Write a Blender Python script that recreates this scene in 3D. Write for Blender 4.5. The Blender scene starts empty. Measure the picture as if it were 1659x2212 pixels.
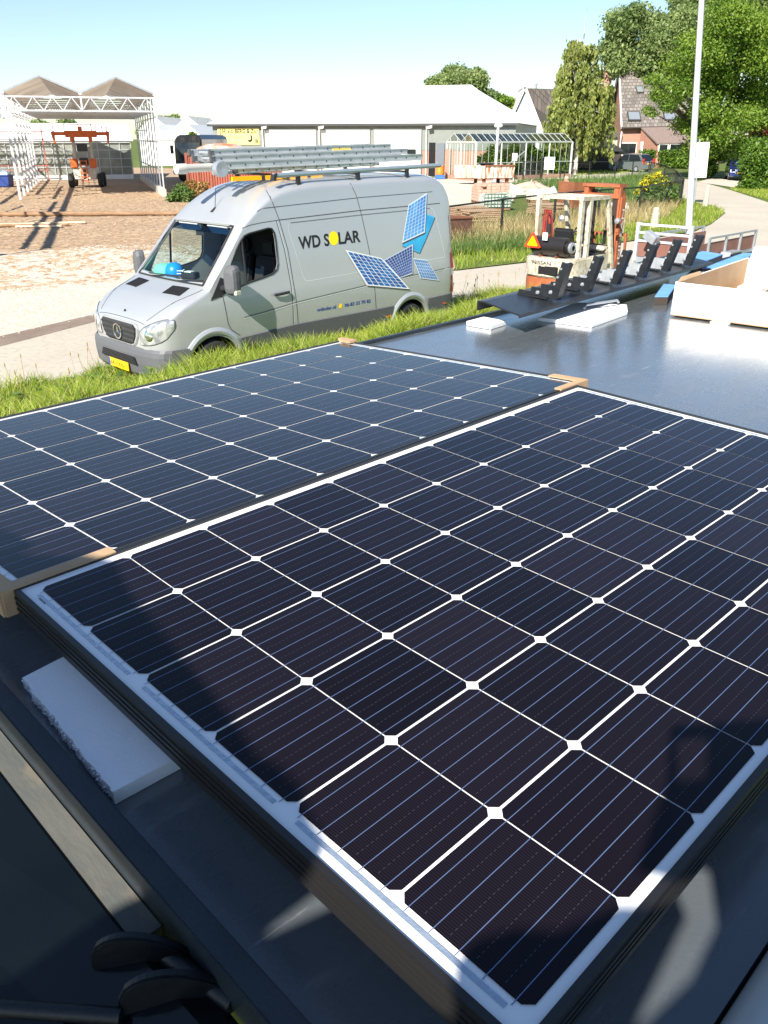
import bpy, bmesh, math, random
import numpy as np
from mathutils import Vector, Matrix, noise
random.seed(7); np.random.seed(7)
R = math.radians
scene = bpy.context.scene
COL = scene.collection

# ------------------------------------------------------------------ camera
FPX, TH, CAMH = 1767.0, math.atan(810/1767.0), 3.2       # focal length in pixels of a 1659x2212 picture
cam_d = bpy.data.cameras.new('camera'); cam = bpy.data.objects.new('camera', cam_d); COL.objects.link(cam)
cam.location = (0, 0, CAMH); cam.rotation_euler = (R(90)-TH, 0, 0)
cam_d.sensor_fit = 'VERTICAL'; cam_d.sensor_height = 24.0; cam_d.lens = FPX/2212*24
cam_d.clip_start = 0.02; cam_d.clip_end = 2000
scene.camera = cam
scene.render.resolution_x, scene.render.resolution_y = 768, 1024
# ------------------------------------------------------------------ light
SUN_AZ = (-0.43, -0.90); SUN_EL = R(39)
sv = Vector((SUN_AZ[0], SUN_AZ[1], 0)).normalized()*math.cos(SUN_EL) + Vector((0, 0, math.sin(SUN_EL)))
world = bpy.data.worlds.new('World'); scene.world = world; world.use_nodes = True
wn = world.node_tree; wn.nodes.clear()
sky = wn.nodes.new('ShaderNodeTexSky'); sky.sky_type = 'NISHITA'; sky.sun_disc = False
sky.sun_elevation = SUN_EL; sky.sun_rotation = math.atan2(sv.x, sv.y); sky.dust_density = 0.3; sky.air_density = 1.0; sky.ozone_density = 3.0
bg = wn.nodes.new('ShaderNodeBackground'); bg.inputs['Strength'].default_value = 0.066
wo = wn.nodes.new('ShaderNodeOutputWorld')
wn.links.new(sky.outputs[0], bg.inputs[0]); wn.links.new(bg.outputs[0], wo.inputs[0])
sun_d = bpy.data.lights.new('sun', 'SUN'); sun_d.energy = 4.3; sun_d.angle = R(0.53); sun_d.color = (1.0, 0.93, 0.82)
sun = bpy.data.objects.new('sun', sun_d); COL.objects.link(sun)
sun.rotation_euler = (-sv).to_track_quat('-Z', 'Y').to_euler()
vs = scene.view_settings; vs.view_transform = 'Standard'; vs.look = 'None'; vs.exposure = 1.3; vs.gamma = 1.0
scene.render.engine = 'CYCLES'

# ------------------------------------------------------------------ geometry helpers
CT, ST = math.cos(TH), math.sin(TH)
CAM = Vector((0, 0, CAMH))
def ray(px, py):
    a, b = (px-829.5)/FPX, (py-1106)/FPX
    return Vector((a, CT - b*ST, -ST - b*CT))
def gnd(px, py, z=0.0):                     # place on the ground seen at that spot
    d = ray(px, py); t = (z-CAMH)/d.z; return CAM + d*t
def dep(px, py, Y):                         # place at distance Y
    d = ray(px, py); return CAM + d*(Y/d.y)
def zat(P, py):                             # height above ground P
    k = (1106-py)/FPX; return CAMH + (k*P[1]*CT - P[1]*ST)/(CT + k*ST)
ROOF = Matrix(((0.7127001278168816, -0.7014279842931816, 0.007570380453091774, -0.5698812935077853),
               (0.7014052282317391, 0.7124486663737541, -0.02115664414411944, 1.1770389000736798),
               (0.00944635479867073, 0.020388247415191962, 0.9997475109988294, 2.5224044192665502), (0, 0, 0, 1)))
RINV = ROOF.inverted()
def rf(px, py, z=0.0):                      # place on the roof frame at local height z
    o = RINV @ CAM; d = RINV.to_3x3() @ ray(px, py); t = (z-o.z)/d.z; return o + d*t

class MB:
    def __init__(s): s.v = []; s.f = []
    def add(s, vs, fs):
        o = len(s.v); s.v += [tuple(v) for v in vs]; s.f += [tuple(i+o for i in f) for f in fs]; return s
    def box(s, c, d, M=None):
        x, y, z = d[0]/2, d[1]/2, d[2]/2; c = Vector(c)
        vs = [Vector((a*x, b*y, e*z)) for a in (-1, 1) for b in (-1, 1) for e in (-1, 1)]
        if M: vs = [M @ v for v in vs]
        return s.add([c+v for v in vs], [(0, 1, 3, 2), (4, 6, 7, 5), (0, 4, 5, 1), (2, 3, 7, 6), (0, 2, 6, 4), (1, 5, 7, 3)])
    def bx(s, x0, x1, y0, y1, z0, z1): return s.box(((x0+x1)/2, (y0+y1)/2, (z0+z1)/2), (x1-x0, y1-y0, z1-z0))
    def bar(s, a, b, w, h=None):                     # square bar between two points
        a, b = Vector(a), Vector(b); h = h or w; d = b-a
        if d.length < 1e-6: return s
        q = d.to_track_quat('X', 'Z').to_matrix()
        return s.box((a+b)/2, (d.length, w, h), q)
    def tube(s, pts, r, n=8, cap=True):
        pts = [Vector(p) for p in pts]; rs = r if isinstance(r, (list, tuple)) else [r]*len(pts); o = len(s.v)
        for i, p in enumerate(pts):
            d = (pts[min(i+1, len(pts)-1)] - pts[max(i-1, 0)]).normalized()
            q = d.to_track_quat('Z', 'Y').to_matrix()
            for k in range(n):
                a = 2*math.pi*k/n; s.v.append(tuple(p + q @ Vector((math.cos(a)*rs[i], math.sin(a)*rs[i], 0))))
        for i in range(len(pts)-1):
            for k in range(n):
                s.f.append((o+i*n+k, o+i*n+(k+1) % n, o+(i+1)*n+(k+1) % n, o+(i+1)*n+k))
        if cap:
            s.f.append(tuple(o+k for k in reversed(range(n)))); s.f.append(tuple(o+(len(pts)-1)*n+k for k in range(n)))
        return s
    def lathe(s, prof, M=None, n=24):                # profile (r, h) round local Z
        o = len(s.v); m = len(prof)
        for k in range(n):
            a = 2*math.pi*k/n
            for r, h in prof:
                v = Vector((r*math.cos(a), r*math.sin(a), h)); s.v.append(tuple(M @ v if M else v))
        for k in range(n):
            for i in range(m-1):
                s.f.append((o+k*m+i, o+((k+1) % n)*m+i, o+((k+1) % n)*m+i+1, o+k*m+i+1))
        return s
    def prism(s, poly, off):                         # polygon (3-D points) swept by off
        off = Vector(off); n = len(poly); p = [Vector(q) for q in poly]; o = len(s.v)
        s.v += [tuple(q) for q in p] + [tuple(q+off) for q in p]
        s.f.append(tuple(o+i for i in range(n))); s.f.append(tuple(o+n+i for i in reversed(range(n))))
        for i in range(n): j = (i+1) % n; s.f.append((o+i, o+n+i, o+n+j, o+j))
        return s
    def quad(s, *p): return s.add(p, [tuple(range(len(p)))])
    def build(s, name, m, parent=None, smooth=None, bevel=0, recalc=True):
        me = bpy.data.meshes.new(name); me.from_pydata(s.v, [], s.f)
        if recalc or bevel:
            bm = bmesh.new(); bm.from_mesh(me)
            if recalc: bmesh.ops.recalc_face_normals(bm, faces=bm.faces)
            if bevel:
                es = [e for e in bm.edges if len(e.link_faces) == 2 and e.calc_face_angle(0) > 0.6]
                try: bmesh.ops.bevel(bm, geom=es, offset=bevel, segments=2, affect='EDGES', clamp_overlap=True)
                except Exception: pass
            bm.to_mesh(me); bm.free()
        return link(name, me, m, parent, smooth)
def link(name, me, m, parent=None, smooth=None):
    o = bpy.data.objects.new(name, me); COL.objects.link(o)
    if m: me.materials.append(m)
    if smooth is not None:
        for p in me.polygons: p.use_smooth = True
        me.set_sharp_from_angle(angle=R(smooth))
    if parent: o.parent = parent
    return o
def np_mesh(name, V, F, m, parent=None):             # V (n,3), F (k,4) arrays
    me = bpy.data.meshes.new(name); k, c = F.shape
    me.vertices.add(len(V)); me.vertices.foreach_set('co', np.ascontiguousarray(V, np.float32).ravel())
    me.loops.add(k*c); me.loops.foreach_set('vertex_index', np.ascontiguousarray(F, np.int32).ravel())
    me.polygons.add(k); me.polygons.foreach_set('loop_start', np.arange(0, k*c, c, dtype=np.int32))
    me.update(calc_edges=True); me.validate()
    return link(name, me, m, parent)
def thing(name, label, cat, M=None, loc=None, rz=0, group=None):
    o = bpy.data.objects.new(name, None); COL.objects.link(o); o.empty_display_size = .2
    if M is not None: o.matrix_world = M
    else: o.location = loc or (0, 0, 0); o.rotation_euler = (0, 0, rz)
    return tag(o, label, cat, group)
def tag(o, label, cat, group=None, kind=None):
    if label: o['label'] = label
    if cat: o['category'] = cat
    if group: o['group'] = group
    if kind: o['kind'] = kind
    return o
def struct(o): o['kind'] = 'structure'; return o
def stuff(o, label, cat): o['kind'] = 'stuff'; o['label'] = label; o['category'] = cat; return o
def kids(o): return [c for c in bpy.data.objects if c.parent == o]
def copy_tree(o, parent=None):
    c = o.copy(); COL.objects.link(c)
    if parent: c.parent = parent
    for ch in kids(o): copy_tree(ch, c)
    return c
CL = RINV @ Vector((0, 0, CAMH)); KR = 1.044        # everything but the near panel sits a little deeper
RS = ROOF @ Matrix.Translation(CL) @ Matrix.Scale(KR, 4) @ Matrix.Translation(-CL)
def RL(x=0, y=0, z=0, rz=0): return RS @ Matrix.Translation((x, y, z)) @ Matrix.Rotation(rz, 4, 'Z')

# ------------------------------------------------------------------ materials
def mat(name, c, rough=.6, metal=0, c2=None, scale=6, bump=0, bscale=40, coat=0, crough=.05, lo=.35, hi=.65, spec=.5, stretch=None, c3=None, s3=60, trans=0):
    m = bpy.data.materials.new(name); m.use_nodes = True; nt = m.node_tree; N = nt.nodes; L = nt.links
    b = N['Principled BSDF']
    b.inputs['Base Color'].default_value = (*c, 1); b.inputs['Roughness'].default_value = rough; b.inputs['Metallic'].default_value = metal
    b.inputs['Specular IOR Level'].default_value = spec
    b.inputs['Coat Weight'].default_value = coat; b.inputs['Coat Roughness'].default_value = crough
    co = None
    def coords():
        nonlocal co
        if co is None:
            t = N.new('ShaderNodeTexCoord'); co = t.outputs['Object']
            if stretch:
                mp = N.new('ShaderNodeMapping'); mp.inputs['Scale'].default_value = stretch; L.new(co, mp.inputs[0]); co = mp.outputs[0]
        return co
    def nz(sc, d=5, r=.6):
        n = N.new('ShaderNodeTexNoise'); n.inputs['Scale'].default_value = sc; n.inputs['Detail'].default_value = d; n.inputs['Roughness'].default_value = r
        L.new(coords(), n.inputs['Vector']); return n.outputs[0]
    if c2:
        rp = N.new('ShaderNodeMapRange'); rp.inputs[1].default_value = lo; rp.inputs[2].default_value = hi; L.new(nz(scale), rp.inputs[0])
        mx = N.new('ShaderNodeMix'); mx.data_type = 'RGBA'; L.new(rp.outputs[0], mx.inputs[0])
        mx.inputs[6].default_value = (*c, 1); mx.inputs[7].default_value = (*c2, 1); out = mx.outputs[2]
        if c3:
            r3 = N.new('ShaderNodeMapRange'); r3.inputs[1].default_value = .5; r3.inputs[2].default_value = .68; L.new(nz(s3, 3), r3.inputs[0])
            m3 = N.new('ShaderNodeMix'); m3.data_type = 'RGBA'; L.new(r3.outputs[0], m3.inputs[0]); L.new(out, m3.inputs[6]); m3.inputs[7].default_value = (*c3, 1); out = m3.outputs[2]
        L.new(out, b.inputs['Base Color'])
    if bump:
        bp = N.new('ShaderNodeBump'); bp.inputs['Strength'].default_value = bump; bp.inputs['Distance'].default_value = .02
        L.new(nz(bscale, 6), bp.inputs['Height']); L.new(bp.outputs[0], b.inputs['Normal'])
    if trans: b.inputs['Transmission Weight'].default_value = trans
    return m
def glassmat(name, tint=(.75, .85, .85), refl=.12, rough=.02, f0=.5):
    # a thin pane: part mirror, part see-through
    m = bpy.data.materials.new(name); m.use_nodes = True; nt = m.node_tree; N = nt.nodes; L = nt.links; N.clear()
    o = N.new('ShaderNodeOutputMaterial'); t = N.new('ShaderNodeBsdfTransparent'); t.inputs[0].default_value = (*tint, 1)
    g = N.new('ShaderNodeBsdfGlossy'); g.inputs['Roughness'].default_value = rough
    fr = N.new('ShaderNodeLayerWeight'); fr.inputs[0].default_value = .5; pw = N.new('ShaderNodeMath'); pw.operation = 'POWER'; pw.inputs[1].default_value = 4.5; L.new(fr.outputs['Facing'], pw.inputs[0])
    mr = N.new('ShaderNodeMapRange'); mr.inputs[3].default_value = max(refl, .04); mr.inputs[4].default_value = .9; L.new(pw.outputs[0], mr.inputs[0])
    mx = N.new('ShaderNodeMixShader'); L.new(mr.outputs[0], mx.inputs[0]); L.new(t.outputs[0], mx.inputs[1]); L.new(g.outputs[0], mx.inputs[2]); L.new(mx.outputs[0], o.inputs[0])
    return m
def leafmat(name, c, c2, trans=.35, scale=1.2, c3=None, thr=.8):
    m = bpy.data.materials.new(name); m.use_nodes = True; nt = m.node_tree; N = nt.nodes; L = nt.links; N.clear()
    o = N.new('ShaderNodeOutputMaterial'); geo = N.new('ShaderNodeNewGeometry'); tc = N.new('ShaderNodeTexCoord')
    n = N.new('ShaderNodeTexNoise'); n.inputs['Scale'].default_value = scale; n.inputs['Detail'].default_value = 3; L.new(tc.outputs['Object'], n.inputs[0])
    ad = N.new('ShaderNodeMath'); ad.operation = 'ADD'; L.new(n.outputs[0], ad.inputs[0])
    ml = N.new('ShaderNodeMath'); ml.operation = 'MULTIPLY_ADD'; ml.inputs[1].default_value = .5; ml.inputs[2].default_value = -.25; L.new(geo.outputs['Random Per Island'], ml.inputs[0]); L.new(ml.outputs[0], ad.inputs[1])
    rp = N.new('ShaderNodeMapRange'); rp.inputs[1].default_value = .3; rp.inputs[2].default_value = .7; L.new(ad.outputs[0], rp.inputs[0])
    mx = N.new('ShaderNodeMix'); mx.data_type = 'RGBA'; L.new(rp.outputs[0], mx.inputs[0]); mx.inputs[6].default_value = (*c, 1); mx.inputs[7].default_value = (*c2, 1)
    out = mx.outputs[2]
    if c3:
        gt = N.new('ShaderNodeMath'); gt.operation = 'GREATER_THAN'; gt.inputs[1].default_value = thr; L.new(geo.outputs['Random Per Island'], gt.inputs[0])
        m3 = N.new('ShaderNodeMix'); m3.data_type = 'RGBA'; L.new(gt.outputs[0], m3.inputs[0]); L.new(out, m3.inputs[6]); m3.inputs[7].default_value = (*c3, 1); out = m3.outputs[2]
    d = N.new('ShaderNodeBsdfPrincipled'); d.inputs['Roughness'].default_value = .45; d.inputs['Specular IOR Level'].default_value = .35; L.new(out, d.inputs['Base Color'])
    t = N.new('ShaderNodeBsdfTranslucent'); L.new(out, t.inputs[0])
    ms = N.new('ShaderNodeMixShader'); ms.inputs[0].default_value = trans; L.new(d.outputs[0], ms.inputs[1]); L.new(t.outputs[0], ms.inputs[2]); L.new(ms.outputs[0], o.inputs[0])
    return m
def striped(name, c, c2, axis=0, freq=4.0, rough=.5, metal=0, bump=.6, duty=.5):
    # ribbed / corrugated sheet
    m = mat(name, c, rough, metal, c2=c2, scale=3, lo=.3, hi=.7); nt = m.node_tree; N = nt.nodes; L = nt.links
    tc = N.new('ShaderNodeTexCoord'); w = N.new('ShaderNodeTexWave'); w.bands_direction = 'XYZ'[axis]; w.inputs['Scale'].default_value = freq
    L.new(tc.outputs['Object'], w.inputs[0]); bp = N.new('ShaderNodeBump'); bp.inputs['Strength'].default_value = bump; bp.inputs['Distance'].default_value = .05
    L.new(w.outputs[0], bp.inputs['Height']); L.new(bp.outputs[0], N['Principled BSDF'].inputs['Normal']); return m
def tiled(name, c, c2, mortar, sx, sy, rough=.8, ax=None, ms=.02, bump=.4):
    m = mat(name, c, rough); nt = m.node_tree; N = nt.nodes; L = nt.links
    tc = N.new('ShaderNodeTexCoord'); mp = N.new('ShaderNodeMapping'); L.new(tc.outputs['Object'], mp.inputs[0])
    if ax: mp.inputs['Rotation'].default_value = ax
    b = N.new('ShaderNodeTexBrick'); b.inputs['Scale'].default_value = 1; b.inputs['Brick Width'].default_value = sx; b.inputs['Row Height'].default_value = sy; b.inputs['Mortar Size'].default_value = ms
    b.inputs['Color1'].default_value = (*c, 1); b.inputs['Color2'].default_value = (*c2, 1); b.inputs['Mortar'].default_value = (*mortar, 1)
    L.new(mp.outputs[0], b.inputs[0]); L.new(b.outputs[0], N['Principled BSDF'].inputs['Base Color'])
    bp = N.new('ShaderNodeBump'); bp.inputs['Strength'].default_value = bump; bp.inputs['Distance'].default_value = .02; bp.invert = True; L.new(b.outputs[1], bp.inputs['Height']); L.new(bp.outputs[0], N['Principled BSDF'].inputs['Normal'])
    return m
def text_mesh(txt, size, width=None, xs=1.0, bold=0):
    cu = bpy.data.curves.new('lettering', 'FONT'); cu.body = txt; cu.size = size; cu.resolution_u = 4; cu.offset = bold
    ob = bpy.data.objects.new('lettering', cu); COL.objects.link(ob)
    bpy.context.view_layer.update()
    me = bpy.data.meshes.new_from_object(ob.evaluated_get(bpy.context.evaluated_depsgraph_get()))
    bpy.data.objects.remove(ob); bpy.data.curves.remove(cu)
    vs = [(v.co.x*xs, v.co.y) for v in me.vertices]; fs = [tuple(p.vertices) for p in me.polygons]; bpy.data.meshes.remove(me)
    x0 = min(v[0] for v in vs); x1 = max(v[0] for v in vs)
    k = (width/(x1-x0)) if width else 1
    return [((v[0]-x0)*k, v[1]) for v in vs], fs

M = {}
M['white_paint'] = mat('white_paint', (.8, .8, .78), .5, c2=(.7, .7, .67), scale=2)
M['white_roof'] = striped('white_roof', (.82, .82, .8), (.76, .76, .74), 0, 3, .5, 0, .3)
M['white_door'] = striped('white_door', (.8, .8, .79), (.75, .75, .73), 2, 6, .5, 0, .3)
M['clad'] = striped('grey_green_cladding', (.40, .43, .40), (.35, .38, .355), 0, 3.2, .5, .2, 1)
M['galv'] = mat('galvanised_steel', (.48, .51, .55), .45, .6, c2=(.40, .43, .48), scale=8)
M['galv_white'] = mat('pale_galvanised_frame', (.58, .60, .63), .5, .2, c2=(.50, .53, .57), scale=4)
M['black_steel'] = mat('black_steel', (.012, .013, .016), .35, .0, c2=(.02, .022, .027), scale=30, bump=.08, bscale=200)
M['black_rubber'] = mat('black_rubber', (.018, .018, .018), .8, bump=.2, bscale=80)
M['black_plastic'] = mat('black_plastic', (.022, .023, .026), .45, bump=.05, bscale=300)
M['grey_plastic'] = mat('grey_plastic', (.10, .105, .115), .55, bump=.05, bscale=300)
M['dark_hole'] = mat('dark_interior', (.008, .008, .01), .9)
M['orange'] = mat('orange_paint', (.72, .13, .015), .45, c2=(.5, .1, .02), scale=5)
M['rust'] = mat('rusty_steel', (.28, .10, .045), .85, .1, c2=(.16, .06, .03), scale=5, bump=.3, bscale=30)
M['rustred'] = striped('rusty_red_sheet', (.40, .10, .06), (.28, .09, .06), 0, 2.2, .7, 0, 1)
M['rustwhite'] = mat('rust_streaked_white', (.75, .72, .66), .7, c2=(.38, .16, .06), scale=2.2, lo=.42, hi=.60, stretch=(4, 4, .5))
M['brick'] = tiled('red_brick', (.42, .17, .10), (.34, .13, .085), (.45, .40, .34), .22, .065, .85, (R(90), 0, 0), .008)
M['brick_pale'] = mat('pale_brick_pile', (.40, .25, .2), .9, c2=(.5, .36, .28), scale=9, bump=.6, bscale=20)
M['tile'] = tiled('brown_roof_tile', (.095, .078, .068), (.15, .128, .112), (.05, .045, .04), .5, .36, .75, None, .03, .8)
M['tile2'] = tiled('mottled_roof_tile', (.125, .108, .095), (.225, .20, .18), (.07, .062, .055), .45, .4, .75, None, .03, .8)
M['black_roof'] = mat('black_felt_roof', (.03, .03, .032), .7)
M['wood_dark'] = striped('dark_boarding', (.055, .045, .04), (.04, .034, .03), 0, 3, .7)
M['bark'] = mat('bark', (.10, .075, .055), .9, c2=(.17, .14, .11), scale=12, bump=.6, bscale=30)
M['birch_bark'] = mat('birch_bark', (.62, .6, .56), .8, c2=(.12, .1, .09), scale=4, lo=.5, hi=.6, stretch=(1, 1, .4))
M['wood'] = mat('weathered_wood', (.20, .115, .06), .8, c2=(.31, .19, .105), scale=5, bump=.4, bscale=20, stretch=(.5, 3, 3))
M['wood_pale'] = mat('pale_plank', (.62, .50, .33), .8, c2=(.7, .6, .44), scale=5)
M['card'] = mat('cardboard', (.40, .26, .145), .85, c2=(.46, .31, .18), scale=12)
M['foam'] = mat('white_foam', (.86, .88, .9), .75, c2=(.82, .85, .88), scale=25, bump=.10, bscale=260)
M['concrete'] = mat('concrete', (.45, .42, .37), .9, c2=(.54, .50, .45), scale=3, bump=.3, bscale=40)
M['blue_plastic'] = mat('blue_plastic', (.02, .05, .22), .4)
M['yellow'] = mat('yellow_sheet', (.85, .55, .02), .5)
M['sign_yellow'] = mat('cream_yellow_board', (.85, .72, .22), .5)
M['ink'] = mat('black_lettering', (.012, .012, .014), .5)
M['red'] = mat('red_paint', (.5, .02, .015), .4)
M['glass'] = glassmat('clear_pane', (.8, .87, .85), .06)
M['dark_glass'] = mat('dark_window_glass', (.012, .016, .02), .05, spec=.8)
# ================================================================== the flat roof in front
ZR = -0.085
def roofmat():
    m = mat('dark_roof_membrane', (.085, .099, .112), .3, c2=(.104, .118, .130), scale=3.0, spec=.6, coat=.95, crough=.19)
    nt = m.node_tree; N = nt.nodes; L = nt.links; b = N['Principled BSDF']; tc = N.new('ShaderNodeTexCoord')
    n = N.new('ShaderNodeTexNoise'); n.inputs['Scale'].default_value = 160; n.inputs['Detail'].default_value = 2; L.new(tc.outputs['Object'], n.inputs[0])
    bp = N.new('ShaderNodeBump'); bp.inputs['Strength'].default_value = .3; bp.inputs['Distance'].default_value = .0012; L.new(n.outputs[0], bp.inputs['Height']); L.new(bp.outputs[0], b.inputs['Normal'])
    # scuffs and dusty wipes: long thin streaks and soft patches
    mp = N.new('ShaderNodeMapping'); mp.inputs['Scale'].default_value = (2.2, 9, 1); mp.inputs['Rotation'].default_value = (0, 0, .5); L.new(tc.outputs['Object'], mp.inputs[0])
    s = N.new('ShaderNodeTexNoise'); s.inputs['Scale'].default_value = 1.6; s.inputs['Detail'].default_value = 7; s.inputs['Roughness'].default_value = .65; L.new(mp.outputs[0], s.inputs[0])
    r = N.new('ShaderNodeMapRange'); r.inputs[1].default_value = .6; r.inputs[2].default_value = .78; L.new(s.outputs[0], r.inputs[0])
    x = N.new('ShaderNodeMix'); x.data_type = 'RGBA'; L.new(r.outputs[0], x.inputs[0])
    old = b.inputs['Base Color'].links[0].from_socket; L.new(old, x.inputs[6]); x.inputs[7].default_value = (.19, .20, .21, 1); L.new(x.outputs[2], b.inputs['Base Color'])
    # fine scratches
    m3 = N.new('ShaderNodeMapping'); m3.inputs['Scale'].default_value = (5, 60, 1); m3.inputs['Rotation'].default_value = (0, 0, -.25); L.new(tc.outputs['Object'], m3.inputs[0])
    s3 = N.new('ShaderNodeTexNoise'); s3.inputs['Scale'].default_value = 1.3; s3.inputs['Detail'].default_value = 4; L.new(m3.outputs[0], s3.inputs[0])
    r3 = N.new('ShaderNodeMapRange'); r3.inputs[1].default_value = .69; r3.inputs[2].default_value = .74; L.new(s3.outputs[0], r3.inputs[0])
    x3 = N.new('ShaderNodeMix'); x3.data_type = 'RGBA'; L.new(r3.outputs[0], x3.inputs[0]); L.new(x.outputs[2], x3.inputs[6]); x3.inputs[7].default_value = (.20, .21, .22, 1); L.new(x3.outputs[2], b.inputs['Base Color'])
    rr = N.new('ShaderNodeMapRange'); rr.inputs[1].default_value = .4; rr.inputs[2].default_value = .75; rr.inputs[3].default_value = .2; rr.inputs[4].default_value = .42; L.new(s.outputs[0], rr.inputs[0]); L.new(rr.outputs[0], b.inputs['Roughness'])
    return m
M['roof'] = roofmat()
M['rim'] = mat('dark_blue_grey_steel', (.020, .028, .036), .42, .0, c2=(.028, .036, .046), scale=20, bump=.12, bscale=160)
bld = thing('flat_roof_building', 'low building with dark blue grey flat roof carrying the two solar panels', 'building', RL())
MB().bx(-.120, 8.0, -1.098, 1.03, ZR-.08, ZR).build('roof_deck', M['roof'], bld)
MB().bx(-.08, 7.9, -1.1, .98, -2.55, ZR-.085).build('wall', M['wood_dark'], bld)
rim = MB()
rim.prism([(-.151, -1.2, ZR+.032), (-.121, -1.2, ZR+.030), (-.121, -1.2, ZR-.01), (-.133, -1.2, ZR-.01), (-.133, -1.2, ZR-.05), (-.148, -1.2, ZR-.05)], (0, 2.28, 0))
rim.build('front_rim', M['rim'], bld, bevel=.0025)
MB().bx(-.12, 8.0, 1.031, 1.052, ZR-.1, ZR+.012).build('side_rim', M['rim'], bld, bevel=.003)
lm = mat('weathered_ledge', (.072, .080, .074), .85, c2=(.105, .104, .092), scale=20, bump=.10, bscale=160, c3=(.15, .13, .10), s3=26, stretch=(1, .3, 1))
MB().bx(-.184, -.1515, -.615, 1.2, ZR-.12, ZR-.020).build('ledge', lm, bld)
# ------------------------------------------------------------------ solar panels
PU, PV = .1587, .1659
def cellmat():
    m = mat('cell_silicon', (.003, .003, .008), .4, 0, coat=1, crough=.018, spec=.0)
    nt = m.node_tree; N = nt.nodes; L = nt.links; b = N['Principled BSDF']; b.inputs['Coat IOR'].default_value = 1.33
    tc = N.new('ShaderNodeTexCoord'); sp = N.new('ShaderNodeSeparateXYZ'); L.new(tc.outputs['Object'], sp.inputs[0])
    def math_(op, a, v=None, v2=None):
        n = N.new('ShaderNodeMath'); n.operation = op
        if isinstance(a, (int, float)): n.inputs[0].default_value = a
        else: L.new(a, n.inputs[0])
        if v is not None:
            if isinstance(v, (int, float)): n.inputs[1].default_value = v
            else: L.new(v, n.inputs[1])
        if v2 is not None: n.inputs[2].default_value = v2
        return n.outputs[0]
    # contact fingers across the busbars
    w = math_('SINE', math_('MULTIPLY', sp.outputs[0], 2*math.pi/.0032)); w = math_('MULTIPLY_ADD', w, .5, .5)
    x = N.new('ShaderNodeMix'); x.data_type = 'RGBA'; L.new(w, x.inputs[0]); x.inputs[6].default_value = (.0040, .0028, .0050, 1); x.inputs[7].default_value = (.0095, .0070, .0105, 1)
    wn_ = N.new('ShaderNodeTexWhiteNoise'); wn_.noise_dimensions = '2D'
    cb = N.new('ShaderNodeCombineXYZ'); L.new(math_('FLOOR', math_('DIVIDE', sp.outputs[0], PU)), cb.inputs[0]); L.new(math_('FLOOR', math_('DIVIDE', sp.outputs[1], PV)), cb.inputs[1]); L.new(cb.outputs[0], wn_.inputs[0])
    y = N.new('ShaderNodeMix'); y.data_type = 'RGBA'; y.blend_type = 'MULTIPLY'; y.inputs[0].default_value = 1; L.new(x.outputs[2], y.inputs[6])
    mr = N.new('ShaderNodeMapRange'); mr.inputs[3].default_value = .7; mr.inputs[4].default_value = 1.45; L.new(wn_.outputs[0], mr.inputs[0]); L.new(mr.outputs[0], y.inputs[7])
    L.new(y.outputs[2], b.inputs['Base Color'])
    dn = N.new('ShaderNodeTexNoise'); dn.inputs['Scale'].default_value = 3.5; dn.inputs['Detail'].default_value = 6; L.new(tc.outputs['Object'], dn.inputs[0])
    dr = N.new('ShaderNodeMapRange'); dr.inputs[1].default_value = .4; dr.inputs[2].default_value = .7; dr.inputs[3].default_value = .012; dr.inputs[4].default_value = .11; L.new(dn.outputs[0], dr.inputs[0]); L.new(dr.outputs[0], b.inputs['Coat Roughness'])
    n = N.new('ShaderNodeTexNoise'); n.inputs['Scale'].default_value = 900; n.inputs['Detail'].default_value = 1; L.new(tc.outputs['Object'], n.inputs[0])
    bp = N.new('ShaderNodeBump'); bp.inputs['Strength'].default_value = .06; bp.inputs['Distance'].default_value = .0008; L.new(n.outputs[0], bp.inputs['Height']); L.new(bp.outputs[0], b.inputs['Coat Normal'])
    return m
M['cell'] = cellmat()
M['backsheet'] = mat('white_backsheet', (.82, .83, .83), .5, coat=1, crough=.02)
M['busbar'] = mat('busbar_wire', (.125, .185, .34), .35, .3, coat=1, crough=.02)
M['dash'] = mat('contact_pads', (.045, .045, .055), .5, .2, coat=1, crough=.02)
M['ribbon'] = mat('tinned_ribbon', (.42, .50, .60), .25, .55, coat=1, crough=.02, bump=.3, bscale=60)
M['frame'] = mat('black_anodised_frame', (.013, .012, .012), .42, .0, spec=.6, bump=.05, bscale=300)
M['label_white'] = mat('white_label', (.75, .76, .76), .6)
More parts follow.
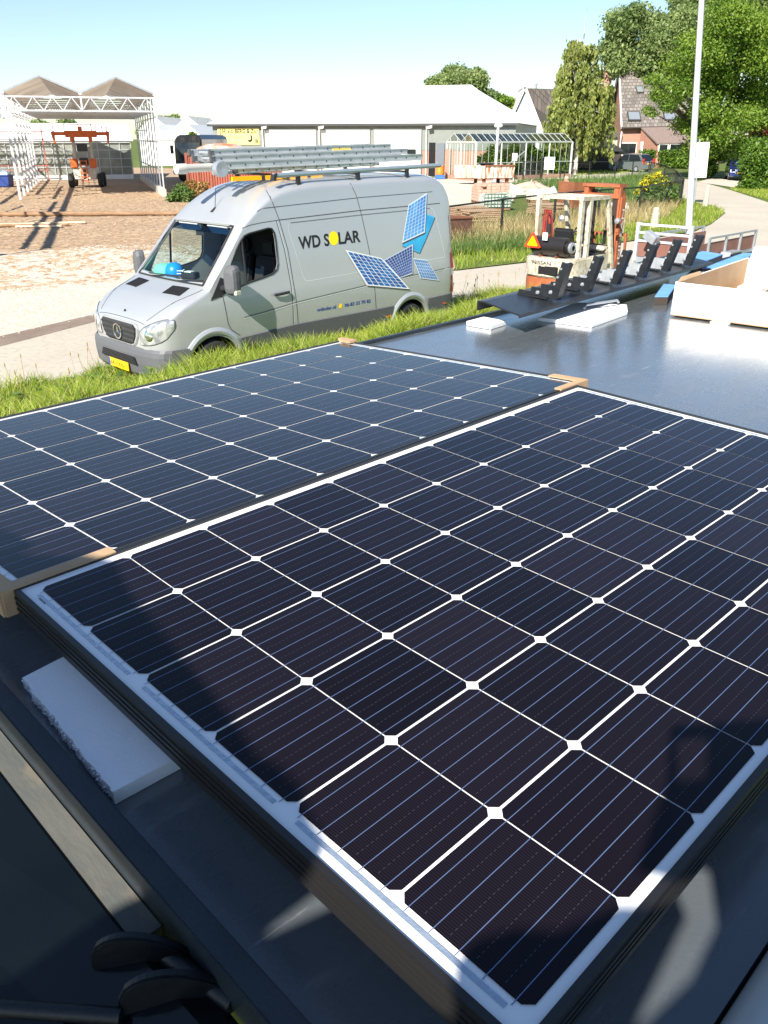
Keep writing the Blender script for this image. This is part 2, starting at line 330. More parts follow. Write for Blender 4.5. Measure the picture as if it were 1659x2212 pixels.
def panel(Mx, label, vm=.011, g=.0010, gv=.0019, ch=.0090):
    t = thing('solar_panel', label, 'solar panel', Mx, group='solar panels lying on the roof')
    U0, U1, V0, V1 = -.026, 10*PU+.022, -6*PV-vm, .017
    MB().bx(U0, U1, V0, V1, -.006, -.0012).build('backsheet', M['backsheet'], t)
    c = MB()
    for i in range(10):
        for j in range(6):
            a, b, e, d = i*PU+g, (i+1)*PU-g, -(j+1)*PV+gv, -j*PV-gv
            c.add([(a+ch, e, 0), (b-ch, e, 0), (b, e+ch, 0), (b, d-ch, 0), (b-ch, d, 0), (a+ch, d, 0), (a, d-ch, 0), (a, e+ch, 0)], [tuple(range(8))])
    c.build('cell_sheet', M['cell'], t, recalc=False)
    w = MB(); d = MB()
    for j in range(6):
        for k in range(5):
            v = -(j+(k+.5)/5)*PV
            w.quad((.000, v-.00042, .0002), (10*PU, v-.00042, .0002), (10*PU, v+.00055, .0002), (.000, v+.00055, .0002))
            for e in (0, 10*PU):                                   # tabs that run out to the ribbon
                s = -1 if e == 0 else 1; w.quad((e, v-.00055, .0002), (e+s*.006, v-.00055, .0002), (e+s*.006, v+.00055, .0002), (e, v+.00055, .0002))
            if k < 4:
                vv = -(j+(k+1)/5)*PV
                for q in range(10*22):
                    x = q*PU/22
                    if q % 22 in (0, 21): continue
                    d.quad((x, vv-.00028, .0002), (x+.0036, vv-.00028, .0002), (x+.0036, vv+.00028, .0002), (x, vv+.00028, .0002))
    for q in range(3):
        for e in ((-.0125, -.0065), (10*PU+.0065, 10*PU+.0125)):
            MB().bx(e[0], e[1], -(2*q+1.88)*PV, -(2*q+.12)*PV, -.0011, -.0002).build('ribbon', M['ribbon'], t)
    w.build('busbar', M['busbar'], t, recalc=False); d.build('contact_pads', M['dash'], t, recalc=False)
    fr = MB(); F0, F1, G0, G1, T, B = U0-.009, U1+.009, V0-.009, V1+.009, .0025, -.045
    for (a, b, e, f_) in ((F0, U0, G0, G1), (U1, F1, G0, G1), (U0, U1, V1, G1), (U0, U1, G0, V0)): fr.bx(a, b, e, f_, B, T)
    for z in (-.012, -.022, -.032):                               # ribs along the outside
        for (a, b, e, f_) in ((F0-.0016, F0, G0, G1), (F1, F1+.0016, G0, G1), (F0, F1, G0-.0016, G0), (F0, F1, G1, G1+.0016)): fr.bx(a, b, e, f_, z-.0025, z+.0025)
    fr.build('frame', M['frame'], t)
    bar = MB(); lb = MB(); random.seed(5); y = -.030
    lb.bx(-.0165, -.0072, -.058, -.024, -.0011, -.0008)
    while y > -.054:
        wd = random.choice((.0007, .0011, .0016)); bar.bx(-.0150, -.0098, y-wd, y, -.0007, -.0006); y -= wd+random.choice((.0006, .001))
    vs_, fs_ = text_mesh('2A0180 97562', .0022, .020)
    bar.add([(-.0092+v[1]*.7, -.031-v[0], -.0006) for v in vs_], fs_)
    l = lb.build('label', M['label_white'], t); bar.build('barcode', M['ink'], l, recalc=False)
    return t
panel(ROOF.copy(), 'near solar panel with near black cells, reaching the bottom of the photo')
ml = Matrix(((1, -.006, .001, -.036), (.006, .998, .067, .980), (-.001, -.067, .998, -.038), (0, 0, 0, 1)))
panel(RS @ ml, 'far bluish solar panel with cardboard corners, next to the grass verge', .004, .0016, .0024, .0095)
# cardboard corner protectors on the far panel
def corner(name, lab, p0, du, dv, lu, lv, ou, ov, lift=.006):
    # p0 corner in panel frame; legs run along du (u direction) and dv
    t = MB(); h = .040
    for (L_, a, b) in ((lu, du, 0), (lv, 0, dv)):
        if a: t.bx(*sorted((p0[0]-a*.004, p0[0]+a*L_)), *sorted((p0[1]-dv*.004, p0[1]+dv*ou)), .003, .003+lift); t.bx(*sorted((p0[0]-a*.004, p0[0]+a*L_)), *sorted((p0[1]-dv*.008, p0[1]-dv*.004)), -h, .003+lift-.0003)
        else: t.bx(*sorted((p0[0]-du*.0035, p0[0]+du*ov)), *sorted((p0[1]+dv*ou*1.001, p0[1]+dv*L_)), .003, .0029+lift); t.bx(*sorted((p0[0]-du*.0078, p0[0]-du*.0038)), *sorted((p0[1]-dv*.0041, p0[1]+dv*L_)), -h, .003+lift-.0005)
    o = t.build(name, M['card']); o.matrix_world = RS @ ml
    return tag(o, lab, 'protector', 'cardboard corner protectors on the far panel')
U1, V0 = 10*PU+.031, -6*PV-.013
corner('corner_protector', 'cardboard corner protector on the far panel, half in shadow at the left edge', (-.035, V0), 1, 1, .19, .09, .019, .022, .002)
corner('corner_protector', 'cardboard corner protector standing proud between the two panels and the bare roof', (U1, V0), -1, 1, .13, .11, .015, .022, .004)
corner('corner_protector', 'small cardboard corner protector beside the grass, at the farthest panel corner', (U1, .026), -1, -1, .012, .075, .018, .03, .008)
# ------------------------------------------------------------------ foam piece with broken edge beside the near panel
f = MB(); random.seed(3)
P = [rf(137/1, 1479, ZR+.02), rf(167, 1441, ZR+.02)]
ua, ub, va_, vb = -.094, -.012, -.128, -.437
n = 60; edge = []
for i in range(n+1):
    a = i/n; v = va_+(vb-va_)*a
    edge.append((ua-.016*a+.004*noise.noise(Vector((a*9, 0, 0)))+.0025*noise.noise(Vector((a*43, 3, 0)))+random.uniform(-.0012, .0012), v))
poly = edge+[(ub-.003, vb-.003), (ub, va_+.010)]
f.prism([(x, y, ZR+.001) for x, y in poly], (0, 0, .021))
for i in range(260):                                              # crumbled beads of the broken edge
    a = random.random(); x, v = edge[int(a*n)]; r = random.uniform(.0009, .0021)
    c = Vector((x+random.uniform(-.0015, .001), v+random.uniform(-.003, .003), ZR+random.uniform(.002, .0205)))
    f.add([c+r*Vector(q) for q in ((1, 0, 0), (0, 1, 0), (-1, 0, 0), (0, -1, 0), (0, 0, 1), (0, 0, -1))], [(0, 1, 4), (1, 2, 4), (2, 3, 4), (3, 0, 4), (1, 0, 5), (2, 1, 5), (3, 2, 5), (0, 3, 5)])
o = f.build('foam_offcut', M['foam']); o.matrix_world = RL(); tag(o, 'white foam offcut with one crumbled edge, tucked under the near solar panel', 'foam')
# ------------------------------------------------------------------ black flashing with the six brackets
FL = thing('flashing', 'long black metal flashing lying raised along the far side of the roof', 'flashing', RL())
fz = .002
f = MB(); t_ = .006
prof = [(.985, fz-.034), (.985, fz+.006), (.94, fz+.012), (.715, fz), (.711, fz-.012)]
for i in range(len(prof)-1):
    a, b = prof[i], prof[i+1]; nrm = Vector((0, a[1]-b[1], b[0]-a[0])).normalized()*t_
    f.prism([(2.33-(.97-a[0])*.30, a[0], a[1]), (2.33-(.97-b[0])*.30, b[0], b[1]), (2.33-(.97-b[0])*.30, b[0]+nrm.y, b[1]+nrm.z), (2.33-(.97-a[0])*.30, a[0]+nrm.y, a[1]+nrm.z)], (1.85, 0, 0))
f.build('channel', M['black_steel'], FL); FL.matrix_world = RL() @ Matrix.Translation((2.3, .71, 0)) @ Matrix.Rotation(R(2.7), 4, 'Z') @ Matrix.Translation((-2.3, -.71, 0))
gl = mat('lit_bracket_face', (.42, .45, .47), .5, .3, c2=(.34, .36, .38), scale=30)  # light on the foot plates, painted as a grey face
desc = ['black bracket on the flashing nearest the viewer', 'black bracket second from the near end of the flashing', 'grey faced bracket third along the flashing', 'grey faced bracket fourth along the flashing', 'grey faced bracket second from the far end of the flashing', 'grey faced bracket at the far end beside the blue foam board']
br = None
def mk_bracket():
    t = thing('bracket', desc[0], 'bracket', RL(), group='upright brackets on the black flashing')
    prof_ = [(.0, .006), (.0, .062), (.075, .062), (.075, .044), (.125, .044), (.125, .024), (.190, .024), (.190, .006)]
    b = MB(); b.prism([(0, y, z) for y, z in prof_], (.008, 0, 0)); b.build('foot_plate', M['black_steel'], t)
    b = MB(); b.prism([(-.002, -.012, .006), (-.002, .026, .006), (-.002, -.020, .162), (-.002, -.050, .155)], (.012, 0, 0)); b.bx(-.022, .034, .028, .18, .006, .012)
    b.prism([(-.004, -.012, .004), (-.004, .002, .006), (-.004, -.042, .161), (-.004, -.054, .155)], (.036, 0, 0)); b.build('upright', M['black_steel'], t)
    for (y, z) in ((.022, .034), (.088, .024)):
        q = MB(); q.lathe([(0, 0), (.0085, 0), (.0085, .004), (.0055, .004), (.0055, .009), (0, .009)], Matrix.Translation((0, y, z)) @ Matrix.Rotation(R(-90), 4, 'Y'), 10); q.build('bolt', M['galv'], t)
    for z, y in ((.07, .006), (.10, -.008), (.135, -.020)):
        q = MB(); q.lathe([(0, 0), (.005, 0), (.005, .003), (0, .003)], Matrix.Translation((-.002, y, z)) @ Matrix.Rotation(R(-90), 4, 'Y'), 8); q.build('rivet', M['galv'], t)
    return t
for k in range(6):
    br = mk_bracket() if k == 0 else copy_tree(b0)
    if k == 0: b0 = br
    br.matrix_world = RL(2.565+.255*k, .765+.010*k, fz+.004); br['label'] = desc[k]
    if k == 2:
        for ch in kids(br):
            if ch.name.startswith('foot'): ch.data = ch.data.copy(); ch.data.materials[0] = gl
    if k > 2:
        for ch in kids(br):
            if ch.name.startswith('foot'): ch.data.materials[0]; 
for o in list(bpy.data.objects):
    if o.name.startswith('foot_plate') and o.parent.matrix_world.translation.y > b0.matrix_world.translation.y+.3:
        if o.data.materials[0] != gl: o.data = o.data.copy(); o.data.materials[0] = gl
def slab(name, lab, cat, pts, z0, h, m, tilt=None, bevel=.004, group=None):
    f = MB(); f.prism([(p[0], p[1], z0+(tilt[i] if tilt else 0)) for i, p in enumerate(pts)], (0, 0, h)); o = f.build(name, m, bevel=bevel); o.matrix_world = RL(); return tag(o, lab, cat, group)
R2 = lambda px, py, z: tuple(rf(px, py, z))[:2]
z = ZR+.022
slab('foam_board', 'white foam board lying flat in front of the black flashing, grey mark on top', 'foam', [R2(1163, 685, ZR+.018), R2(1279, 699, ZR+.018), R2(1356, 672, ZR+.018), R2(1354, 657, ZR+.018), R2(1242, 652, ZR+.018)], ZR+.001, .015, M['foam'], bevel=.001)
slab('foam_block', 'white foam block under the near end of the black flashing', 'foam', [(2.265, .86), (2.38, .87), (2.37, .985), (2.25, .98)], ZR+.001, .018, M['foam'], bevel=.0015)
f = MB(); a = rf(1266, 665, ZR+.026); b = rf(1352, 650, ZR+.026); 
a, b = rf(1262, 666, ZR+.03), rf(1352-16, 653, ZR+.03)
f.tube([a, a+Vector((.02, .004, .012)), b+Vector((-.02, -.004, .012)), b], .006, 8); o = f.build('door_handle', M['galv']); o.matrix_world = RL(); tag(o, 'pale metal handle lying on the white foam board', 'handle')
# blue faced insulation offcuts
M['bluefoam'] = mat('blue_faced_insulation', (.10, .27, .62), .7, c2=(.16, .36, .72), scale=9, lo=.3, hi=.7)
M['brownfoam'] = mat('dark_brown_insulation_side', (.045, .034, .028), .8)
def blue(lab, pts, z0, h, tilt=None):
    t = thing('insulation_offcut', lab, 'insulation', RL(), group='blue faced insulation offcuts')
    f = MB(); f.prism([(p[0], p[1], z0+(tilt[i] if tilt else 0)) for i, p in enumerate(pts)], (0, 0, h)); f.build('core', M['brownfoam'], t)
    f = MB(); f.prism([(p[0], p[1], z0+h+.0005+(tilt[i] if tilt else 0)) for i, p in enumerate(pts)], (0, 0, .004)); f.build('facing', M['bluefoam'], t)
z = ZR+.03
blue('small blue insulation offcut on the bare roof left of the cardboard box', [R2(1413, 650, z-.01), R2(1442, 650, z-.01), R2(1460, 620, z), R2(1433, 618, z)], ZR+.001, .036)
z = ZR+.09
blue('blue insulation board leaning on the far end of the black flashing', [R2(1462, 560, z), R2(1500, 571, z), R2(1562, 547, z), R2(1518, 540, z)], ZR+.05, .03)
z = ZR+.05
blue('blue insulation strip behind the cardboard box', [R2(1517, 578, z), R2(1552, 578, z), R2(1640, 545, z), R2(1604, 546, z)], ZR+.001, .042)
# ------------------------------------------------------------------ cardboard box
bt = thing('cardboard_box', 'open white cardboard box with brown inside and insulation offcuts in it', 'box', RL())
zb, zt_ = ZR+.012, .065
A = Vector((3.05, .478, 0)); du = Vector((.92, .085, 0)); dv = Vector((.11, -.60, 0))
M['card_white'] = mat('white_printed_cardboard', (.84, .84, .82), .6)
def wall(name, p, q, z0, z1, m_in, m_out, th, inward, parent):
    n = inward.normalized()*th
    f = MB(); f.prism([p+Vector((0, 0, z0)), q+Vector((0, 0, z0)), q+Vector((0, 0, z1)), p+Vector((0, 0, z1))], n); o = f.build(name, m_out, parent)
    f = MB(); e = n*1.4; f.prism([p+e+Vector((0, 0, z0+.004)), q+e+Vector((0, 0, z0+.004)), q+e+Vector((0, 0, z1-.0015)), p+e+Vector((0, 0, z1-.0015))], n*.5); f.build('lining', m_in, o)
wall('front_wall', A, A+dv, zb, zt_, M['card'], M['card_white'], .006, du, bt)
wall('side_wall', A+du, A, zb, zt_+.001, M['card'], M['card_white'], .006, dv, bt)
wall('side_wall', A+dv, A+du+dv, zb, zt_+.001, M['card'], M['card_white'], .006, -dv, bt)
wall('back_wall', A+du+dv, A+du, zb, zt_+.0005, M['card_white'], M['card_white'], .006, -du, bt)
f = MB(); f.prism([A+Vector((0, 0, zb-.004)), A+dv+Vector((0, 0, zb-.004)), A+dv+du+Vector((0, 0, zb-.004)), A+du+Vector((0, 0, zb-.004))], (0, 0, .006)); f.build('floor', M['card'], bt)
f = MB(); p, q = A+du+dv*.02, A+du+dv; f.prism([p+Vector((0, 0, zt_-.02)), q+Vector((0, 0, zt_-.02)), q+Vector((.03, 0, zt_+.10)), p+Vector((.03, 0, zt_+.052))], (.006, 0, 0)); f.build('flap', M['card_white'], bt)
f = MB(); f.prism([A+dv*.02+Vector((-.002, 0, zt_-.001)), A+dv*.02+du*.3+Vector((0, 0, zt_-.001)), A+dv*.02+du*.3+Vector((0, .01, zt_+.012)), A+Vector((.08, .01, zt_+.012))], (0, .005, 0)); f.build('flap', M['card'], bt)
zz = zb+.01
q = lambda a, b: tuple(A+du*a+dv*b)[:2]
blue('dark insulation offcut lying blue side up at the near end inside the box', [q(.1, .5), q(.12, .82), q(.5, .8), q(.45, .55)], zz+.042, .03, [0, .006, .01, 0])
blue('blue insulation offcut in the middle of the cardboard box', [q(.40, .42), q(.45, .66), q(.75, .7), q(.8, .35)], zz+.002, .036)
blue('brown edged insulation offcut on the right inside the box', [q(.25, .80), q(.3, .98), q(.75, .98), q(.7, .78)], zz+.012, .03, [.0, .012, .012, .0])
slab('foam_strip', 'white foam strip at the back of the cardboard box', 'foam', [q(.7, .1), q(.72, .28), q(.95, .26), q(.93, .1)], zz, .03, M['foam'])
for k, (px, py) in enumerate(((1588/1.0-190, 693), (1517, 688))): pass
slab('paper_scrap', 'scrap of white card sticking out under the cardboard box front', 'scrap', [q(-.03, .30), q(-.03, .42), q(.02, .42), q(.02, .30)], ZR+.001, .006, M['card_white'], bevel=0)
slab('foam_sheet', 'white foam sheet sticking out between flashing and cardboard box', 'foam', [R2(1480, 605, ZR), R2(1500, 586, ZR), R2(1535, 575, ZR), R2(1535, 596, ZR)], ZR+.001, .03, M['foam'])
# ------------------------------------------------------------------ dark green hatch with hinge lugs, lower left corner
M['hatch'] = mat('glossy_dark_green_paint', (.0016, .003, .0036), .16, 0, c2=(.0024, .0042, .0048), scale=8, spec=.3, coat=.25, crough=.05, bump=.06, bscale=18)
M['hinge'] = mat('rough_dark_painted_steel', (.004, .006, .008), .45, c2=(.007, .009, .011), scale=30, bump=.12, bscale=60)
ht = thing('steel_hatch', 'dark green steel hatch on two hinge lugs below the roof edge', 'hatch', RL())
f = MB(); f.prism([(-.1845, -.62, ZR-.018), (-.1845, 1.2, ZR-.018), (-.60, 1.2, ZR-.100), (-.60, -1.3, ZR-.100), (-.1518, -1.3, ZR-.024), (-.1518, -.62, ZR-.024)], (0, 0, -.012)); f.build('plate', M['hatch'], ht, bevel=.004)
zl = ZR-.012
def lug(a, b, hgt):
    A_, B_ = Vector((*a, zl)), Vector((*b, zl)); d = B_-A_; n = Vector((-d.y, d.x, 0)).normalized()*.011; pts = []
    for k in range(15):
        t = k/14; pts.append(A_+d*t+Vector((0, 0, hgt*math.sin(math.pi*(t**.75))**.7)))
    pts += [B_+Vector((0, 0, -.035)), A_+Vector((0, 0, -.06))]
    f = MB(); f.prism([p-n/2 for p in pts], n); f.build('hinge_lug', M['hinge'], ht, bevel=.0025)
lug((-.226, -.600), (-.150, -.668), .030); lug((-.229, -.664), (-.143, -.724), .030)
f = MB(); f.tube([rf(-80, 2172, zl-.012), rf(262, 2196, zl-.012)], .0085, 10); f.build('stiffener', M['hinge'], ht, 40)
f = MB(); f.tube([(-.168, -.640, zl-.008), (-.146, -.745, zl-.008)], .010, 14); f.build('hinge_pin', M['hinge'], ht, 40)
# ------------------------------------------------------------------ white rounded moulding at lower right
wt = MB(); M['gelcoat'] = mat('white_gelcoat', (.62, .66, .66), .35, coat=.5)
n = 14; sec = []
for k in range(n+1):
    a = math.pi/2*k/n; sec.append((-1.100-.11+.11*math.cos(a) , ZR-.02+.15*math.sin(a)*.62))
sec = [(-1.100, ZR-.2)]+sec+[(-1.46, ZR+.078), (-1.46, ZR-.2)]
wt.prism([(-.4, y, z) for y, z in sec], (.92, 0, 0)); o = wt.build('white_hull', M['gelcoat'], None, smooth=50); o.matrix_world = RL(-.1, 0, .0)
tag(o, 'white rounded plastic hull edge beside the roof, bottom right corner', 'hull')
# ================================================================== the van
VA = R(45.3)
van = thing('delivery_van', 'silver high roof delivery van with solar panel graphics and ladders on its roof', 'van', loc=(-3.70, 11.02, 0), rz=VA)
def ip(x, xs, ys): return float(np.interp(x, xs, ys))
def zc(x): return ip(x, [0, .04, .12, .3, .6, .85, 1.0, 1.35, 1.66, 1.80, 2.0, 2.2, 2.4, 2.65, 3.0, 4.5, 5.5, 5.72, 5.86, 5.97, 6.04], [.93, .985, 1.045, 1.14, 1.27, 1.355, 1.41, 1.78, 2.13, 2.24, 2.39, 2.505, 2.58, 2.63, 2.66, 2.68, 2.67, 2.64, 2.56, 2.40, 2.2])
def plan(x): return ip(x, [0, .03, .08, .15, .25, .4, .7, 1.2, 5.4, 5.8, 5.95, 6.02, 6.04], [.62, .70, .79, .86, .915, .955, .985, 1.0, 1.0, .985, .965, .93, .90])
def wz(z): return ip(z, [.25, .45, .7, .95, 1.15, 1.3, 1.6, 2.0, 2.3, 2.55, 2.7], [.93, .975, .99, .995, .985, .965, .935, .885, .845, .80, .76])
def drop(x): return ip(x, [0, .3, .9, 1.1, 1.6, 2.0, 2.6, 6.04], [.10, .14, .12, .10, .10, .13, .17, .17])
def nexp(x): return ip(x, [0, .9, 1.1, 1.6, 2.2, 3, 6.04], [2.6, 3.0, 4.0, 4.0, 3.2, 3.0, 3.0])
def hood_in(x): return ip(x, [0, .5, 1.0, 1.3, 1.66, 2.0, 2.6], [.99, .965, .93, .95, .96, .985, 1])
def zs(x): return zc(x)-drop(x)
def yside(x, z): return wz(z)*plan(x)
def ytop(x): return yside(x, zs(x))
def surf_top(x, y):                                       # height of the upper skin
    ys = ytop(x)*hood_in(x)+.0; a = min(abs(y)/ytop(x), 1); n = nexp(x)
    return zs(x)+(zc(x)-zs(x))*max(0, 1-a**n)**(1/n)
ZB = .36
def zb_(x): return ip(x, [0, .3, 5.8, 6.04], [.62, .42, .42, .5])
xs = sorted(set([0, .015, .03, .055, .08, .11, .15, .2, .25, .32, .4, .5, .6, .7, .8, .9, .97, 1.0, 1.03]+list(np.linspace(1.1, 1.6, 9))+[1.63, 1.66, 1.70, 1.76, 1.82]+list(np.linspace(1.9, 2.7, 11))+list(np.linspace(2.9, 5.4, 14))+[5.5, 5.6, 5.7, 5.78, 5.86, 5.92, 5.97, 6.0, 6.02, 6.04]))
NS, NT = 16, 16
def section(x):
    pts = []; z0, z1 = zb_(x), zs(x)
    for i in range(NS):
        z = z0+(z1-z0)*(i/NS); pts.append((-yside(x, z), z))
    yt = ytop(x); n = nexp(x)
    for i in range(NT+1):
        a = math.pi/2*i/NT; c, s_ = math.cos(a)**(2/n), math.sin(a)**(2/n)
        pts.append((-yt*c if i < NT else 0, z1+(zc(x)-z1)*s_))
    return pts+[(-y, z) for y, z in reversed(pts[:-1])]
b = MB(); m_ = None
for x in xs:
    p = section(x); m_ = len(p); b.v += [(x, y, z) for y, z in p]
for i in range(len(xs)-1):
    for k in range(m_-1): b.f.append((i*m_+k, i*m_+k+1, (i+1)*m_+k+1, (i+1)*m_+k))
b.f.append(tuple(range(m_))); b.f.append(tuple((len(xs)-1)*m_+k for k in reversed(range(m_))))
for i in range(len(xs)-1): b.f.append((i*m_, (i+1)*m_, (i+1)*m_+m_-1, i*m_+m_-1))    # floor closes it
def paint():
    m = mat('silver_metallic_paint', (.50, .52, .535), .36, .45, c2=(.475, .495, .51), scale=.6, coat=.9, crough=.03, bump=.01, bscale=6); return m
M['silver'] = paint()
body = b.build('body', M['silver'], van)
md = body.modifiers.new('shell', 'SOLIDIFY'); md.thickness = .03; md.offset = -1
SIDEWIN = [(1.235, 1.325), (1.30, 1.47), (1.38, 1.62), (1.50, 1.80), (1.60, 1.92), (1.68, 1.985), (1.76, 2.01), (2.10, 2.055), (2.16, 2.045), (2.195, 1.99), (2.205, 1.9), (2.195, 1.58), (2.16, 1.50), (2.08, 1.455), (1.90, 1.42), (1.66, 1.385), (1.45, 1.335)]
WS = [(-.80, 1.44), (-.70, 2.075), (-.35, 2.09), (0, 2.095), (.35, 2.09), (.70, 2.075), (.80, 1.44), (.4, 1.425), (0, 1.42), (-.4, 1.425)]
cutters = []
def cutter(mb, m=None):
    o = mb.build('cutter', None, van); cutters.append(o)
    q = body.modifiers.new('cut', 'BOOLEAN'); q.operation = 'DIFFERENCE'; q.solver = 'EXACT'; q.object = o
cutter(MB().prism([(x, -1.2, z) for x, z in SIDEWIN], (0, 2.4, 0)))
cutter(MB().prism([(.9, y, z) for y, z in WS], (.95, 0, 0)))
for cx in (1.0, 4.90):
    for s in (-1, 1):
        q = MB(); q.tube([(cx, s*.60, .34), (cx, s*1.2, .34)], .415, 36); cutter(q)
bpy.context.view_layer.update()
me = bpy.data.meshes.new_from_object(body.evaluated_get(bpy.context.evaluated_depsgraph_get()))
body.modifiers.clear(); body.data = me
for o in cutters: bpy.data.objects.remove(o)
for p in me.polygons: p.use_smooth = True
me.set_sharp_from_angle(angle=R(32))
if not me.materials: me.materials.append(M['silver'])
def sd(x, z, off=.003, s=-1): return (x, s*(yside(x, z)+off), z)           # a point lying on the side skin
def patch(mb, poly, off=.003, s=-1): mb.add([sd(x, z, off, s) for x, z in poly], [tuple(range(len(poly)))])
def fine(poly, n=6, close=True):
    out = []
    for i in range(len(poly) if close else len(poly)-1):
        a, c = poly[i], poly[(i+1) % len(poly)]
        for k in range(n): out.append((a[0]+(c[0]-a[0])*k/n, a[1]+(c[1]-a[1])*k/n))
    if not close: out.append(poly[-1])
    return out
def stripe(mb, pts, w, off=.0025, s=-1, n=8):                                    # a thin line lying on the side skin
    pts = fine(pts, n, False)
    for i in range(len(pts)-1):
        a, c = Vector((pts[i][0], pts[i][1])), Vector((pts[i+1][0], pts[i+1][1])); d = (c-a).normalized(); nn = Vector((-d.y, d.x))*w/2
        q = [a+nn, a-nn, c-nn, c+nn]; mb.add([sd(v.x, v.y, off, s) for v in q], [(0, 1, 2, 3)])
M['seam'] = mat('dark_seam', (.07, .075, .08), .7)
M['crease'] = mat('crease_shade', (.16, .17, .175), .5, .3)  # shade of the side creases, painted on as dark strips
M['crease_lit'] = mat('painted_edge_light', (.75, .77, .78), .3, .4)  # light catching the pressed edges, painted on as bright strips
sm = MB()
for pts in ([(1.20, 1.25), (1.235, .90), (1.28, .80), (1.42, .70)], [(2.31, 2.145), (2.395, 1.76), (2.445, 1.08), (2.47, .64)], [(2.255, 2.145), (2.335, 1.76), (2.38, 1.27), (2.375, .715)],
            [(3.74, 2.58), (3.83, 2.40), (3.90, 2.10), (3.99, 1.60), (4.08, .70)], [(2.16, 2.54), (2.235, 2.38), (2.31, 2.145)], [(1.20, 1.25), (1.02, 1.26)]):
    stripe(sm, pts, .011, s=-1); stripe(sm, pts, .011, s=1)
stripe(sm, [(1.66, 2.085), (1.8, 2.115), (2.0, 2.135), (2.31, 2.15)], .009); stripe(sm, [(2.31, 2.15), (3.9, 2.19), (5.72, 2.20)], .012)
stripe(sm, [(1.95, 2.28), (2.05, 2.315), (3.9, 2.37), (5.55, 2.385)], .009)
stripe(sm, [(5.93, 2.0), (5.99, 1.5), (5.99, .8)], .01)
sm.build('door_seam', M['seam'], van, recalc=False)
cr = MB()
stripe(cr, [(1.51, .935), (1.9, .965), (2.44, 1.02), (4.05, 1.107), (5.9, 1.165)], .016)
cr.build('crease_shade_line', M['crease'], van, recalc=False); cr = MB(); stripe(cr, [(2.50, 2.10), (3.884, 2.125), (5.46, 2.137)], .012)
cr.build('crease_shade_line', M['crease'], van, recalc=False)
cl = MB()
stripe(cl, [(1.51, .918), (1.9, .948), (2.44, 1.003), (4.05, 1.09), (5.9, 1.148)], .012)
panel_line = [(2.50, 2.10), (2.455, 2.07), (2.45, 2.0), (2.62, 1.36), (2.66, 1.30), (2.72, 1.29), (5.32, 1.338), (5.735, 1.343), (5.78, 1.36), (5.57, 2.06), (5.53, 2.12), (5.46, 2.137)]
cl.build('edge_light_line', M['crease_lit'], van, recalc=False); cl = MB(); stripe(cl, panel_line[6:], .010); stripe(cl, panel_line[:7], .007)
cl.build('edge_light_line', M['crease_lit'], van, recalc=False); cl = MB(); stripe(cl, [(2.27, 2.14), (2.352, 1.76), (2.398, 1.27), (2.395, .715)], .010)
cl.build('edge_light_line', M['crease_lit'], van, recalc=False)
# lower grey mouldings and bumpers
mo = MB()
def band(mb, x0, x1, z0f, z1f, off, s, n=16):
    for i in range(n):
        a, c = x0+(x1-x0)*i/n, x0+(x1-x0)*(i+1)/n
        for (za, zb2, o1, o2) in ((0, 1, off, off),):
            mb.add([sd(a, z0f(a), off, s), sd(c, z0f(c), off, s), sd(c, z1f(c), off, s), sd(a, z1f(a), off, s)], [(0, 1, 2, 3)])
        mb.add([sd(a, z1f(a), off, s), sd(c, z1f(c), off, s), sd(c, z1f(c)+.012, 0, s), sd(a, z1f(a)+.012, 0, s)], [(0, 1, 2, 3)])
sl = lambda x: ip(x, [0, 1.4, 2.4, 4.1, 6.1], [.62, .66, .705, .698, .725])
for s in (-1, 1):
    for a_, b_, z_, n_ in ((1.43, 4.47, .38, 24), (5.32, 6.03, .42, 10)):
        mo = MB(); band(mo, a_, b_, lambda x: z_, sl, .016, s, n_); mo.build('side_moulding', M['grey_plastic'], van, recalc=False)
for cx in (1.0, 4.90):                                        # wheel arch flares
    for s in (-1, 1):
        n = 28; ring = []; fl = MB()
        for k in range(n+1):
            a = math.pi*(k/n)*1.06-.03*math.pi; row = []
            for rr_, off in ((.415, -.03), (.418, .018), (.452, .026), (.487, .010), (.505, -.003)):
                x, z = cx+rr_*math.cos(a)*1.0, .36+rr_*math.sin(a)*1.02
                z = max(z, .32); row.append((x, s*(yside(x, z)+off), z))
            ring.append(row)
        for k in range(n):
            for j in range(4): fl.quad(ring[k][j], ring[k+1][j], ring[k+1][j+1], ring[k][j+1])
        fl.build('wheel_arch', M['silver'], van, smooth=60)
# front: bumper, grille, emblem, lamps
def fx(y, z=None):                                            # x of the nose skin at width y
    ys = [.62, .70, .79, .86, .915, .955, .985]; x_ = [0, .03, .08, .15, .25, .4, .7]; w = wz(z or .8)
    return ip(abs(y)/w, ys, x_) if abs(y)/w > .62 else 0.0
bm_ = MB()
prof = [(.25, .03), (.30, -.045), (.45, -.075), (.56, -.075), (.62, -.055), (.655, .0)]
ny = 44
for mat_name, pr_, nm in ((M['grey_plastic'], prof, 'front_bumper'),):
    ring = []
    for k in range(ny+1):
        a = -1+2*k/ny; y = a*.985; row = []
        xb = ip(abs(y), [0, .3, .6, .75, .86, .93, .975, .985], [-.03, -.02, .01, .05, .12, .24, .45, .60])
        for z, dx in pr_: row.append((xb+dx*ip(abs(y), [0, .9, .985], [1, .8, .0]), y*(1.012), z))
        ring.append(row)
    for k in range(ny):
        for j in range(len(pr_)-1): bm_.quad(ring[k][j], ring[k+1][j], ring[k+1][j+1], ring[k][j+1])
    bm_.build(nm, M['grey_plastic'], van, smooth=50)
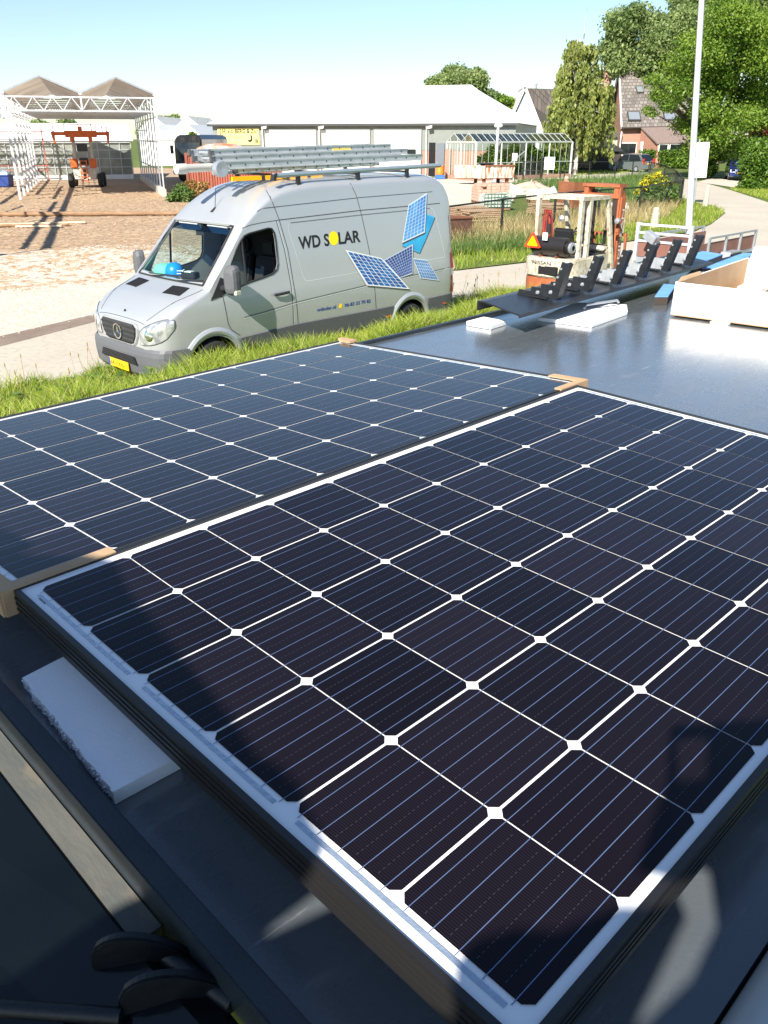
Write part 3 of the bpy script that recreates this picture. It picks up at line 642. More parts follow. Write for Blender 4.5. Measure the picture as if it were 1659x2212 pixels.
q = MB(); q.prism([(-.114, -.47, .43), (-.114, .47, .43), (-.112, .42, .53), (-.112, -.42, .53)], (.012, 0, 0)); ai = q.build('air_intake', M['dark_hole'], van)
q = MB(); [q.bx(-.120, -.112, -.42, .42, z, z+.008) for z in (.455, .48, .505)]; q.build('slats', M['black_plastic'], ai)
# painted nose below bonnet and grille
GR = [(-.40, .95), (.40, .95), (.46, .90), (.44, .80), (.37, .70), (.30, .675), (-.30, .675), (-.37, .70), (-.44, .80), (-.46, .90)]
q = MB(); q.prism([(-.030, y, z) for y, z in [(y*1.10, .81+(z-.81)*1.13) for y, z in GR]], (.05, 0, 0)); q.build('grille_surround', M['silver'], van, bevel=.012)
gr = MB(); gr.prism([(-.034, y, z) for y, z in GR], (.03, 0, 0)); g = gr.build('grille', M['dark_hole'], van)
q = MB()
for z, h in ((.90, .022), (.835, .026), (.77, .026), (.705, .016)):
    wd = ip(z, [.675, .7, .8, .9, .95], [.30, .36, .43, .45, .40]); q.bx(-.052, -.036, -wd, wd, z-h/2, z+h/2)
q.build('grille_bar', M['black_plastic'], g, bevel=.004)
q = MB()
for i in range(-14, 15):
    for z in (.93, .868, .803, .737): q.bx(-.044, -.035, i*.03-.004, i*.03+.004, z-.022, z+.022) if abs(i*.03) < ip(z, [.675, .7, .8, .9, .95], [.28, .34, .41, .43, .38]) else None
q.build('mesh', M['grey_plastic'], g)
M['chrome'] = mat('chrome', (.8, .81, .82), .12, 1.0)
E_ = Matrix.Translation((-.070, 0, .81)) @ Matrix.Rotation(R(-90), 4, 'Y')
q = MB(); rr_ = .105
for k in range(40):
    a, c = 2*math.pi*k/40, 2*math.pi*(k+1)/40
    P_ = lambda t, r, x: (x, r*math.sin(t), .81+r*math.cos(t))
    for (r0, x0, r1, x1) in ((rr_, -.054, rr_, -.072), (rr_, -.072, rr_-.016, -.074), (rr_-.016, -.074, rr_-.016, -.054)):
        q.quad(P_(a, r0, x0), P_(c, r0, x0), P_(c, r1, x1), P_(a, r1, x1))
for k in range(3):
    a = 2*math.pi*k/3; t1, t2 = a-math.pi/3, a+math.pi/3
    tip = (-.064, .092*math.sin(a), .81+.092*math.cos(a)); l_, r_ = (-.064, .018*math.sin(t1), .81+.018*math.cos(t1)), (-.064, .018*math.sin(t2), .81+.018*math.cos(t2)); top = (-.080, 0, .81)
    q.add([tip, l_, top, r_], [(0, 1, 2), (0, 2, 3)])
q.build('star_emblem', M['chrome'], g, recalc=False)
q = MB(); q.lathe([(0, 0), (.095, 0), (.095, .004), (0, .004)], E_ @ Matrix.Translation((0, 0, -.012)), 28); q.build('emblem_plate', M['black_plastic'], g)
q = MB(); q.lathe([(0, 0), (.026, 0), (.026, .006), (0, .007)], Matrix.Translation((.15, 0, surf_top(.15, 0))) @ Matrix.Rotation(R(-55), 4, 'Y'), 18); q.build('bonnet_badge', M['black_plastic'], van)
lampm = mat('headlamp_glass', (.34, .37, .39), .10, .5, c2=(.72, .74, .75), scale=7, lo=.42, hi=.58, coat=1)
def nose_x(y, z):                                            # where the front skin meets width y and height z
    lo, hi = 0.0, 1.2
    for _ in range(26):
        mid = (lo+hi)/2
        if abs(y) <= yside(mid, z)*.999 and z <= surf_top(mid, y): hi = mid
        else: lo = mid
    return hi
def front_pt(y, z, off): return (nose_x(y, z)-off*.7, y+math.copysign(off*.6, y), z)
for s in (-1, 1):
    H_ = [(-.02, .505, .70), (.0, .50, .80), (.05, .56, .92)]
    top = [(.515, .87), (.60, .935), (.70, .985), (.78, 1.02), (.85, 1.045), (.90, 1.055), (.945, 1.04)]; bot = [(.515, .70), (.60, .70), (.70, .715), (.78, .735), (.85, .765), (.90, .81), (.945, .93)]
    q = MB(); rows = []
    for (yt, z1), (yb, z0) in zip(top, bot):
        rows.append([front_pt(s*yt, z0+(z1-z0)*t/7, .010+.012*math.sin(math.pi*t/7)) for t in range(8)])
    for i in range(len(rows)-1):
        for t in range(7): q.quad(rows[i][t], rows[i+1][t], rows[i+1][t+1], rows[i][t+1])
    h = q.build('headlight', lampm, van, smooth=70)
    q = MB(); c = Vector(front_pt(s*.70, .845, .014)); q.lathe([(.075, 0), (.07, .004), (.05, .008), (0, .010)], Matrix.Translation(c) @ Vector((-1, s*.55, .25)).to_track_quat('Z', 'Y').to_matrix().to_4x4(), 20); q.build('lens', M['chrome'], h, 50)
    q = MB()
    outl = [rows[i][7] for i in range(len(rows))]+[rows[-1][t] for t in (6, 5, 4, 3, 2, 1)]+[rows[i][0] for i in reversed(range(len(rows)))]
    q.tube(outl+[outl[0]], .006, 5); q.build('lamp_seam', M['seam'], h)
# number plate
q = MB(); q.bx(-.132, -.118, -.26, .26, .31, .425); pl = q.build('number_plate', mat('yellow_plate', (.85, .50, .01), .4), van)
q = MB(); q.bx(-.134, -.1322, .225, .26, .312, .423); q.build('blue_band', mat('plate_blue', (.02, .06, .4), .4), pl)
v_, f_ = text_mesh('64-VXN-1', .10, .42); q = MB(); q.add([(-.1335, .215-x, .33+y*.95) for x, y in v_], f_); q.build('plate_lettering', M['ink'], pl, recalc=False)
# bonnet vents, wipers
def topq(pts, off): return [(x, y, surf_top(x, y)+off) for x, y in pts]
for s in (-1, 1):
    pts = [(.86, s*.30), (.90, s*.66), (.70, s*.70), (.66, s*.34)]
    q = MB(); q.add(topq(fine(pts, 4), .004), [tuple(range(16))]); v = q.build('bonnet_vent', M['dark_hole'], van)
    q = MB()
    for k in range(1, 12):
        t = k/12; a = [pts[0][i]+(pts[1][i]-pts[0][i])*t for i in (0, 1)]; c = [pts[3][i]+(pts[2][i]-pts[3][i])*t for i in (0, 1)]
        q.bar((a[0], a[1], surf_top(*a)+.007), (c[0], c[1], surf_top(*c)+.007), .007, .005)
    q.build('vent_bar', M['black_plastic'], v)
for y0, y1 in ((-.28, -.78), (.42, -.18)):
    q = MB(); P0 = (.955, y0, surf_top(.955, y0)+.02); q.tube([P0, (1.00, (y0+y1)/2, 1.44), (1.035, y1, 1.445)], .009, 6); q.tube([(1.005, y0+.12, 1.43), (1.055, y1-.02, 1.455)], .006, 5); q.build('wiper', M['black_plastic'], van)
q = MB(); stripe_pts = []
for s in (-1, 1):
    L_ = []
    for k in range(24):
        x = .10+.86*k/23; y = s*(.60+.27*(k/23)**.8); L_.append((x, y, surf_top(x, y)+.001))
    q.tube(L_, .0055, 4)
q.tube([(.055, -.6+1.2*k/16, surf_top(.055, -.6+1.2*k/16)) for k in range(17)], .006, 4)
q.build('bonnet_seam', M['seam'], van)
# glazing
M['windscreen'] = glassmat('windscreen_glass', (.86, .97, .96), .04, .01)
M['tintband'] = glassmat('tinted_windscreen_top', (.12, .25, .45), .04, .01)
q = MB(); q2 = MB(); n = 14
def wsx(z): 
    xs_ = np.linspace(.98, 1.72, 60); zz_ = [zc(x) for x in xs_]; return float(np.interp(z, zz_, xs_))
rows = []
for i in range(n+1):
    z = 1.40+(2.10-1.40)*i/n; row = []
    for k in range(21):
        a = -1+2*k/20; y = a*(.815-.105*i/n)
        # find x on the skin where its height at this width is z
        lo, hi = .9, 1.85
        for _ in range(30):
            mid = (lo+hi)/2
            if surf_top(mid, y) < z: lo = mid
            else: hi = mid
        row.append((lo+.006, y, z-.004))
    rows.append(row)
for i in range(n):
    for k in range(20): (q2 if i >= n-2 else q).quad(rows[i][k], rows[i][k+1], rows[i+1][k+1], rows[i+1][k])
w = q.build('windscreen', M['windscreen'], van, smooth=60, recalc=False); q2.build('tint_band', M['tintband'], w, 60, recalc=False)
q = MB()
loop = rows[0]+[r[-1] for r in rows[1:]]+list(reversed(rows[-1]))[1:]+[r[0] for r in reversed(rows[1:-1])]
loop = [(x-.014, y, z+.006) for x, y, z in loop]; q.tube(loop+[loop[0]], .014, 6); q.build('windscreen_seal', M['black_plastic'], van, smooth=60)
M['sideglass'] = glassmat('side_glass', (.72, .82, .82), .04, .01)
for s in (-1, 1):
    poly = [(x, z) for x, z in SIDEWIN if x <= 1.66]; poly = [p for p in SIDEWIN if p[0] <= 1.66]
    q = MB(); patch(q, [(1.235, 1.325), (1.30, 1.47), (1.38, 1.62), (1.50, 1.80), (1.60, 1.92), (1.63, 1.94), (1.62, 1.38), (1.45, 1.335)], -.012, s); q.build('quarter_glass', M['sideglass'], van, recalc=False)
    if s > 0:
        q = MB(); patch(q, SIDEWIN[5:16], -.014, s); q.build('side_window', M['sideglass'], van, recalc=False)
    q = MB(); pts = [sd(x, z, -.002, s) for x, z in fine(SIDEWIN, 3)]; q.tube(pts+[pts[0]], .014, 6); q.tube([sd(1.632, 1.93, -.005, s), sd(1.622, 1.385, -.005, s)], .017, 6); q.build('window_seal', M['black_plastic'], van, smooth=60)
    q = MB(); tri = [(1.20, 1.50), (1.005, 1.225), (1.205, 1.265), (1.30, 1.31), (1.29, 1.46)]; q.prism([sd(x, z, .002, s) for x, z in tri], (0, s*.008, 0)); q.build('mirror_base', M['black_plastic'], van)
    # door mirror
    q = MB(); q.bar((1.20, s*(.97), 1.36), (1.22, s*1.10, 1.40), .09, .07); mr_ = q.build('mirror', M['black_plastic'], van, bevel=.01)
    hs = MB(); mm = Matrix.Translation((1.235, s*1.17, 1.48)) @ Matrix.Rotation(s*R(-12), 4, 'Z')
    prof_ = []
    nn = 16; rings = []
    for (dx, sc) in ((-.085, .55), (-.07, .82), (-.03, .98), (.02, 1.0), (.05, .97)):
        ring = []
        for k in range(nn):
            a = 2*math.pi*k/nn; c, s2 = math.cos(a), math.sin(a); e = .5
            ring.append(mm @ Vector((dx, math.copysign(abs(c)**e, c)*.105*sc, math.copysign(abs(s2)**e, s2)*.195*sc)))
        rings.append(ring)
    for i in range(4):
        for k in range(nn): hs.quad(rings[i][k], rings[i][(k+1) % nn], rings[i+1][(k+1) % nn], rings[i+1][k])
    hs.add(rings[0], [tuple(range(nn))]); hs.add(rings[-1], [tuple(range(nn))]); hs.build('mirror_housing', M['grey_plastic'], mr_, smooth=50)
    q = MB(); q.box(mm @ Vector((-.01, s*.085, -.15)), (.10, .05, .06), mm.to_3x3()); q.build('indicator', mat('clear_lamp', (.75, .72, .6), .15, .2), mr_, bevel=.008)
    # door handle, tail lamps, side markers
    q = MB(); q.tube([sd(2.05, 1.172, .03, s), sd(2.12, 1.176, .045, s), sd(2.25, 1.182, .045, s), sd(2.31, 1.184, .03, s)], .020, 8); q.lathe([(0, 0), (.05, 0), (.05, .006), (0, .006)], Matrix.Translation(sd(2.16, 1.17, .0, s)) @ Matrix.Rotation(R(90)*-s, 4, 'X') , 18) if s > 0 else None; q.build('door_handle', M['black_plastic'], van, smooth=50)
    for z0, z1, m in ((.74, 1.03, M['red']), (1.035, 1.14, mat('clear_lamp', (.7, .7, .68), .2, .2)), (1.145, 1.40, M['red'])):
        q = MB(); q.add([(x, s*(yside(min(x, 6.02), z)+.006), z) for x, z in ((5.93, z0), (5.93, z1), (6.02, z1), (6.045, z0))]+[(6.055, s*.80, z0), (6.055, s*.80, z1)], [(0, 3, 2, 1), (3, 4, 5, 2)]); q.build('tail_light', m, van)
q = MB(); q.add([sd(x, z, .019) for x, z in ((4.30, .565), (4.42, .565), (4.42, .535), (4.30, .535))], [(0, 1, 2, 3)]); q.add([sd(x, z, .019) for x, z in ((5.70, .595), (5.80, .595), (5.80, .565), (5.70, .565))], [(0, 1, 2, 3)]); q.build('side_marker', M['orange'], van)
q = MB(); q.bx(5.70, 6.12, -.93, .93, .40, .62); q.build('rear_bumper', M['grey_plastic'], van, bevel=.04)
# wheels
for cx in (1.0, 4.90):
    for s in (-1, 1):
        Wm = Matrix.Translation((cx, s*.76, .345)) @ Matrix.Rotation(R(90)*-s, 4, 'X')
        q = MB(); q.lathe([(.21, .0), (.30, .02), (.335, .05), (.345, .1), (.345, .16), (.335, .20), (.30, .222), (.215, .21)], Wm, 36); wl = q.build('wheel', M['black_rubber'], van, smooth=50)
        q = MB(); q.lathe([(.215, .20), (.20, .17), (.13, .15), (.12, .175), (.06, .185), (0, .185)], Wm, 28); q.build('rim', mat('grey_steel_rim', (.25, .25, .26), .5, .5), wl, smooth=40)
# cab interior
q = MB(); q.prism([(1.02, -.80, 1.25), (1.02, -.80, 1.395), (1.22, -.80, 1.40), (1.48, -.80, 1.34), (1.50, -.80, 1.05)], (0, 1.6, 0)); q.build('dashboard', mat('dark_dashboard', (.10, .115, .12), .7), van)
q = MB()
q.lathe([(.185, -.012), (.20, -.012), (.20, .012), (.185, .012), (.185, -.012)], Matrix.Translation((1.62, -.42, 1.36)) @ Matrix.Rotation(R(-52), 4, 'Y'), 24); q.build('steering_wheel', M['black_plastic'], van, 60)
for y0, y1 in ((-.72, -.22), (-.06, .36), (.36, .78)):
    q = MB(); q.bx(1.85, 2.35, y0, y1, .80, 1.0); q.prism([(2.22, y0, .98), (2.36, y0, .98), (2.46, y0, 1.62), (2.34, y0, 1.62)], (0, y1-y0, 0)); q.bx(2.38, 2.46, y0+.11, y1-.11, 1.64, 1.84); q.build('seat', mat('dark_seat_fabric', (.02, .02, .023), .9), van, bevel=.03)
q = MB(); q.bx(2.50, 2.53, -.86, .86, .5, 2.1); q.bx(.95, 2.5, -.85, .85, .42, .5); q.build('bulkhead', M['dark_hole'], van)
q = MB(); q.bx(1.60, 2.5, -.66, .66, 2.10, 2.115); q.build('headliner', mat('grey_headliner', (.25, .26, .26), .9), van)
q = MB()
for y0, y1 in ((-.60, -.12), (.12, .60)): q.box((1.655, (y0+y1)/2, 2.03), (.02, y1-y0, .14), Matrix.Rotation(R(-35), 3, 'Y'))
q.build('sun_visor', mat('pale_sun_visor', (.45, .50, .50), .8), van, bevel=.008)
q = MB(); q.box((1.58, 0, 1.97), (.03, .2, .07)); q.tube([(1.60, 0, 2.0), (1.62, 0, 2.08)], .01, 6); q.build('rear_view_mirror', M['black_plastic'], van, bevel=.008)
# aerial
q = MB(); zt = surf_top(1.78, 0); q.tube([(1.80, 0, zt), (1.86, 0, zt+.07)], [.035, .012], 8); q.tube([(1.855, 0, zt+.06), (1.89, 0, zt+.32)], .005, 5); q.build('aerial', M['black_plastic'], van)
# lettering and graphics on the side
def on_side(txt, x0, x1, z0, size, m, name, slope=0, zs_=1.0, off=.0035):
    v, f = text_mesh(txt, size, x1-x0, bold=.006 if size > .1 else .0015); q = MB(); q.add([sd(x0+x, z0+y*zs_+slope*x, off) for x, y in v], f); return q.build(name, m, van, recalc=False)
on_side('WD S', 2.605, 3.19, 1.742, .245, M['ink'], 'lettering', .005, .95)
on_side('LAR', 3.375, 3.825, 1.748, .245, M['ink'], 'lettering', .0, .95)
M['sun_yellow'] = mat('yellow_disc', (.9, .68, .005), .5)
q = MB(); q.add([sd(3.282+.095*math.cos(2*math.pi*k/36), 1.835+.098*math.sin(2*math.pi*k/36), .0035) for k in range(36)], [tuple(range(36))]); q.build('sun_disc', M['sun_yellow'], van, recalc=False)
M['blue_ink'] = mat('blue_lettering', (.03, .07, .25), .5)
on_side('wdsolar.nl', 2.83, 3.215, .835, .075, M['blue_ink'], 'lettering', -.008, .95)
on_side('06-83 55 70 82', 3.395, 3.955, .828, .075, M['blue_ink'], 'lettering', -.004, .95)
q = MB(); q.add([sd(3.308+.035*math.cos(2*math.pi*k/24), .855+.036*math.sin(2*math.pi*k/24), .0035) for k in range(24)], [tuple(range(24))]); q.build('sun_disc', M['sun_yellow'], van, recalc=False)
def gfx(quad, nu, nv, c, c2, border, lines, thick, off):
    # a solar module drawn in perspective: dark edge, white border, cells
    P_ = [Vector(p) for p in quad]
    bl = lambda u, v: (P_[0]*(1-u)+P_[1]*u)*(1-v)+(P_[3]*(1-u)+P_[2]*u)*v
    g = MB(); b_ = .0
    for i in range(4):
        a, c_ = P_[i], P_[(i+1) % 4]
    ed = [bl(u, v) for u, v in ((0, 0), (1, 0), (1, 1), (0, 1))]
    for i in range(6):
        for j in range(6): g.add([sd(bl(u, v).x+.012, bl(u, v).y-thick, off) for u, v in ((i/6, j/6), ((i+1)/6, j/6), ((i+1)/6, (j+1)/6), (i/6, (j+1)/6))], [(0, 1, 2, 3)])
    root = g.build('panel_graphic', mat('graphic_edge', (.05, .05, .06), .5), van, recalc=False)
    g = MB(); N_ = 6
    for i in range(N_):
        for j in range(N_): g.add([sd(*bl(u, v), off+.001) for u, v in ((i/N_, j/N_), ((i+1)/N_, j/N_), ((i+1)/N_, (j+1)/N_), (i/N_, (j+1)/N_))], [(0, 1, 2, 3)])
    g.build('border', mat('graphic_border', border, .5), root, recalc=False)
    g = MB(); k = .035; w = .07
    for i in range(nu):
        for j in range(nv):
            u0, u1 = k+(1-2*k)*(i+w)/nu, k+(1-2*k)*(i+1-w)/nu; v0, v1 = k+(1-2*k)*(j+w)/nv, k+(1-2*k)*(j+1-w)/nv
            g.add([sd(*bl(u, v), off+.002) for u, v in ((u0, v0), (u1, v0), (u1, v1), (u0, v1))], [(0, 1, 2, 3)])
    g.build('cells', mat('graphic_cells', c, .4, c2=c2, scale=3), root, recalc=False)
gfx([(4.725, 1.615), (5.27, 2.08), (5.566, 1.995), (5.13, 1.465)], 9, 4, (.02, .28, .60), (.04, .42, .70), (.05, .40, .68), 0, .015, .003)
gfx([(4.94, 2.215), (5.40, 2.375), (5.285, 1.775), (4.725, 1.655)], 6, 10, (.03, .16, .52), (.10, .36, .70), (.62, .70, .76), 0, .02, .007)
gfx([(4.955, 1.404), (5.30, 1.345), (5.60, .975), (5.11, 1.07)], 7, 6, (.05, .17, .42), (.12, .26, .5), (.6, .66, .7), 0, .01, .0045)
gfx([(4.262, 1.43), (4.982, 1.62), (4.925, 1.165), (4.621, 1.125)], 10, 9, (.015, .04, .20), (.03, .10, .36), (.5, .56, .62), 0, .008, .006)
gfx([(3.481, 1.657), (4.232, 1.47), (4.849, .925), (3.871, 1.096)], 7, 9, (.012, .06, .26), (.02, .16, .42), (.72, .75, .76), 0, .016, .010)
# shorten the nose: everything ahead of the front wheels is drawn back a little
def short(o):
    for ch in kids(o):
        if ch.name.split('.')[0] not in ('wheel', 'rim', 'wheel_arch'):
            me_ = ch.data; n_ = len(me_.vertices); co = np.empty(n_*3, np.float32); me_.vertices.foreach_get('co', co); co = co.reshape(-1, 3)
            f_ = co[:, 0] < .55; co[f_, 0] = .55-(.55-co[f_, 0])*.70; me_.vertices.foreach_set('co', co.ravel()); me_.update()
        short(ch)
short(van)
# things on the dashboard
VM = Matrix.Translation((-3.70, 11.02, 0)) @ Matrix.Rotation(VA, 4, 'Z')
h = thing('safety_helmet', 'bright blue safety helmet on the dashboard of the silver van', 'helmet', VM @ Matrix.Translation((1.34, .40, 1.375)))
q = MB(); q.lathe([(.135, 0), (.138, .05), (.128, .10), (.095, .15), (.05, .175), (0, .182)], Matrix.Identity(4), 24); q.build('shell', mat('bright_blue_plastic', (.01, .22, .60), .3), h, smooth=60)
q = MB(); q.prism([(-.20, -.09, .0), (-.20, .09, .0), (-.10, .13, .02), (-.10, -.13, .02)], (0, 0, .012)); q.build('peak', mat('bright_blue_plastic', (.01, .22, .60), .3), h)
q = MB(); q.lathe([(0, 0), (.02, .0), (.16, .02), (.165, .08), (.14, .13), (.07, .16), (0, .165)], Matrix.Identity(4), 20); o = q.build('cap', mat('pale_green_fabric', (.15, .50, .36), .7), None, smooth=60); o.matrix_world = VM @ Matrix.Translation((1.30, .60, 1.36)); tag(o, 'pale green cap in the far corner of the van windscreen', 'cap')
c = thing('cable_tester', 'grey and black meter with coiled white cable on the van dashboard', 'meter', VM @ Matrix.Translation((1.22, -.20, 1.40)))
MB().box((0, 0, .05), (.13, .24, .09), Matrix.Rotation(.3, 3, 'Z')).build('case', M['black_plastic'], c, bevel=.012); MB().box((-.01, .0, .098), (.09, .12, .012), Matrix.Rotation(.3, 3, 'Z')).build('top_plate', mat('pale_grey_plastic', (.6, .62, .62), .5), c)
q = MB(); q.tube([(.0+.05*math.cos(a)*(1-.02*a), .24+.07*math.sin(a), .03+.006*a) for a in np.linspace(0, 12, 50)], .006, 5); q.build('cable', M['white_paint'], c)
# ------------------------------------------------------------------ on the van's roof
rk = thing('roof_rack', 'pale blue aluminium rail roof rack on the silver van', 'roof rack', VM)
q = MB(); q.tube([(2.36, -.72, 2.715), (5.85, -.72, 2.775)], .034, 12); q.tube([(2.36, .72, 2.715), (5.85, .72, 2.775)], .034, 12); q.build('side_rail', mat('blue_grey_aluminium', (.42, .50, .55), .35, .6), rk, 40)
for x in (2.80, 3.97, 5.05):
    q = MB(); q.bar((x, -.70, 2.70), (x, .70, 2.70), .05, .03); q.build('crossbar', M['black_plastic'], rk)
    for s in (-1, 1): q = MB(); q.bx(x-.03, x+.03, s*.72-.02, s*.72+.02, 2.55, 2.73); q.build('foot', M['black_plastic'], rk)
q = MB(); q.prism([(2.33, -.76, 2.65), (2.38, -.76, 2.65), (2.40, -.76, 2.75), (2.35, -.76, 2.73)], (0, .08, 0)); q.build('end_cap', M['black_plastic'], rk)
pt = thing('plastic_pipe', 'grey plastic drain pipe sticking out beyond the front of the roof rack', 'pipe', VM)
q = MB(); q.lathe([(.050, 0), (.066, .0), (.066, .16), (.056, .18), (.056, 3.3), (.050, 3.3), (.050, 0)], Matrix.Translation((1.42, .22, 2.80)) @ Matrix.Rotation(R(89), 4, 'Y'), 20); q.build('tube', mat('grey_pvc', (.55, .54, .50), .5), pt, smooth=40)
q = MB(); q.lathe([(0, .012), (.052, .012), (.052, .02), (0, .02)], Matrix.Translation((1.42, .22, 2.80)) @ Matrix.Rotation(R(89), 4, 'Y'), 20); q.build('end_plug', mat('white_plug', (.7, .68, .62), .6), pt)
M['alu'] = mat('scuffed_aluminium', (.55, .58, .60), .42, .65, c2=(.68, .69, .70), scale=9)
M['alu_green'] = mat('green_tinged_aluminium', (.46, .54, .50), .45, .5, c2=(.55, .6, .57), scale=9)
def ladder(lab, x0, x1, yy, z0, z1, w, hgt, m, nr, vertical=True):
    L_ = thing('ladder', lab, 'ladder', VM, group='ladders lying on the van roof rack')
    f = lambda x: z0+(z1-z0)*(x-x0)/(x1-x0)
    for y in (yy-w/2, yy+w/2):
        q = MB(); q.bar((x0, y, z0), (x1, y, z1), .028, hgt); q.bar((x0+.01, y-.02, z0+hgt/2), (x1-.01, y-.02, z1+hgt/2), .016, .012); q.bar((x0+.01, y-.02, z0-hgt/2), (x1-.01, y-.02, z1-hgt/2), .016, .012); q.build('stile', m, L_)
    for k in range(nr):
        q = MB(); q2 = MB()
        x = x0+.15+(x1-x0-.3)*k/(nr-1); q.tube([(x, yy-w/2, f(x)), (x, yy+w/2, f(x))], .016, 8); q2.tube([(x, yy-w/2-.018, f(x)), (x, yy-w/2-.0145, f(x))], .013, 8); q2.build('rivet', M['seam'], q.build('rung', m, L_))
    for y in (yy-w/2, yy+w/2): q = MB(); q.bx(x0-.03, x0+.06, y-.022, y+.022, z0-hgt/2-.01, z0+hgt/2+.01); q.build('end_cap', M['grey_plastic'], L_, bevel=.01)
ladder('silver ladder on top of the stack, with the yellow sticker', 1.84, 5.40, .24, 3.00, 3.06, .50, .07, M['alu'], 14)
ladder('silver ladder second from the top of the stack', 1.78, 5.68, .10, 2.925, 2.985, .44, .075, M['alu'], 15)
ladder('broad silver ladder near the bottom of the stack, nearest the viewer', 1.82, 5.90, -.02, 2.845, 2.895, .50, .09, M['alu'], 16)
ladder('green tinged ladder lowest in the stack', 2.10, 4.9, .05, 2.765, 2.82, .46, .06, M['alu_green'], 12)
q = MB(); q.lathe([(.085, -.05), (.10, -.05), (.10, .05), (.085, .05), (0, .04)], Matrix.Translation((1.80, -.28, 2.80)) @ Matrix.Rotation(R(90), 4, 'X'), 24); q.lathe([(0, -.045), (.085, -.045)], Matrix.Translation((1.80, -.28, 2.80)) @ Matrix.Rotation(R(90), 4, 'X'), 24); o = q.build('ladder_roller', M['galv']); o.matrix_world = VM; tag(o, 'round roller at the front end of the ladder stack', 'roller')
yb = thing('spirit_level', 'bright yellow spirit level lying under the ladders', 'level', VM)
q = MB(); q.bx(1.95, 3.6, -.34, -.28, 2.645, 2.70); q.build('beam', mat('bright_orange_yellow', (.95, .42, .0), .4), yb)
q = MB(); [q.bx(x, x+.06, -.342, -.278, 2.643, 2.702) for x in (2.45, 2.9, 3.3)]; q.build('vial', mat('black_mark', (.03, .03, .03), .5), yb)
stk = MB(); stk.bx(4.1, 4.5, -.028, -.016, 3.0, 3.045); stk.build('sticker', mat('yellow_sticker', (.75, .6, .15), .5), [x for x in bpy.data.objects if x.get('label', '').startswith('silver ladder on top')][0])
# ================================================================== ground
def groundmat(name, c, c2, c3, sc, s2, bump=.5, bs=8, rough=.95):
    return mat(name, c, rough, c2=c2, scale=sc, c3=c3, s3=s2, bump=bump, bscale=bs, spec=.2)
M['soil'] = groundmat('sandy_soil', (.35, .25, .165), (.44, .325, .225), (.26, .18, .115), .35, 3.5, 1.0, 9)
M['grassland'] = groundmat('grassland', (.07, .11, .02), (.11, .15, .035), (.15, .15, .05), .3, 2, .8, 6)
M['asphalt'] = groundmat('pale_asphalt', (.42, .38, .315), (.47, .43, .36), (.37, .33, .275), .35, 9, .35, 60, .85)
M['asphalt_shade'] = groundmat('shaded_asphalt', (.21, .20, .185), (.25, .235, .215), (.19, .18, .165), .25, 9, .35, 60, .85)
M['asphalt_dark'] = groundmat('worn_edge', (.20, .155, .125), (.25, .20, .165), (.17, .13, .10), 1.2, 9, .4, 40, .9)
M['gravel'] = groundmat('pale_gravel', (.46, .42, .355), (.51, .465, .395), (.41, .36, .295), .8, 14, .6, 40)
M['yard'] = groundmat('yard_concrete', (.52, .46, .37), (.58, .52, .43), (.44, .38, .30), .3, 3, .3, 10)
def sheet(name, pix, z, m, world_pts=None):
    pts = [tuple(gnd(*p, z)) for p in pix] if pix else [(x, y, z) for x, y in world_pts]
    bm = bmesh.new(); vs_ = [bm.verts.new(p) for p in pts]; bm.faces.new(vs_); bmesh.ops.triangulate(bm, faces=bm.faces[:]); bmesh.ops.recalc_face_normals(bm, faces=bm.faces)
    for f in bm.faces:
        if f.normal.z < 0: f.normal_flip()
    me = bpy.data.meshes.new(name); bm.to_mesh(me); bm.free(); return struct(link(name, me, m))
sheet('ground', None, -.03, M['grassland'], [(900*math.cos(a), 500+900*math.sin(a)) for a in np.linspace(0, 2*math.pi, 49)[:-1]])
sheet('dirt_lot', [(-700, 880), (-60, 770), (215, 694), (420, 650), (980, 583), (1020, 520), (1000, 440), (960, 385), (700, 372), (300, 362), (-900, 352)], -.012, M['soil'])
sheet('gravel_lot', [(-500, 800), (0, 728), (215, 680), (420, 640), (520, 560), (360, 545), (200, 535), (0, 545), (-400, 555)], -.006, M['gravel'])
sheet('yard_paving', [(930, 384), (1115, 381), (1125, 405), (1105, 440), (1000, 452), (960, 440)], -.004, M['yard'])
sheet('road', [(-500, 1010), (0, 860), (500, 800), (1150, 655), (1400, 640), (1640, 600), (1900, 540), (1900, 410), (1659, 437), (1576, 410), (1530, 397), (1475, 385), (1402, 368), (1230, 374), (1030, 371), (1030, 381), (1215, 387), (1321, 386), (1400, 377), (1473, 401), (1475, 427), (1502, 438), (1543, 445), (1567, 460), (1537, 484), (1497, 502), (1320, 528), (1132, 568), (985, 585), (420, 655), (215, 692), (0, 748), (-500, 895)], 0.0, M['asphalt'])
sheet('road_edge', [(-300, 822), (0, 748), (215, 692), (420, 655), (425, 645), (215, 676), (0, 726), (-300, 800)], .004, M['asphalt_dark'])
sheet('driveway', [(1506, 393), (1594, 406), (1600, 392), (1540, 384)], .008, M['gravel'])
sheet('far_road_shade', [(1410, 372), (1480, 384), (1474, 401), (1400, 378)], .006, M['asphalt_shade'])  # shadow on the far road, put in as a darker sheet
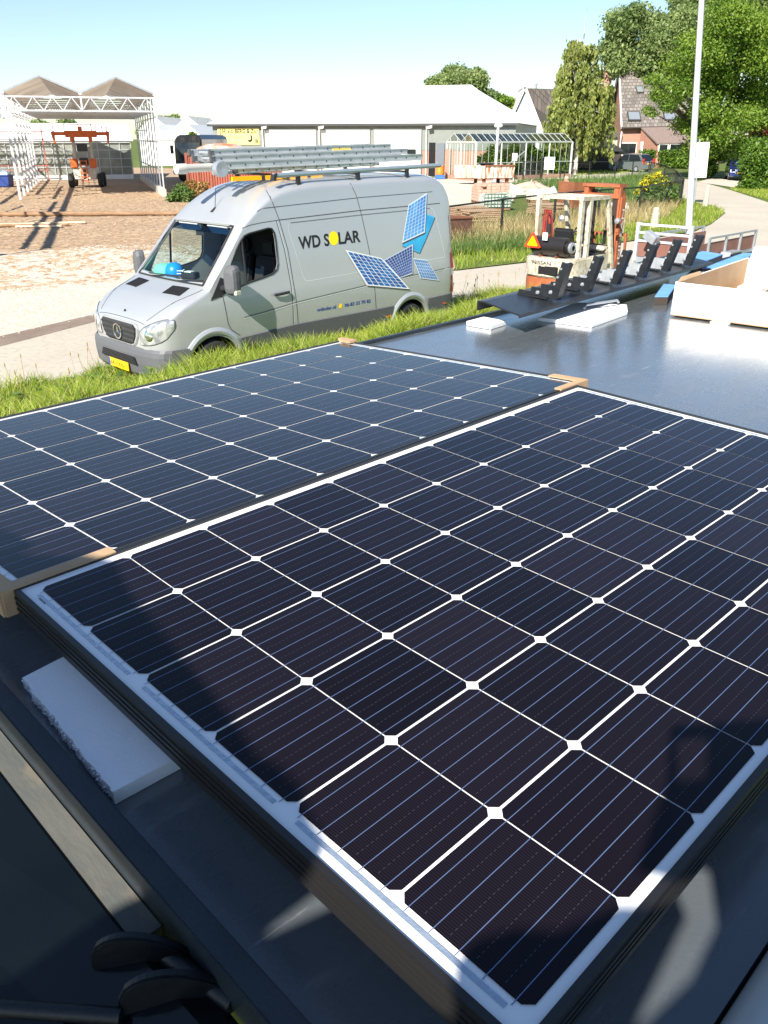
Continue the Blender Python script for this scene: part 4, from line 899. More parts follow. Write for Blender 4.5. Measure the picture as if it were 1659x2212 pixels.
# stones, chips and clods scattered over the lot
def inside(P, poly):
    x, y = P; c = False
    for i in range(len(poly)):
        a, b = poly[i], poly[i-1]
        if (a[1] > y) != (b[1] > y) and x < (b[0]-a[0])*(y-a[1])/(b[1]-a[1])+a[0]: c = not c
    return c
def px_poly(pix): return [tuple(gnd(*p))[:2] for p in pix]
def scatter_px(n, pix_poly, seed=1):               # points spread evenly on the ground inside a region
    rng = random.Random(seed); P = px_poly(pix_poly); xs_ = [p[0] for p in P]; ys_ = [p[1] for p in P]; out = []
    while len(out) < n:
        p = (rng.uniform(min(xs_), max(xs_)), rng.uniform(min(ys_), max(ys_)))
        if inside(p, P): out.append(p)
    return out
def clods(name, pts, r0, r1, m, flat=.5, long=1.0):
    V, F = [], []; rng = np.random.RandomState(4)
    base = np.array([(1, 0, 0), (0, 1, 0), (-1, 0, 0), (0, -1, 0), (0, 0, 1)], float); fc = [(0, 1, 4), (1, 2, 4), (2, 3, 4), (3, 0, 4)]
    for i, (x, y) in enumerate(pts):
        r = r0+(r1-r0)*rng.rand()**3; a = rng.rand()*6.28; c, s = math.cos(a), math.sin(a)
        q = base*(1+.5*(rng.rand(5, 1)-.5))*np.array([r*long, r, r*flat*(.5+rng.rand())]); q = np.stack([q[:, 0]*c-q[:, 1]*s+x, q[:, 0]*s+q[:, 1]*c+y, q[:, 2]-.006], 1); V.append(q); F.append(np.array(fc)+5*i)
    return np_mesh(name, np.concatenate(V), np.concatenate(F), m)
LOT = [(-60, 745), (215, 672), (430, 640), (520, 560), (400, 430), (340, 405), (-60, 405)]
M['clod'] = groundmat('soil_clod', (.35, .25, .16), (.44, .32, .21), (.25, .165, .105), 2, 5, .5, 20)
M['chip'] = groundmat('pale_stone', (.50, .455, .385), (.58, .53, .45), (.42, .365, .295), 2, 5, .4, 20)
stuff(clods('soil_clods', scatter_px(16000, [(-60, 640), (215, 610), (470, 570), (480, 540), (400, 430), (340, 405), (-60, 405)], 2), .012, .12, M['clod'], .30, 2.2), 'brown soil clods and bark scattered over the building lot', 'soil')
stuff(clods('gravel_stones', scatter_px(15000, [(-60, 745), (215, 680), (430, 648), (560, 600), (480, 530), (200, 530), (-60, 560)], 3), .008, .042, M['chip'], .5, 1.4), 'pale gravel stones along the far road edge', 'gravel')
# logs and planks lying across the lot
def log(lab, a, b, r, group='logs and planks lying on the lot'):
    A, B = gnd(*a), gnd(*b); q = MB(); n = 14; pts = [A.lerp(B, k/n)+Vector((0, .02*math.sin(k*1.7), r+.012*math.sin(k*2.3))) for k in range(n+1)]
    q.tube(pts, [r*(1.05-.25*k/n) for k in range(n+1)], 10); return tag(q.build('log', M['wood'], smooth=60), lab, 'log', group)
log('long round brown log lying across the dirt lot', (-40, 468), (390, 466), .10)
log('thin brown pole lying across the lot near the greenhouse', (-30, 492), (150, 488), .06)
def plank(lab, a, b, w=.2, h=.06):
    A, B = gnd(*a), gnd(*b); q = MB(); q.bar(A+Vector((0, 0, h/2+.02)), B+Vector((0, 0, h/2+.03)), w, h); return tag(q.build('plank', M['wood_pale'], bevel=.01), lab, 'plank', 'logs and planks lying on the lot')
plank('long pale plank lying just in front of the brown log', (-40, 489), (185, 483), .22)
plank('short pale plank lying nearest the road, in front of the others', (35, 492), (135, 491), .22)
# ================================================================== grass
def blades(pts, h0, h1, w, lean=.5, seed=1, hfun=None, segs=3, z=0.0):
    rng = np.random.RandomState(seed); n = len(pts); P = np.array(pts, float)
    h = h0+(h1-h0)*rng.rand(n)**1.3
    if hfun is not None: h *= np.array([hfun(*p) for p in pts])
    a = rng.rand(n)*2*np.pi; ln = lean*(.3+rng.rand(n)); b = rng.rand(n)*2*np.pi
    D = np.stack([np.cos(a), np.sin(a)], 1); W = np.stack([np.cos(b), np.sin(b)], 1)*w*(.6+.8*rng.rand(n))[:, None]
    V = np.zeros((n, 2*(segs+1), 3))
    for k in range(segs+1):
        t = k/segs; c = P+D*(ln*h*t*t)[:, None]; zz = z+h*(t-.25*ln*t*t); wk = (1-t)**.7*.5+.02
        V[:, 2*k, :2] = c-W*wk; V[:, 2*k+1, :2] = c+W*wk; V[:, 2*k, 2] = zz; V[:, 2*k+1, 2] = zz
    V = V.reshape(-1, 3); o = (np.arange(n)*2*(segs+1))[:, None]
    F = np.concatenate([o+np.array([2*k, 2*k+1, 2*k+3, 2*k+2]) for k in range(segs)], 0)
    return V, F
M['grass'] = leafmat('lush_grass', (.17, .27, .02), (.40, .47, .07), .4, .8, (.46, .40, .17), .9)
M['drygrass'] = leafmat('dry_tall_grass', (.34, .27, .12), (.52, .43, .22), .3, .6)
M['weed'] = leafmat('weed_leaf', (.07, .14, .03), (.16, .24, .06), .35, 1.2)
# the verge between the road and the roof
VERGE = [(-120, 920), (0, 868), (215, 812), (430, 772), (640, 732), (860, 688), (1000, 660), (1130, 642), (1190, 650), (1190, 800), (500, 960), (-120, 1150)]
VP0 = gnd(0, 868)
def bank(x, y): return max(0.0, min(.55, ((x-VP0.x)*.707-(y-VP0.y)*.707-.36)*.21))
def strip_mesh():
    bmv = MB(); a, b = gnd(-120, 905), gnd(1185, 645); d = (b-a).normalized(); r = Vector((d.y, -d.x, 0)); L_ = (b-a).length; n, m2 = 40, 10
    for i in range(n+1):
        for k in range(m2+1):
            p = a-d*2+d*(L_+3)*i/n+r*(-.35+5.5*k/m2); bmv.v.append((p.x, p.y, bank(p.x, p.y)+.012))
    for i in range(n):
        for k in range(m2): o = i*(m2+1)+k; bmv.f.append((o, o+m2+1, o+m2+2, o+1))
    return struct(bmv.build('verge', M['grassland'], smooth=60))
strip_mesh()
clump = lambda x, y: .45+.9*max(0, .5+.9*noise.noise(Vector((x*1.1, y*1.1, 0))))+.25*noise.noise(Vector((x*4, y*4, 5)))
pts = scatter_px(90000, [(-120, 905), (0, 862), (215, 808), (430, 768), (640, 728), (860, 684), (1000, 657), (1130, 638), (1185, 650), (1185, 740), (820, 850), (300, 1000), (-120, 1160)], 5)
V, F = blades(pts, .12, .36, .016, .75, 5, clump, z=np.array([bank(*p) for p in pts])); go = np_mesh('verge_grass', V, F, M['grass']); stuff(go, 'long bright green grass growing on the verge between road and roof', 'grass')
LW = scatter_px(1500, [(0, 868), (430, 775), (860, 690), (1130, 644), (1130, 690), (500, 860), (0, 960)], 19); P_ = []; q = MB(); rng = random.Random(5)
for x, y in LW[:90]:
    for k in range(9):
        a = rng.uniform(0, 6.28); l = rng.uniform(.07, .16); zb = bank(x, y)+rng.uniform(.05, .22); d = Vector((math.cos(a), math.sin(a), .35)); w_ = Vector((-d.y, d.x, 0))*l*.28; c = Vector((x, y, zb))
        q.quad(c, c+d*l*.5+w_, c+d*l-Vector((0, 0, l*.2)), c+d*l*.5-w_)
stuff(q.build('verge_weeds', M['weed'], recalc=False), 'broad leaved weeds scattered through the verge grass', 'weeds')
def verge_stalks():
    pts = scatter_px(120, [(0, 862), (430, 768), (860, 684), (1130, 638), (1130, 655), (400, 800), (0, 890)], 9); q = MB()
    for x, y in pts:
        h = random.uniform(.3, .62)+bank(x, y); dx, dy = random.uniform(-.1, .1), random.uniform(-.1, .1)
        q.tube([(x, y, bank(x, y)), (x+dx*.4, y+dy*.4, h*.6), (x+dx, y+dy, h)], .003, 4); q.tube([(x+dx, y+dy, h-.01), (x+dx*1.05, y+dy*1.05, h+.03), (x+dx*1.1, y+dy*1.1, h+.06)], [.004, .011, .002], 5)
    return q.build('seed_stalks', mat('seed_stalk', (.35, .27, .14), .8))
stuff(verge_stalks(), 'brown seed stalks standing up out of the verge grass', 'grass')
q = MB()
c = gnd(652, 772); c.z = bank(c.x, c.y)+.12; q.lathe([(0, 0), (.12, .02), (.15, .1), (.10, .19), (0, .23)], Matrix.Translation(c), 9); tag(q.build('stone', M['concrete'], smooth=20), 'pale round stone standing in the verge grass by the far panel corner', 'stone')
# rough grass along the fence, behind the van
FENCE = [(968, 520), (1082, 513), (1195, 493), (1378, 471), (1440, 452), (1470, 447)]
STRIP = [(985, 583), (1132, 566), (1320, 526), (1497, 500), (1537, 483), (1567, 460), (1543, 447), (1500, 440), (1472, 430), (1440, 440), (1378, 462), (1195, 483), (1082, 503), (968, 512)]
sheet('fence_verge', STRIP, .012, M['grassland'])
V, F = blades(scatter_px(16000, STRIP, 11), .10, .30, .02, .6, 11, clump); stuff(np_mesh('fence_grass', V, F, M['grass']), 'short green grass between the road and the black mesh fence', 'grass')
V, F = blades(scatter_px(9000, [(968, 545), (1132, 535), (1320, 500), (1440, 472), (1470, 447), (1440, 432), (1378, 448), (1195, 474), (1082, 490), (968, 500)], 12), .25, .75, .02, .45, 12); stuff(np_mesh('tall_dry_grass', V, F, M['drygrass']), 'tall straw coloured grass growing along the mesh fence', 'grass')
V, F = blades(scatter_px(6000, [(968, 556), (1132, 545), (1230, 528), (1230, 515), (1082, 520), (968, 525)], 13), .2, .5, .022, .5, 13); stuff(np_mesh('tall_green_grass', V, F, M['weed']), 'tall green grass at the foot of the mesh fence', 'grass')
V, F = blades(scatter_px(9000, [(1100, 400), (1160, 397), (1240, 392), (1330, 388), (1395, 380), (1470, 395), (1470, 440), (1378, 446), (1330, 430), (1230, 412), (1130, 410)], 14), .15, .8, .035, .5, 14); stuff(np_mesh('waste_grass', V, F, M['weed']), 'rough green grass on the waste ground behind the mesh fence', 'grass')
V, F = blades(scatter_px(7000, [(1240, 378), (1330, 376), (1400, 366), (1485, 362), (1485, 356), (1400, 358), (1240, 364)], 15), .06, .2, .05, .5, 15); stuff(np_mesh('hedge_lawn', V, F, M['grass']), 'strip of lawn in front of the clipped hedge', 'grass')
V, F = blades(scatter_px(5000, [(1576, 409), (1660, 432), (1760, 450), (1760, 425), (1600, 402)], 16), .06, .2, .05, .5, 16); stuff(np_mesh('roadside_lawn', V, F, M['grass']), 'strip of lawn at the foot of the bushes on the right', 'grass')
# ================================================================== trees and bushes
def leaves(name, centers, radii, n, size, m, parent, seed, droop=0, zmin=None, shell=.55):
    rng = np.random.RandomState(seed); C_ = np.array(centers, float); R_ = np.array(radii, float)
    if R_.ndim == 1: R_ = np.repeat(R_[:, None], 3, 1)
    w = R_.prod(1)**.75; idx = rng.choice(len(C_), n, p=w/w.sum())
    d = rng.normal(size=(n, 3)); d /= np.linalg.norm(d, axis=1)[:, None]; rr = (shell+(1-shell)*rng.rand(n))**1; rr = rr*(.85+.3*rng.rand(n))
    P = C_[idx]+d*R_[idx]*rr[:, None]
    nrm = d*.6+rng.normal(size=(n, 3))*.7+np.array([0, 0, .35]); nrm /= np.linalg.norm(nrm, axis=1)[:, None]
    t = np.cross(nrm, rng.normal(size=(n, 3))); t /= np.linalg.norm(t, axis=1)[:, None]; b = np.cross(nrm, t)
    if droop: t = t*(1-droop)+np.array([0, 0, -1])*droop
    s = size*(.6+.8*rng.rand(n))[:, None]
    V = np.stack([P-t*s*.55, P+b*s*.32+nrm*s*.08, P+t*s*.6, P-b*s*.32+nrm*s*.08], 1).reshape(-1, 3)
    if zmin is not None: V[:, 2] = np.maximum(V[:, 2], zmin)
    return np_mesh(name, V, np.arange(4*n).reshape(n, 4), m, parent)
def clumps(cx, cz, rx, rz, n, r, seed, ry=None, power=1):
    rng = random.Random(seed); out = []; rad = []; ry = ry or rx
    while len(out) < n:
        a, b, c = rng.uniform(-1, 1), rng.uniform(-1, 1), rng.uniform(-1, 1); l = a*a+b*b+c*c
        if l > 1 or l < .18: continue
        out.append((cx+a*rx, b*ry, cz+c*rz)); q = r*rng.uniform(.6, 1.3); rad.append((q, q, q*.8))
    return out, rad
def tree(lab, base, h, crown_z, rx, rz, nl, size, m, seed, trunk_r=.3, group=None, nclump=40, cr=None, bark=None):
    t = thing('tree', lab, 'tree', loc=tuple(base), group=group); rng = random.Random(seed)
    C_, R_ = clumps(0, crown_z, rx, rz, nclump, cr or rx*.30, seed)
    leaves('crown', C_, R_, nl, size, m, t, seed)
    q = MB(); top = crown_z+rz*.5; q.tube([(0, 0, -.1), (.1, 0, crown_z*.4), (-.05, .1, crown_z*.8), (.1, 0, top)], [trunk_r*1.2, trunk_r, trunk_r*.7, trunk_r*.15], 8)
    for c in C_[:14]:
        z = max(crown_z-rz*.8, c[2]*.55); q.tube([(0, 0, z), (c[0]*.5, c[1]*.5, z+(c[2]-z)*.6), c], [trunk_r*.35, trunk_r*.22, trunk_r*.06], 5)
    q.build('trunk', bark or M['bark'], t, smooth=60); return t
KY = 1.19                                                # how far the background really stands
def at(px, Y): p = dep(px, 300, Y*KY); return (p.x, p.y, 0)
M['leaf_a'] = leafmat('bright_green_leaf', (.09, .18, .02), (.27, .39, .055), .5, .35)
M['leaf_b'] = leafmat('blue_green_leaf', (.14, .22, .07), (.36, .44, .17), .52, .3)
M['leaf_c'] = leafmat('birch_leaf', (.15, .20, .045), (.36, .40, .11), .45, .5)
M['leaf_d'] = leafmat('red_brown_leaf', (.16, .045, .015), (.32, .10, .04), .3, .6)
M['hedge'] = leafmat('hedge_leaf', (.06, .13, .015), (.16, .27, .035), .35, .8)
M['yellow_flower'] = leafmat('yellow_flower', (.14, .20, .03), (.30, .34, .04), .3, 1.5, (.85, .66, .02), .62)
# big tree in front of the brick house
b_ = at(1536, 66); C_ = (1545-829.5)/FPX
def big_tree():
    t = thing('tree', 'large bright green tree that overhangs the brick house and the parked blue car', 'tree', loc=b_, group=None)
    C_, R_ = [], []; rng = random.Random(21)
    for px, py, r in ((1590, 60, 3.0), (1530, 110, 2.6), (1620, 110, 3.2), (1490, 160, 2.2), (1560, 170, 2.8), (1630, 190, 2.8), (1460, 205, 1.9), (1520, 230, 2.4), (1590, 240, 2.6), (1430, 190, 1.3), (1545, 280, 2.0), (1480, 265, 1.5), (1420, 225, 1.0), (1650, 250, 2.0), (1600, 300, 1.6), (1490, 110, 1.6), (1645, 60, 2.6), (1570, 20, 2.2), (1660, 130, 3.0), (1530, 320, 1.5), (1570, 335, 1.4), (1432, 225, 1.2), (1500, 300, 1.2), (1640, 320, 1.5)):
        for k in range(4):
            P = dep(px+rng.uniform(-22, 22), py+rng.uniform(-22, 22), 75+rng.uniform(-3.8, 3.8)); C_.append(tuple(P-Vector(b_))); q = 1.19*r*rng.uniform(.4, .75); R_.append((q, q, q*.7))
    leaves('crown', C_, R_, 64000, .20, M['leaf_a'], t, 21, shell=.35)
    q = MB(); q.tube([(0, 0, -.1), (.1, 0, 3), (0, 0, 8), (.3, 0, 12)], [.5, .4, .3, .08], 10)
    for c in C_[::3]: q.tube([(0, 0, max(2.5, c[2]*.5)), (c[0]*.5, c[1]*.5, max(2.6, c[2]*.75)), c], [.16, .1, .03], 5)
    q.build('trunk', M['bark'], t, smooth=60)
big_tree()
def cluster_tree(lab, px0, Y, blobs, nl, size, m, seed, tr=.3, name='tree', group=None, bark=None, spread=2.5, sub=3, shell=.4):
    base = at(px0, Y); t = thing(name, lab, 'tree', loc=base, group=group); C_, R_ = [], []; rng = random.Random(seed); Y = Y*KY; blobs = [(a, b, r*KY) for a, b, r in blobs]; size = size*1.1; nl = int(nl*1.15)
    for px, py, r in blobs:
        for k in range(sub):
            P = dep(px+rng.uniform(-1, 1)*r*FPX/Y*.5, py+rng.uniform(-1, 1)*r*FPX/Y*.5, Y+rng.uniform(-1, 1)*spread); C_.append(tuple(P-Vector(base))); q = r*rng.uniform(.45, .75); R_.append((q, q, q*.75))
    leaves('crown', C_, R_, nl, size, m, t, seed, shell=shell, zmin=.02)
    top = max(c[2] for c in C_); q = MB(); q.tube([(0, 0, -.1), (.05, 0, top*.4), (0, .05, top*.9)], [tr, tr*.75, tr*.15], 8)
    for c in C_[::2]: q.tube([(0, 0, c[2]*.45), (c[0]*.5, c[1]*.5, c[2]*.75), c], [tr*.3, tr*.2, tr*.06], 5)
    q.build('trunk', bark or M['bark'], t, smooth=60); return t
cluster_tree('tall loose poplar rising behind the brick house roof', 1400, 95, [(1370, 75, 3.2), (1340, 120, 2.6), (1400, 60, 3.4), (1430, 110, 3.2), (1320, 145, 1.6), (1450, 60, 3), (1480, 40, 3.2), (1390, 130, 3), (1345, 160, 1.8), (1500, 90, 3), (1375, 35, 1.6), (1420, 150, 2.4)], 34000, .30, M['leaf_b'], 31, .5)
cluster_tree('tall poplar whose top leaves the picture behind the large tree', 1560, 100, [(1520, 15, 3.4), (1560, -20, 3.6), (1600, 20, 3.2), (1640, 40, 3), (1480, 10, 2.6), (1650, -10, 3.6), (1655, 80, 2.6), (1620, -60, 3.5), (1530, -60, 3)], 24000, .32, M['leaf_b'], 32, .5)
cluster_tree('broad pale green tree behind the right end of the white barn roof', 1000, 110, [(950, 178, 2.4), (985, 165, 2.8), (1015, 165, 2.6), (1040, 185, 2.6), (1000, 195, 3), (960, 195, 2), (1055, 205, 2.2), (1062, 225, 1.8), (930, 182, 1.4), (1030, 220, 2.4), (1020, 155, 1.4), (1060, 240, 1.8)], 30000, .30, M['leaf_b'], 33, .4)
cluster_tree('small round bright green tree between white barn and white gable', 1088, 100, [(1088, 225, 1.5), (1078, 240, 1.4), (1098, 240, 1.3), (1085, 255, 1.5), (1100, 220, .9), (1072, 252, 1.0)], 4500, .35, M['leaf_a'], 34, .2, spread=1.2)
def birch():
    base = at(1243, 70); t = thing('birch_tree', 'weeping birch with hanging strands in front of the brown tiled houses', 'tree', loc=base); rng = random.Random(41); V = []
    rngn = np.random.RandomState(41); C_ = []; q = MB()
    sil = [(85, 1235, 1262), (110, 1215, 1290), (150, 1210, 1300), (190, 1200, 1320), (230, 1185, 1328), (260, 1178, 1330), (300, 1192, 1318), (330, 1200, 1295)]
    pys = [s[0] for s in sil]
    for k in range(520):
        py = rng.uniform(86, 285); x0 = ip(py, pys, [s[1] for s in sil])+14*noise.noise(Vector((py*.05, 1, 0))); x1 = ip(py, pys, [s[2] for s in sil])+16*noise.noise(Vector((py*.045, 7, 0))); px = rng.uniform(x0, x1)
        if noise.noise(Vector((px*.07, py*.09, 11))) < -.12: continue
        ln = rng.uniform(18, 80)*(1 if py > 120 else .45); half = (x1-x0)/2/FPX*83.3; mid = (x0+x1)/2
        dy = rng.uniform(-1, 1)*math.sqrt(max(0, 1-((px-mid)/((x1-x0)/2+1e-3))**2))*half
        P = dep(px, py, 83.3+dy)-Vector(base); L_ = ln/FPX*83.3
        L_ = min(L_, P.z-1.0)
        sx, sy = rng.uniform(-.15, .15), rng.uniform(-.15, .15); n = int(14+L_*17)
        for i in range(n):
            u = rng.random(); C_.append((P.x+sx*u+rng.gauss(0, .11), P.y+sy*u+rng.gauss(0, .11), P.z-L_*u, ))
        if k % 4 == 0: q.tube([(0, 0, min(P.z*.8, 9)), (P.x*.6, P.y*.6, P.z+.3), tuple(P)], [.05, .03, .012], 4)
    P = np.array(C_); n = len(P); tt = np.array([0, 0, -1])+rngn.normal(size=(n, 3))*.35; tt /= np.linalg.norm(tt, axis=1)[:, None]
    b = np.cross(tt, rngn.normal(size=(n, 3))); b /= np.linalg.norm(b, axis=1)[:, None]; s = (.27*(.6+.8*rngn.rand(n)))[:, None]
    V = np.stack([P-tt*s*.6, P+b*s*.33, P+tt*s*.7, P-b*s*.33], 1).reshape(-1, 3); np_mesh('crown', V, np.arange(4*n).reshape(n, 4), M['leaf_c'], t)
    q.tube([(.25, 0, -.1), (.2, 0, 2), (0, 0, 5), (-.1, 0, 8.5), (0, 0, 13.5)], [.24, .2, .15, .08, .02], 8); q.build('trunk', M['birch_bark'], t, smooth=60)
birch()
def bush(lab, px, Y, blobs, nl, size, m, seed, name='bush', cat='bush', spread=.8, group=None):
    base = at(px, Y); t = thing(name, lab, cat, loc=base, group=group); C_, R_ = [], []; rng = random.Random(seed); Y = Y*KY; blobs = [(a, b, r*KY) for a, b, r in blobs]; size = size*1.12
    for bx, by, r in blobs:
        for k in range(3):
            P = dep(bx+rng.uniform(-1, 1)*r*FPX/Y*.4, by+rng.uniform(-1, 1)*r*FPX/Y*.4, Y+rng.uniform(-1, 1)*spread); P.z = max(P.z, .15); C_.append(tuple(P-Vector(base))); q = r*rng.uniform(.5, .8); R_.append((q, q, q*.85))
    leaves('foliage', C_, R_, nl, size, m, t, seed, zmin=.01, shell=.3)
    q = MB()
    for c in C_[::2]: q.tube([(0, 0, 0), (c[0]*.5, c[1]*.5, c[2]*.5), c], [.04, .03, .01], 5)
    q.build('stem', M['bark'], t); return t
bush('big rounded bush at the right edge beside the blue car', 1650, 50, [(1612, 400, .6), (1630, 404, .7), (1650, 406, .8), (1610, 385, .5), (1628, 330, 1.0), (1650, 345, 1.1), (1622, 370, .8), (1645, 385, 1.0), (1670, 320, 1.2), (1616, 350, .6), (1625, 395, .6), (1665, 400, .9), (1680, 360, 1.3), (1635, 312, .7), (1650, 405, .7), (1615, 380, .5)], 22000, .15, M['hedge'], 51, spread=1.2)
bush('dark bush behind the white road sign, left of the blue car', 1522, 63, [(1510, 345, .9), (1530, 340, 1.0), (1520, 320, 1.0), (1533, 362, .8), (1510, 368, .8), (1505, 330, .8), (1540, 310, 1.0), (1525, 378, .6)], 10000, .2, M['hedge'], 52, spread=1)
bush('reddish brown bush under the trees at the right edge', 1640, 75, [(1630, 245, 1.2), (1650, 255, 1.4), (1615, 262, .9), (1670, 240, 1.4), (1640, 270, 1.3), (1650, 300, 1.6), (1620, 300, 1.3)], 6000, .24, M['leaf_d'], 53, spread=1)
bush('yellow flowering bush inside the bend of the mesh fence', 1420, 36.5, [(1416, 380, .3), (1436, 388, .35), (1402, 392, .35), (1425, 398, .4), (1388, 402, .35), (1448, 400, .35), (1410, 408, .35), (1440, 410, .35), (1380, 412, .3), (1395, 418, .3)], 2200, .10, M['yellow_flower'], 54, spread=.5)
bush('loose green shrub under the yellow flowers at the fence bend', 1422, 36.0, [(1420, 412, .6), (1440, 418, .6), (1398, 425, .55), (1428, 432, .6), (1385, 430, .45), (1450, 430, .5), (1410, 440, .5)], 5000, .13, M['weed'], 58, spread=.6)
bush('green weed bush with grey leaves beside the greenhouse corner post', 385, 40, [(378, 420, .45), (395, 410, .5), (388, 436, .4), (408, 425, .45), (372, 440, .3)], 3500, .12, M['weed'], 55, spread=.5)
bush('dry rust coloured weeds in front of the red container', 420, 40.5, [(415, 405, .4), (430, 415, .45), (425, 435, .4), (440, 400, .35)], 2500, .11, leafmat('rusty_weed', (.28, .15, .05), (.42, .28, .10), .3, 1), 56, spread=.4)
bush('small green bush left of the white barn', 412, 70, [(412, 297, .5), (405, 300, .4), (420, 300, .4)], 900, .2, M['leaf_a'], 57, spread=.3)
cluster_tree('dark green tree behind the right greenhouse corner', 362, 130, [(360, 258, 1.4), (370, 262, 1.2), (352, 268, 1.6), (365, 275, 2)], 2500, .5, M['leaf_b'], 35, .3)
for k, (px, lab) in enumerate(((330, 'distant tree seen through the right greenhouse wall'), (150, 'distant tree far behind the orange lifting beam'), (90, 'distant tree far behind the left greenhouse trusses'))):
    cluster_tree(lab, px, 150, [(px-14, 280, 2), (px+8, 276, 2.4), (px+20, 284, 2), (px, 288, 2.5)], 1500, .6, M['leaf_b'], 36+k, .3, group='distant trees behind the greenhouses')
# hedge
hg = thing('hedge', 'clipped green hedge in front of the brick house', 'hedge', loc=at(1445, 84.5))
a, c = Vector(at(1392, 86)), Vector(at(1492, 83)); H_, Rr = [], []
for k in range(40):
    p = a.lerp(c, k/39)-Vector(hg.location)
    for z in (.4, 1.0, 1.55): H_.append((p.x+random.uniform(-.1, .1), p.y+random.uniform(-.3, .3), z)); Rr.append((.55, .55, .45))
leaves('foliage', H_, Rr, 9000, .2, M['hedge'], hg, 61, zmin=.0, shell=.5)
q = MB(); [q.tube([(h[0], h[1], 0), (h[0]+.1, h[1], 1.1)], .04, 5) for h in H_[::6]]; q.build('stem', M['bark'], hg)
# ================================================================== buildings
def V3(px, py, Y): return dep(px, py, Y)
def gp(px, Y, z=0): p = dep(px, 300, Y*KY); return Vector((p.x, p.y, z))
# white roofed barn: corner points from its front wall line
bn = thing('barn', 'long grey green barn with bright white hipped roof and three white roller doors', 'barn', loc=tuple(gp(790, 69)))
O = Vector(bn.location); BL, BR_ = gp(461, 72)-O, gp(1113, 66)-O; ax = (BR_-BL).normalized(); dp = Vector((-ax.y, ax.x, 0)); LN = (BR_-BL).length; EZ = zat(O, 267.5)
ang = math.atan2(ax.y, ax.x); bn.rotation_euler = (0, 0, ang)
# local frame: x along the front from left corner (x=xl), y into depth
xl, xr = -(Vector((0, 0, 0))-BL).dot(ax), BR_.dot(ax); y0 = BL.dot(dp)
def bpx(px): # local x of a picture column on the front wall
    a = (px-829.5)/FPX; k = CT-(300-1106)/FPX*ST; a /= k
    # point O + x*ax + y0*dp with X/Y = a
    w = O+dp*y0; return (a*w.y-w.x)/(ax.x-a*ax.y)
DEPTH = 21.0; DZ = zat(O, 281)
q = MB(); q.bx(xl, xr, y0, y0+.12, 2.1, EZ); q.build('front_cladding', M['clad'], bn)
q = MB(); q.bx(xl, xl+.12, y0+.121, y0+DEPTH, 0, EZ); q.bx(xr-.12, xr, y0+.121, y0+DEPTH, 0, EZ); q.bx(xl+.121, xr-.121, y0+DEPTH-.12, y0+DEPTH, 0, EZ); q.build('wall', M['white_paint'], bn)
q = MB(); q.bx(xl+.0, xr-.0, y0+.03, y0+.118, 0, 2.099); q.build('brick_plinth', M['brick'], bn)
yr = y0+DEPTH/2; rz = zat(O+dp*yr, 188); r0, r1 = bpx(527)+.2, bpx(940)+1.4; e = .3
q = MB(); a_, b_2, c_, d_ = (xl-e, y0-e, EZ), (xr+e, y0-e, EZ), (xr+e, y0+DEPTH+e, EZ), (xl-e, y0+DEPTH+e, EZ); R0, R1 = (r0, yr, rz), (r1, yr, rz)
q.add([a_, b_2, R1, R0], [(0, 1, 2, 3)]); q.add([b_2, c_, R1], [(0, 1, 2)]); q.add([c_, d_, R0, R1], [(0, 1, 2, 3)]); q.add([d_, a_, R0], [(0, 1, 2)]); rf_ = q.build('roof', M['white_roof'], bn)
q = MB()
for A_, B_ in ((a_, R0), (b_2, R1), (R0, R1)): q.tube([Vector(A_)+Vector((0, 0, .03)), Vector(B_)+Vector((0, 0, .03))], .07, 6)
q.build('ridge_cap', M['white_paint'], rf_)
q = MB(); q.bx(xl-.35, xr+.35, y0-.42, y0-.305, EZ-.17, EZ+.02); q.bx(xl-.42, xl-.305, y0-.3, y0+DEPTH, EZ-.17, EZ+.02); q.build('gutter', mat('dark_gutter', (.05, .055, .055), .5), rf_)
for (p0, p1) in ((574, 682), (696, 798), (809, 909)):
    x0, x1 = bpx(p0), bpx(p1)
    q = MB(); q.bx(x0, x1, y0-.06, y0-.003, .05, DZ); d = q.build('roller_door', M['white_door'], bn)
    q = MB(); q.bx(x0-.10, x0-.003, y0-.10, y0-.004, 0, DZ+.1); q.bx(x1+.003, x1+.10, y0-.10, y0-.004, 0, DZ+.1); q.bx(x0-.003, x1+.003, y0-.10, y0-.004, DZ+.003, DZ+.12); q.build('door_frame', M['clad'], d)
    q = MB(); [q.bx(x0+(x1-x0)*t-.45, x0+(x1-x0)*t+.45, y0-.066, y0-.0605, 1.8, 2.2) for t in (.2, .8)]; q.build('door_window', M['dark_glass'], d)
x0, x1 = bpx(927), bpx(941); q = MB(); q.bx(x0, x1, y0-.02, y0-.004, 0, 2.75); q.build('doorway', M['dark_hole'], bn)
x0, x1 = bpx(943), bpx(961); q = MB(); q.bx(x0, x1, y0-.10, y0-.022, .05, 2.7); d = q.build('door', mat('grey_door', (.14, .16, .19), .5), bn); MB().bx(x0+.1, x0+.16, y0-.13, y0-.101, 1.0, 1.15).build('handle', M['galv'], d)
for px in (569, 691, 922):
    x = bpx(px); q = MB(); q.tube([(x, y0-.36, EZ-.1), (x, y0-.15, EZ-.5), (x, y0-.12, .1)], .06, 8); q.build('drain_pipe', M['white_paint'], bn)
    q = MB(); q.prism([(x+.15, y0-.55, EZ-.42), (x+.55, y0-.55, EZ-.36), (x+.55, y0-.28, EZ-.26), (x+.15, y0-.28, EZ-.32)], (0, 0, .16)); q.bar((x+.3, y0-.3, EZ-.25), (x+.3, y0, EZ-.2), .05); q.build('floodlight', M['white_paint'], bn)
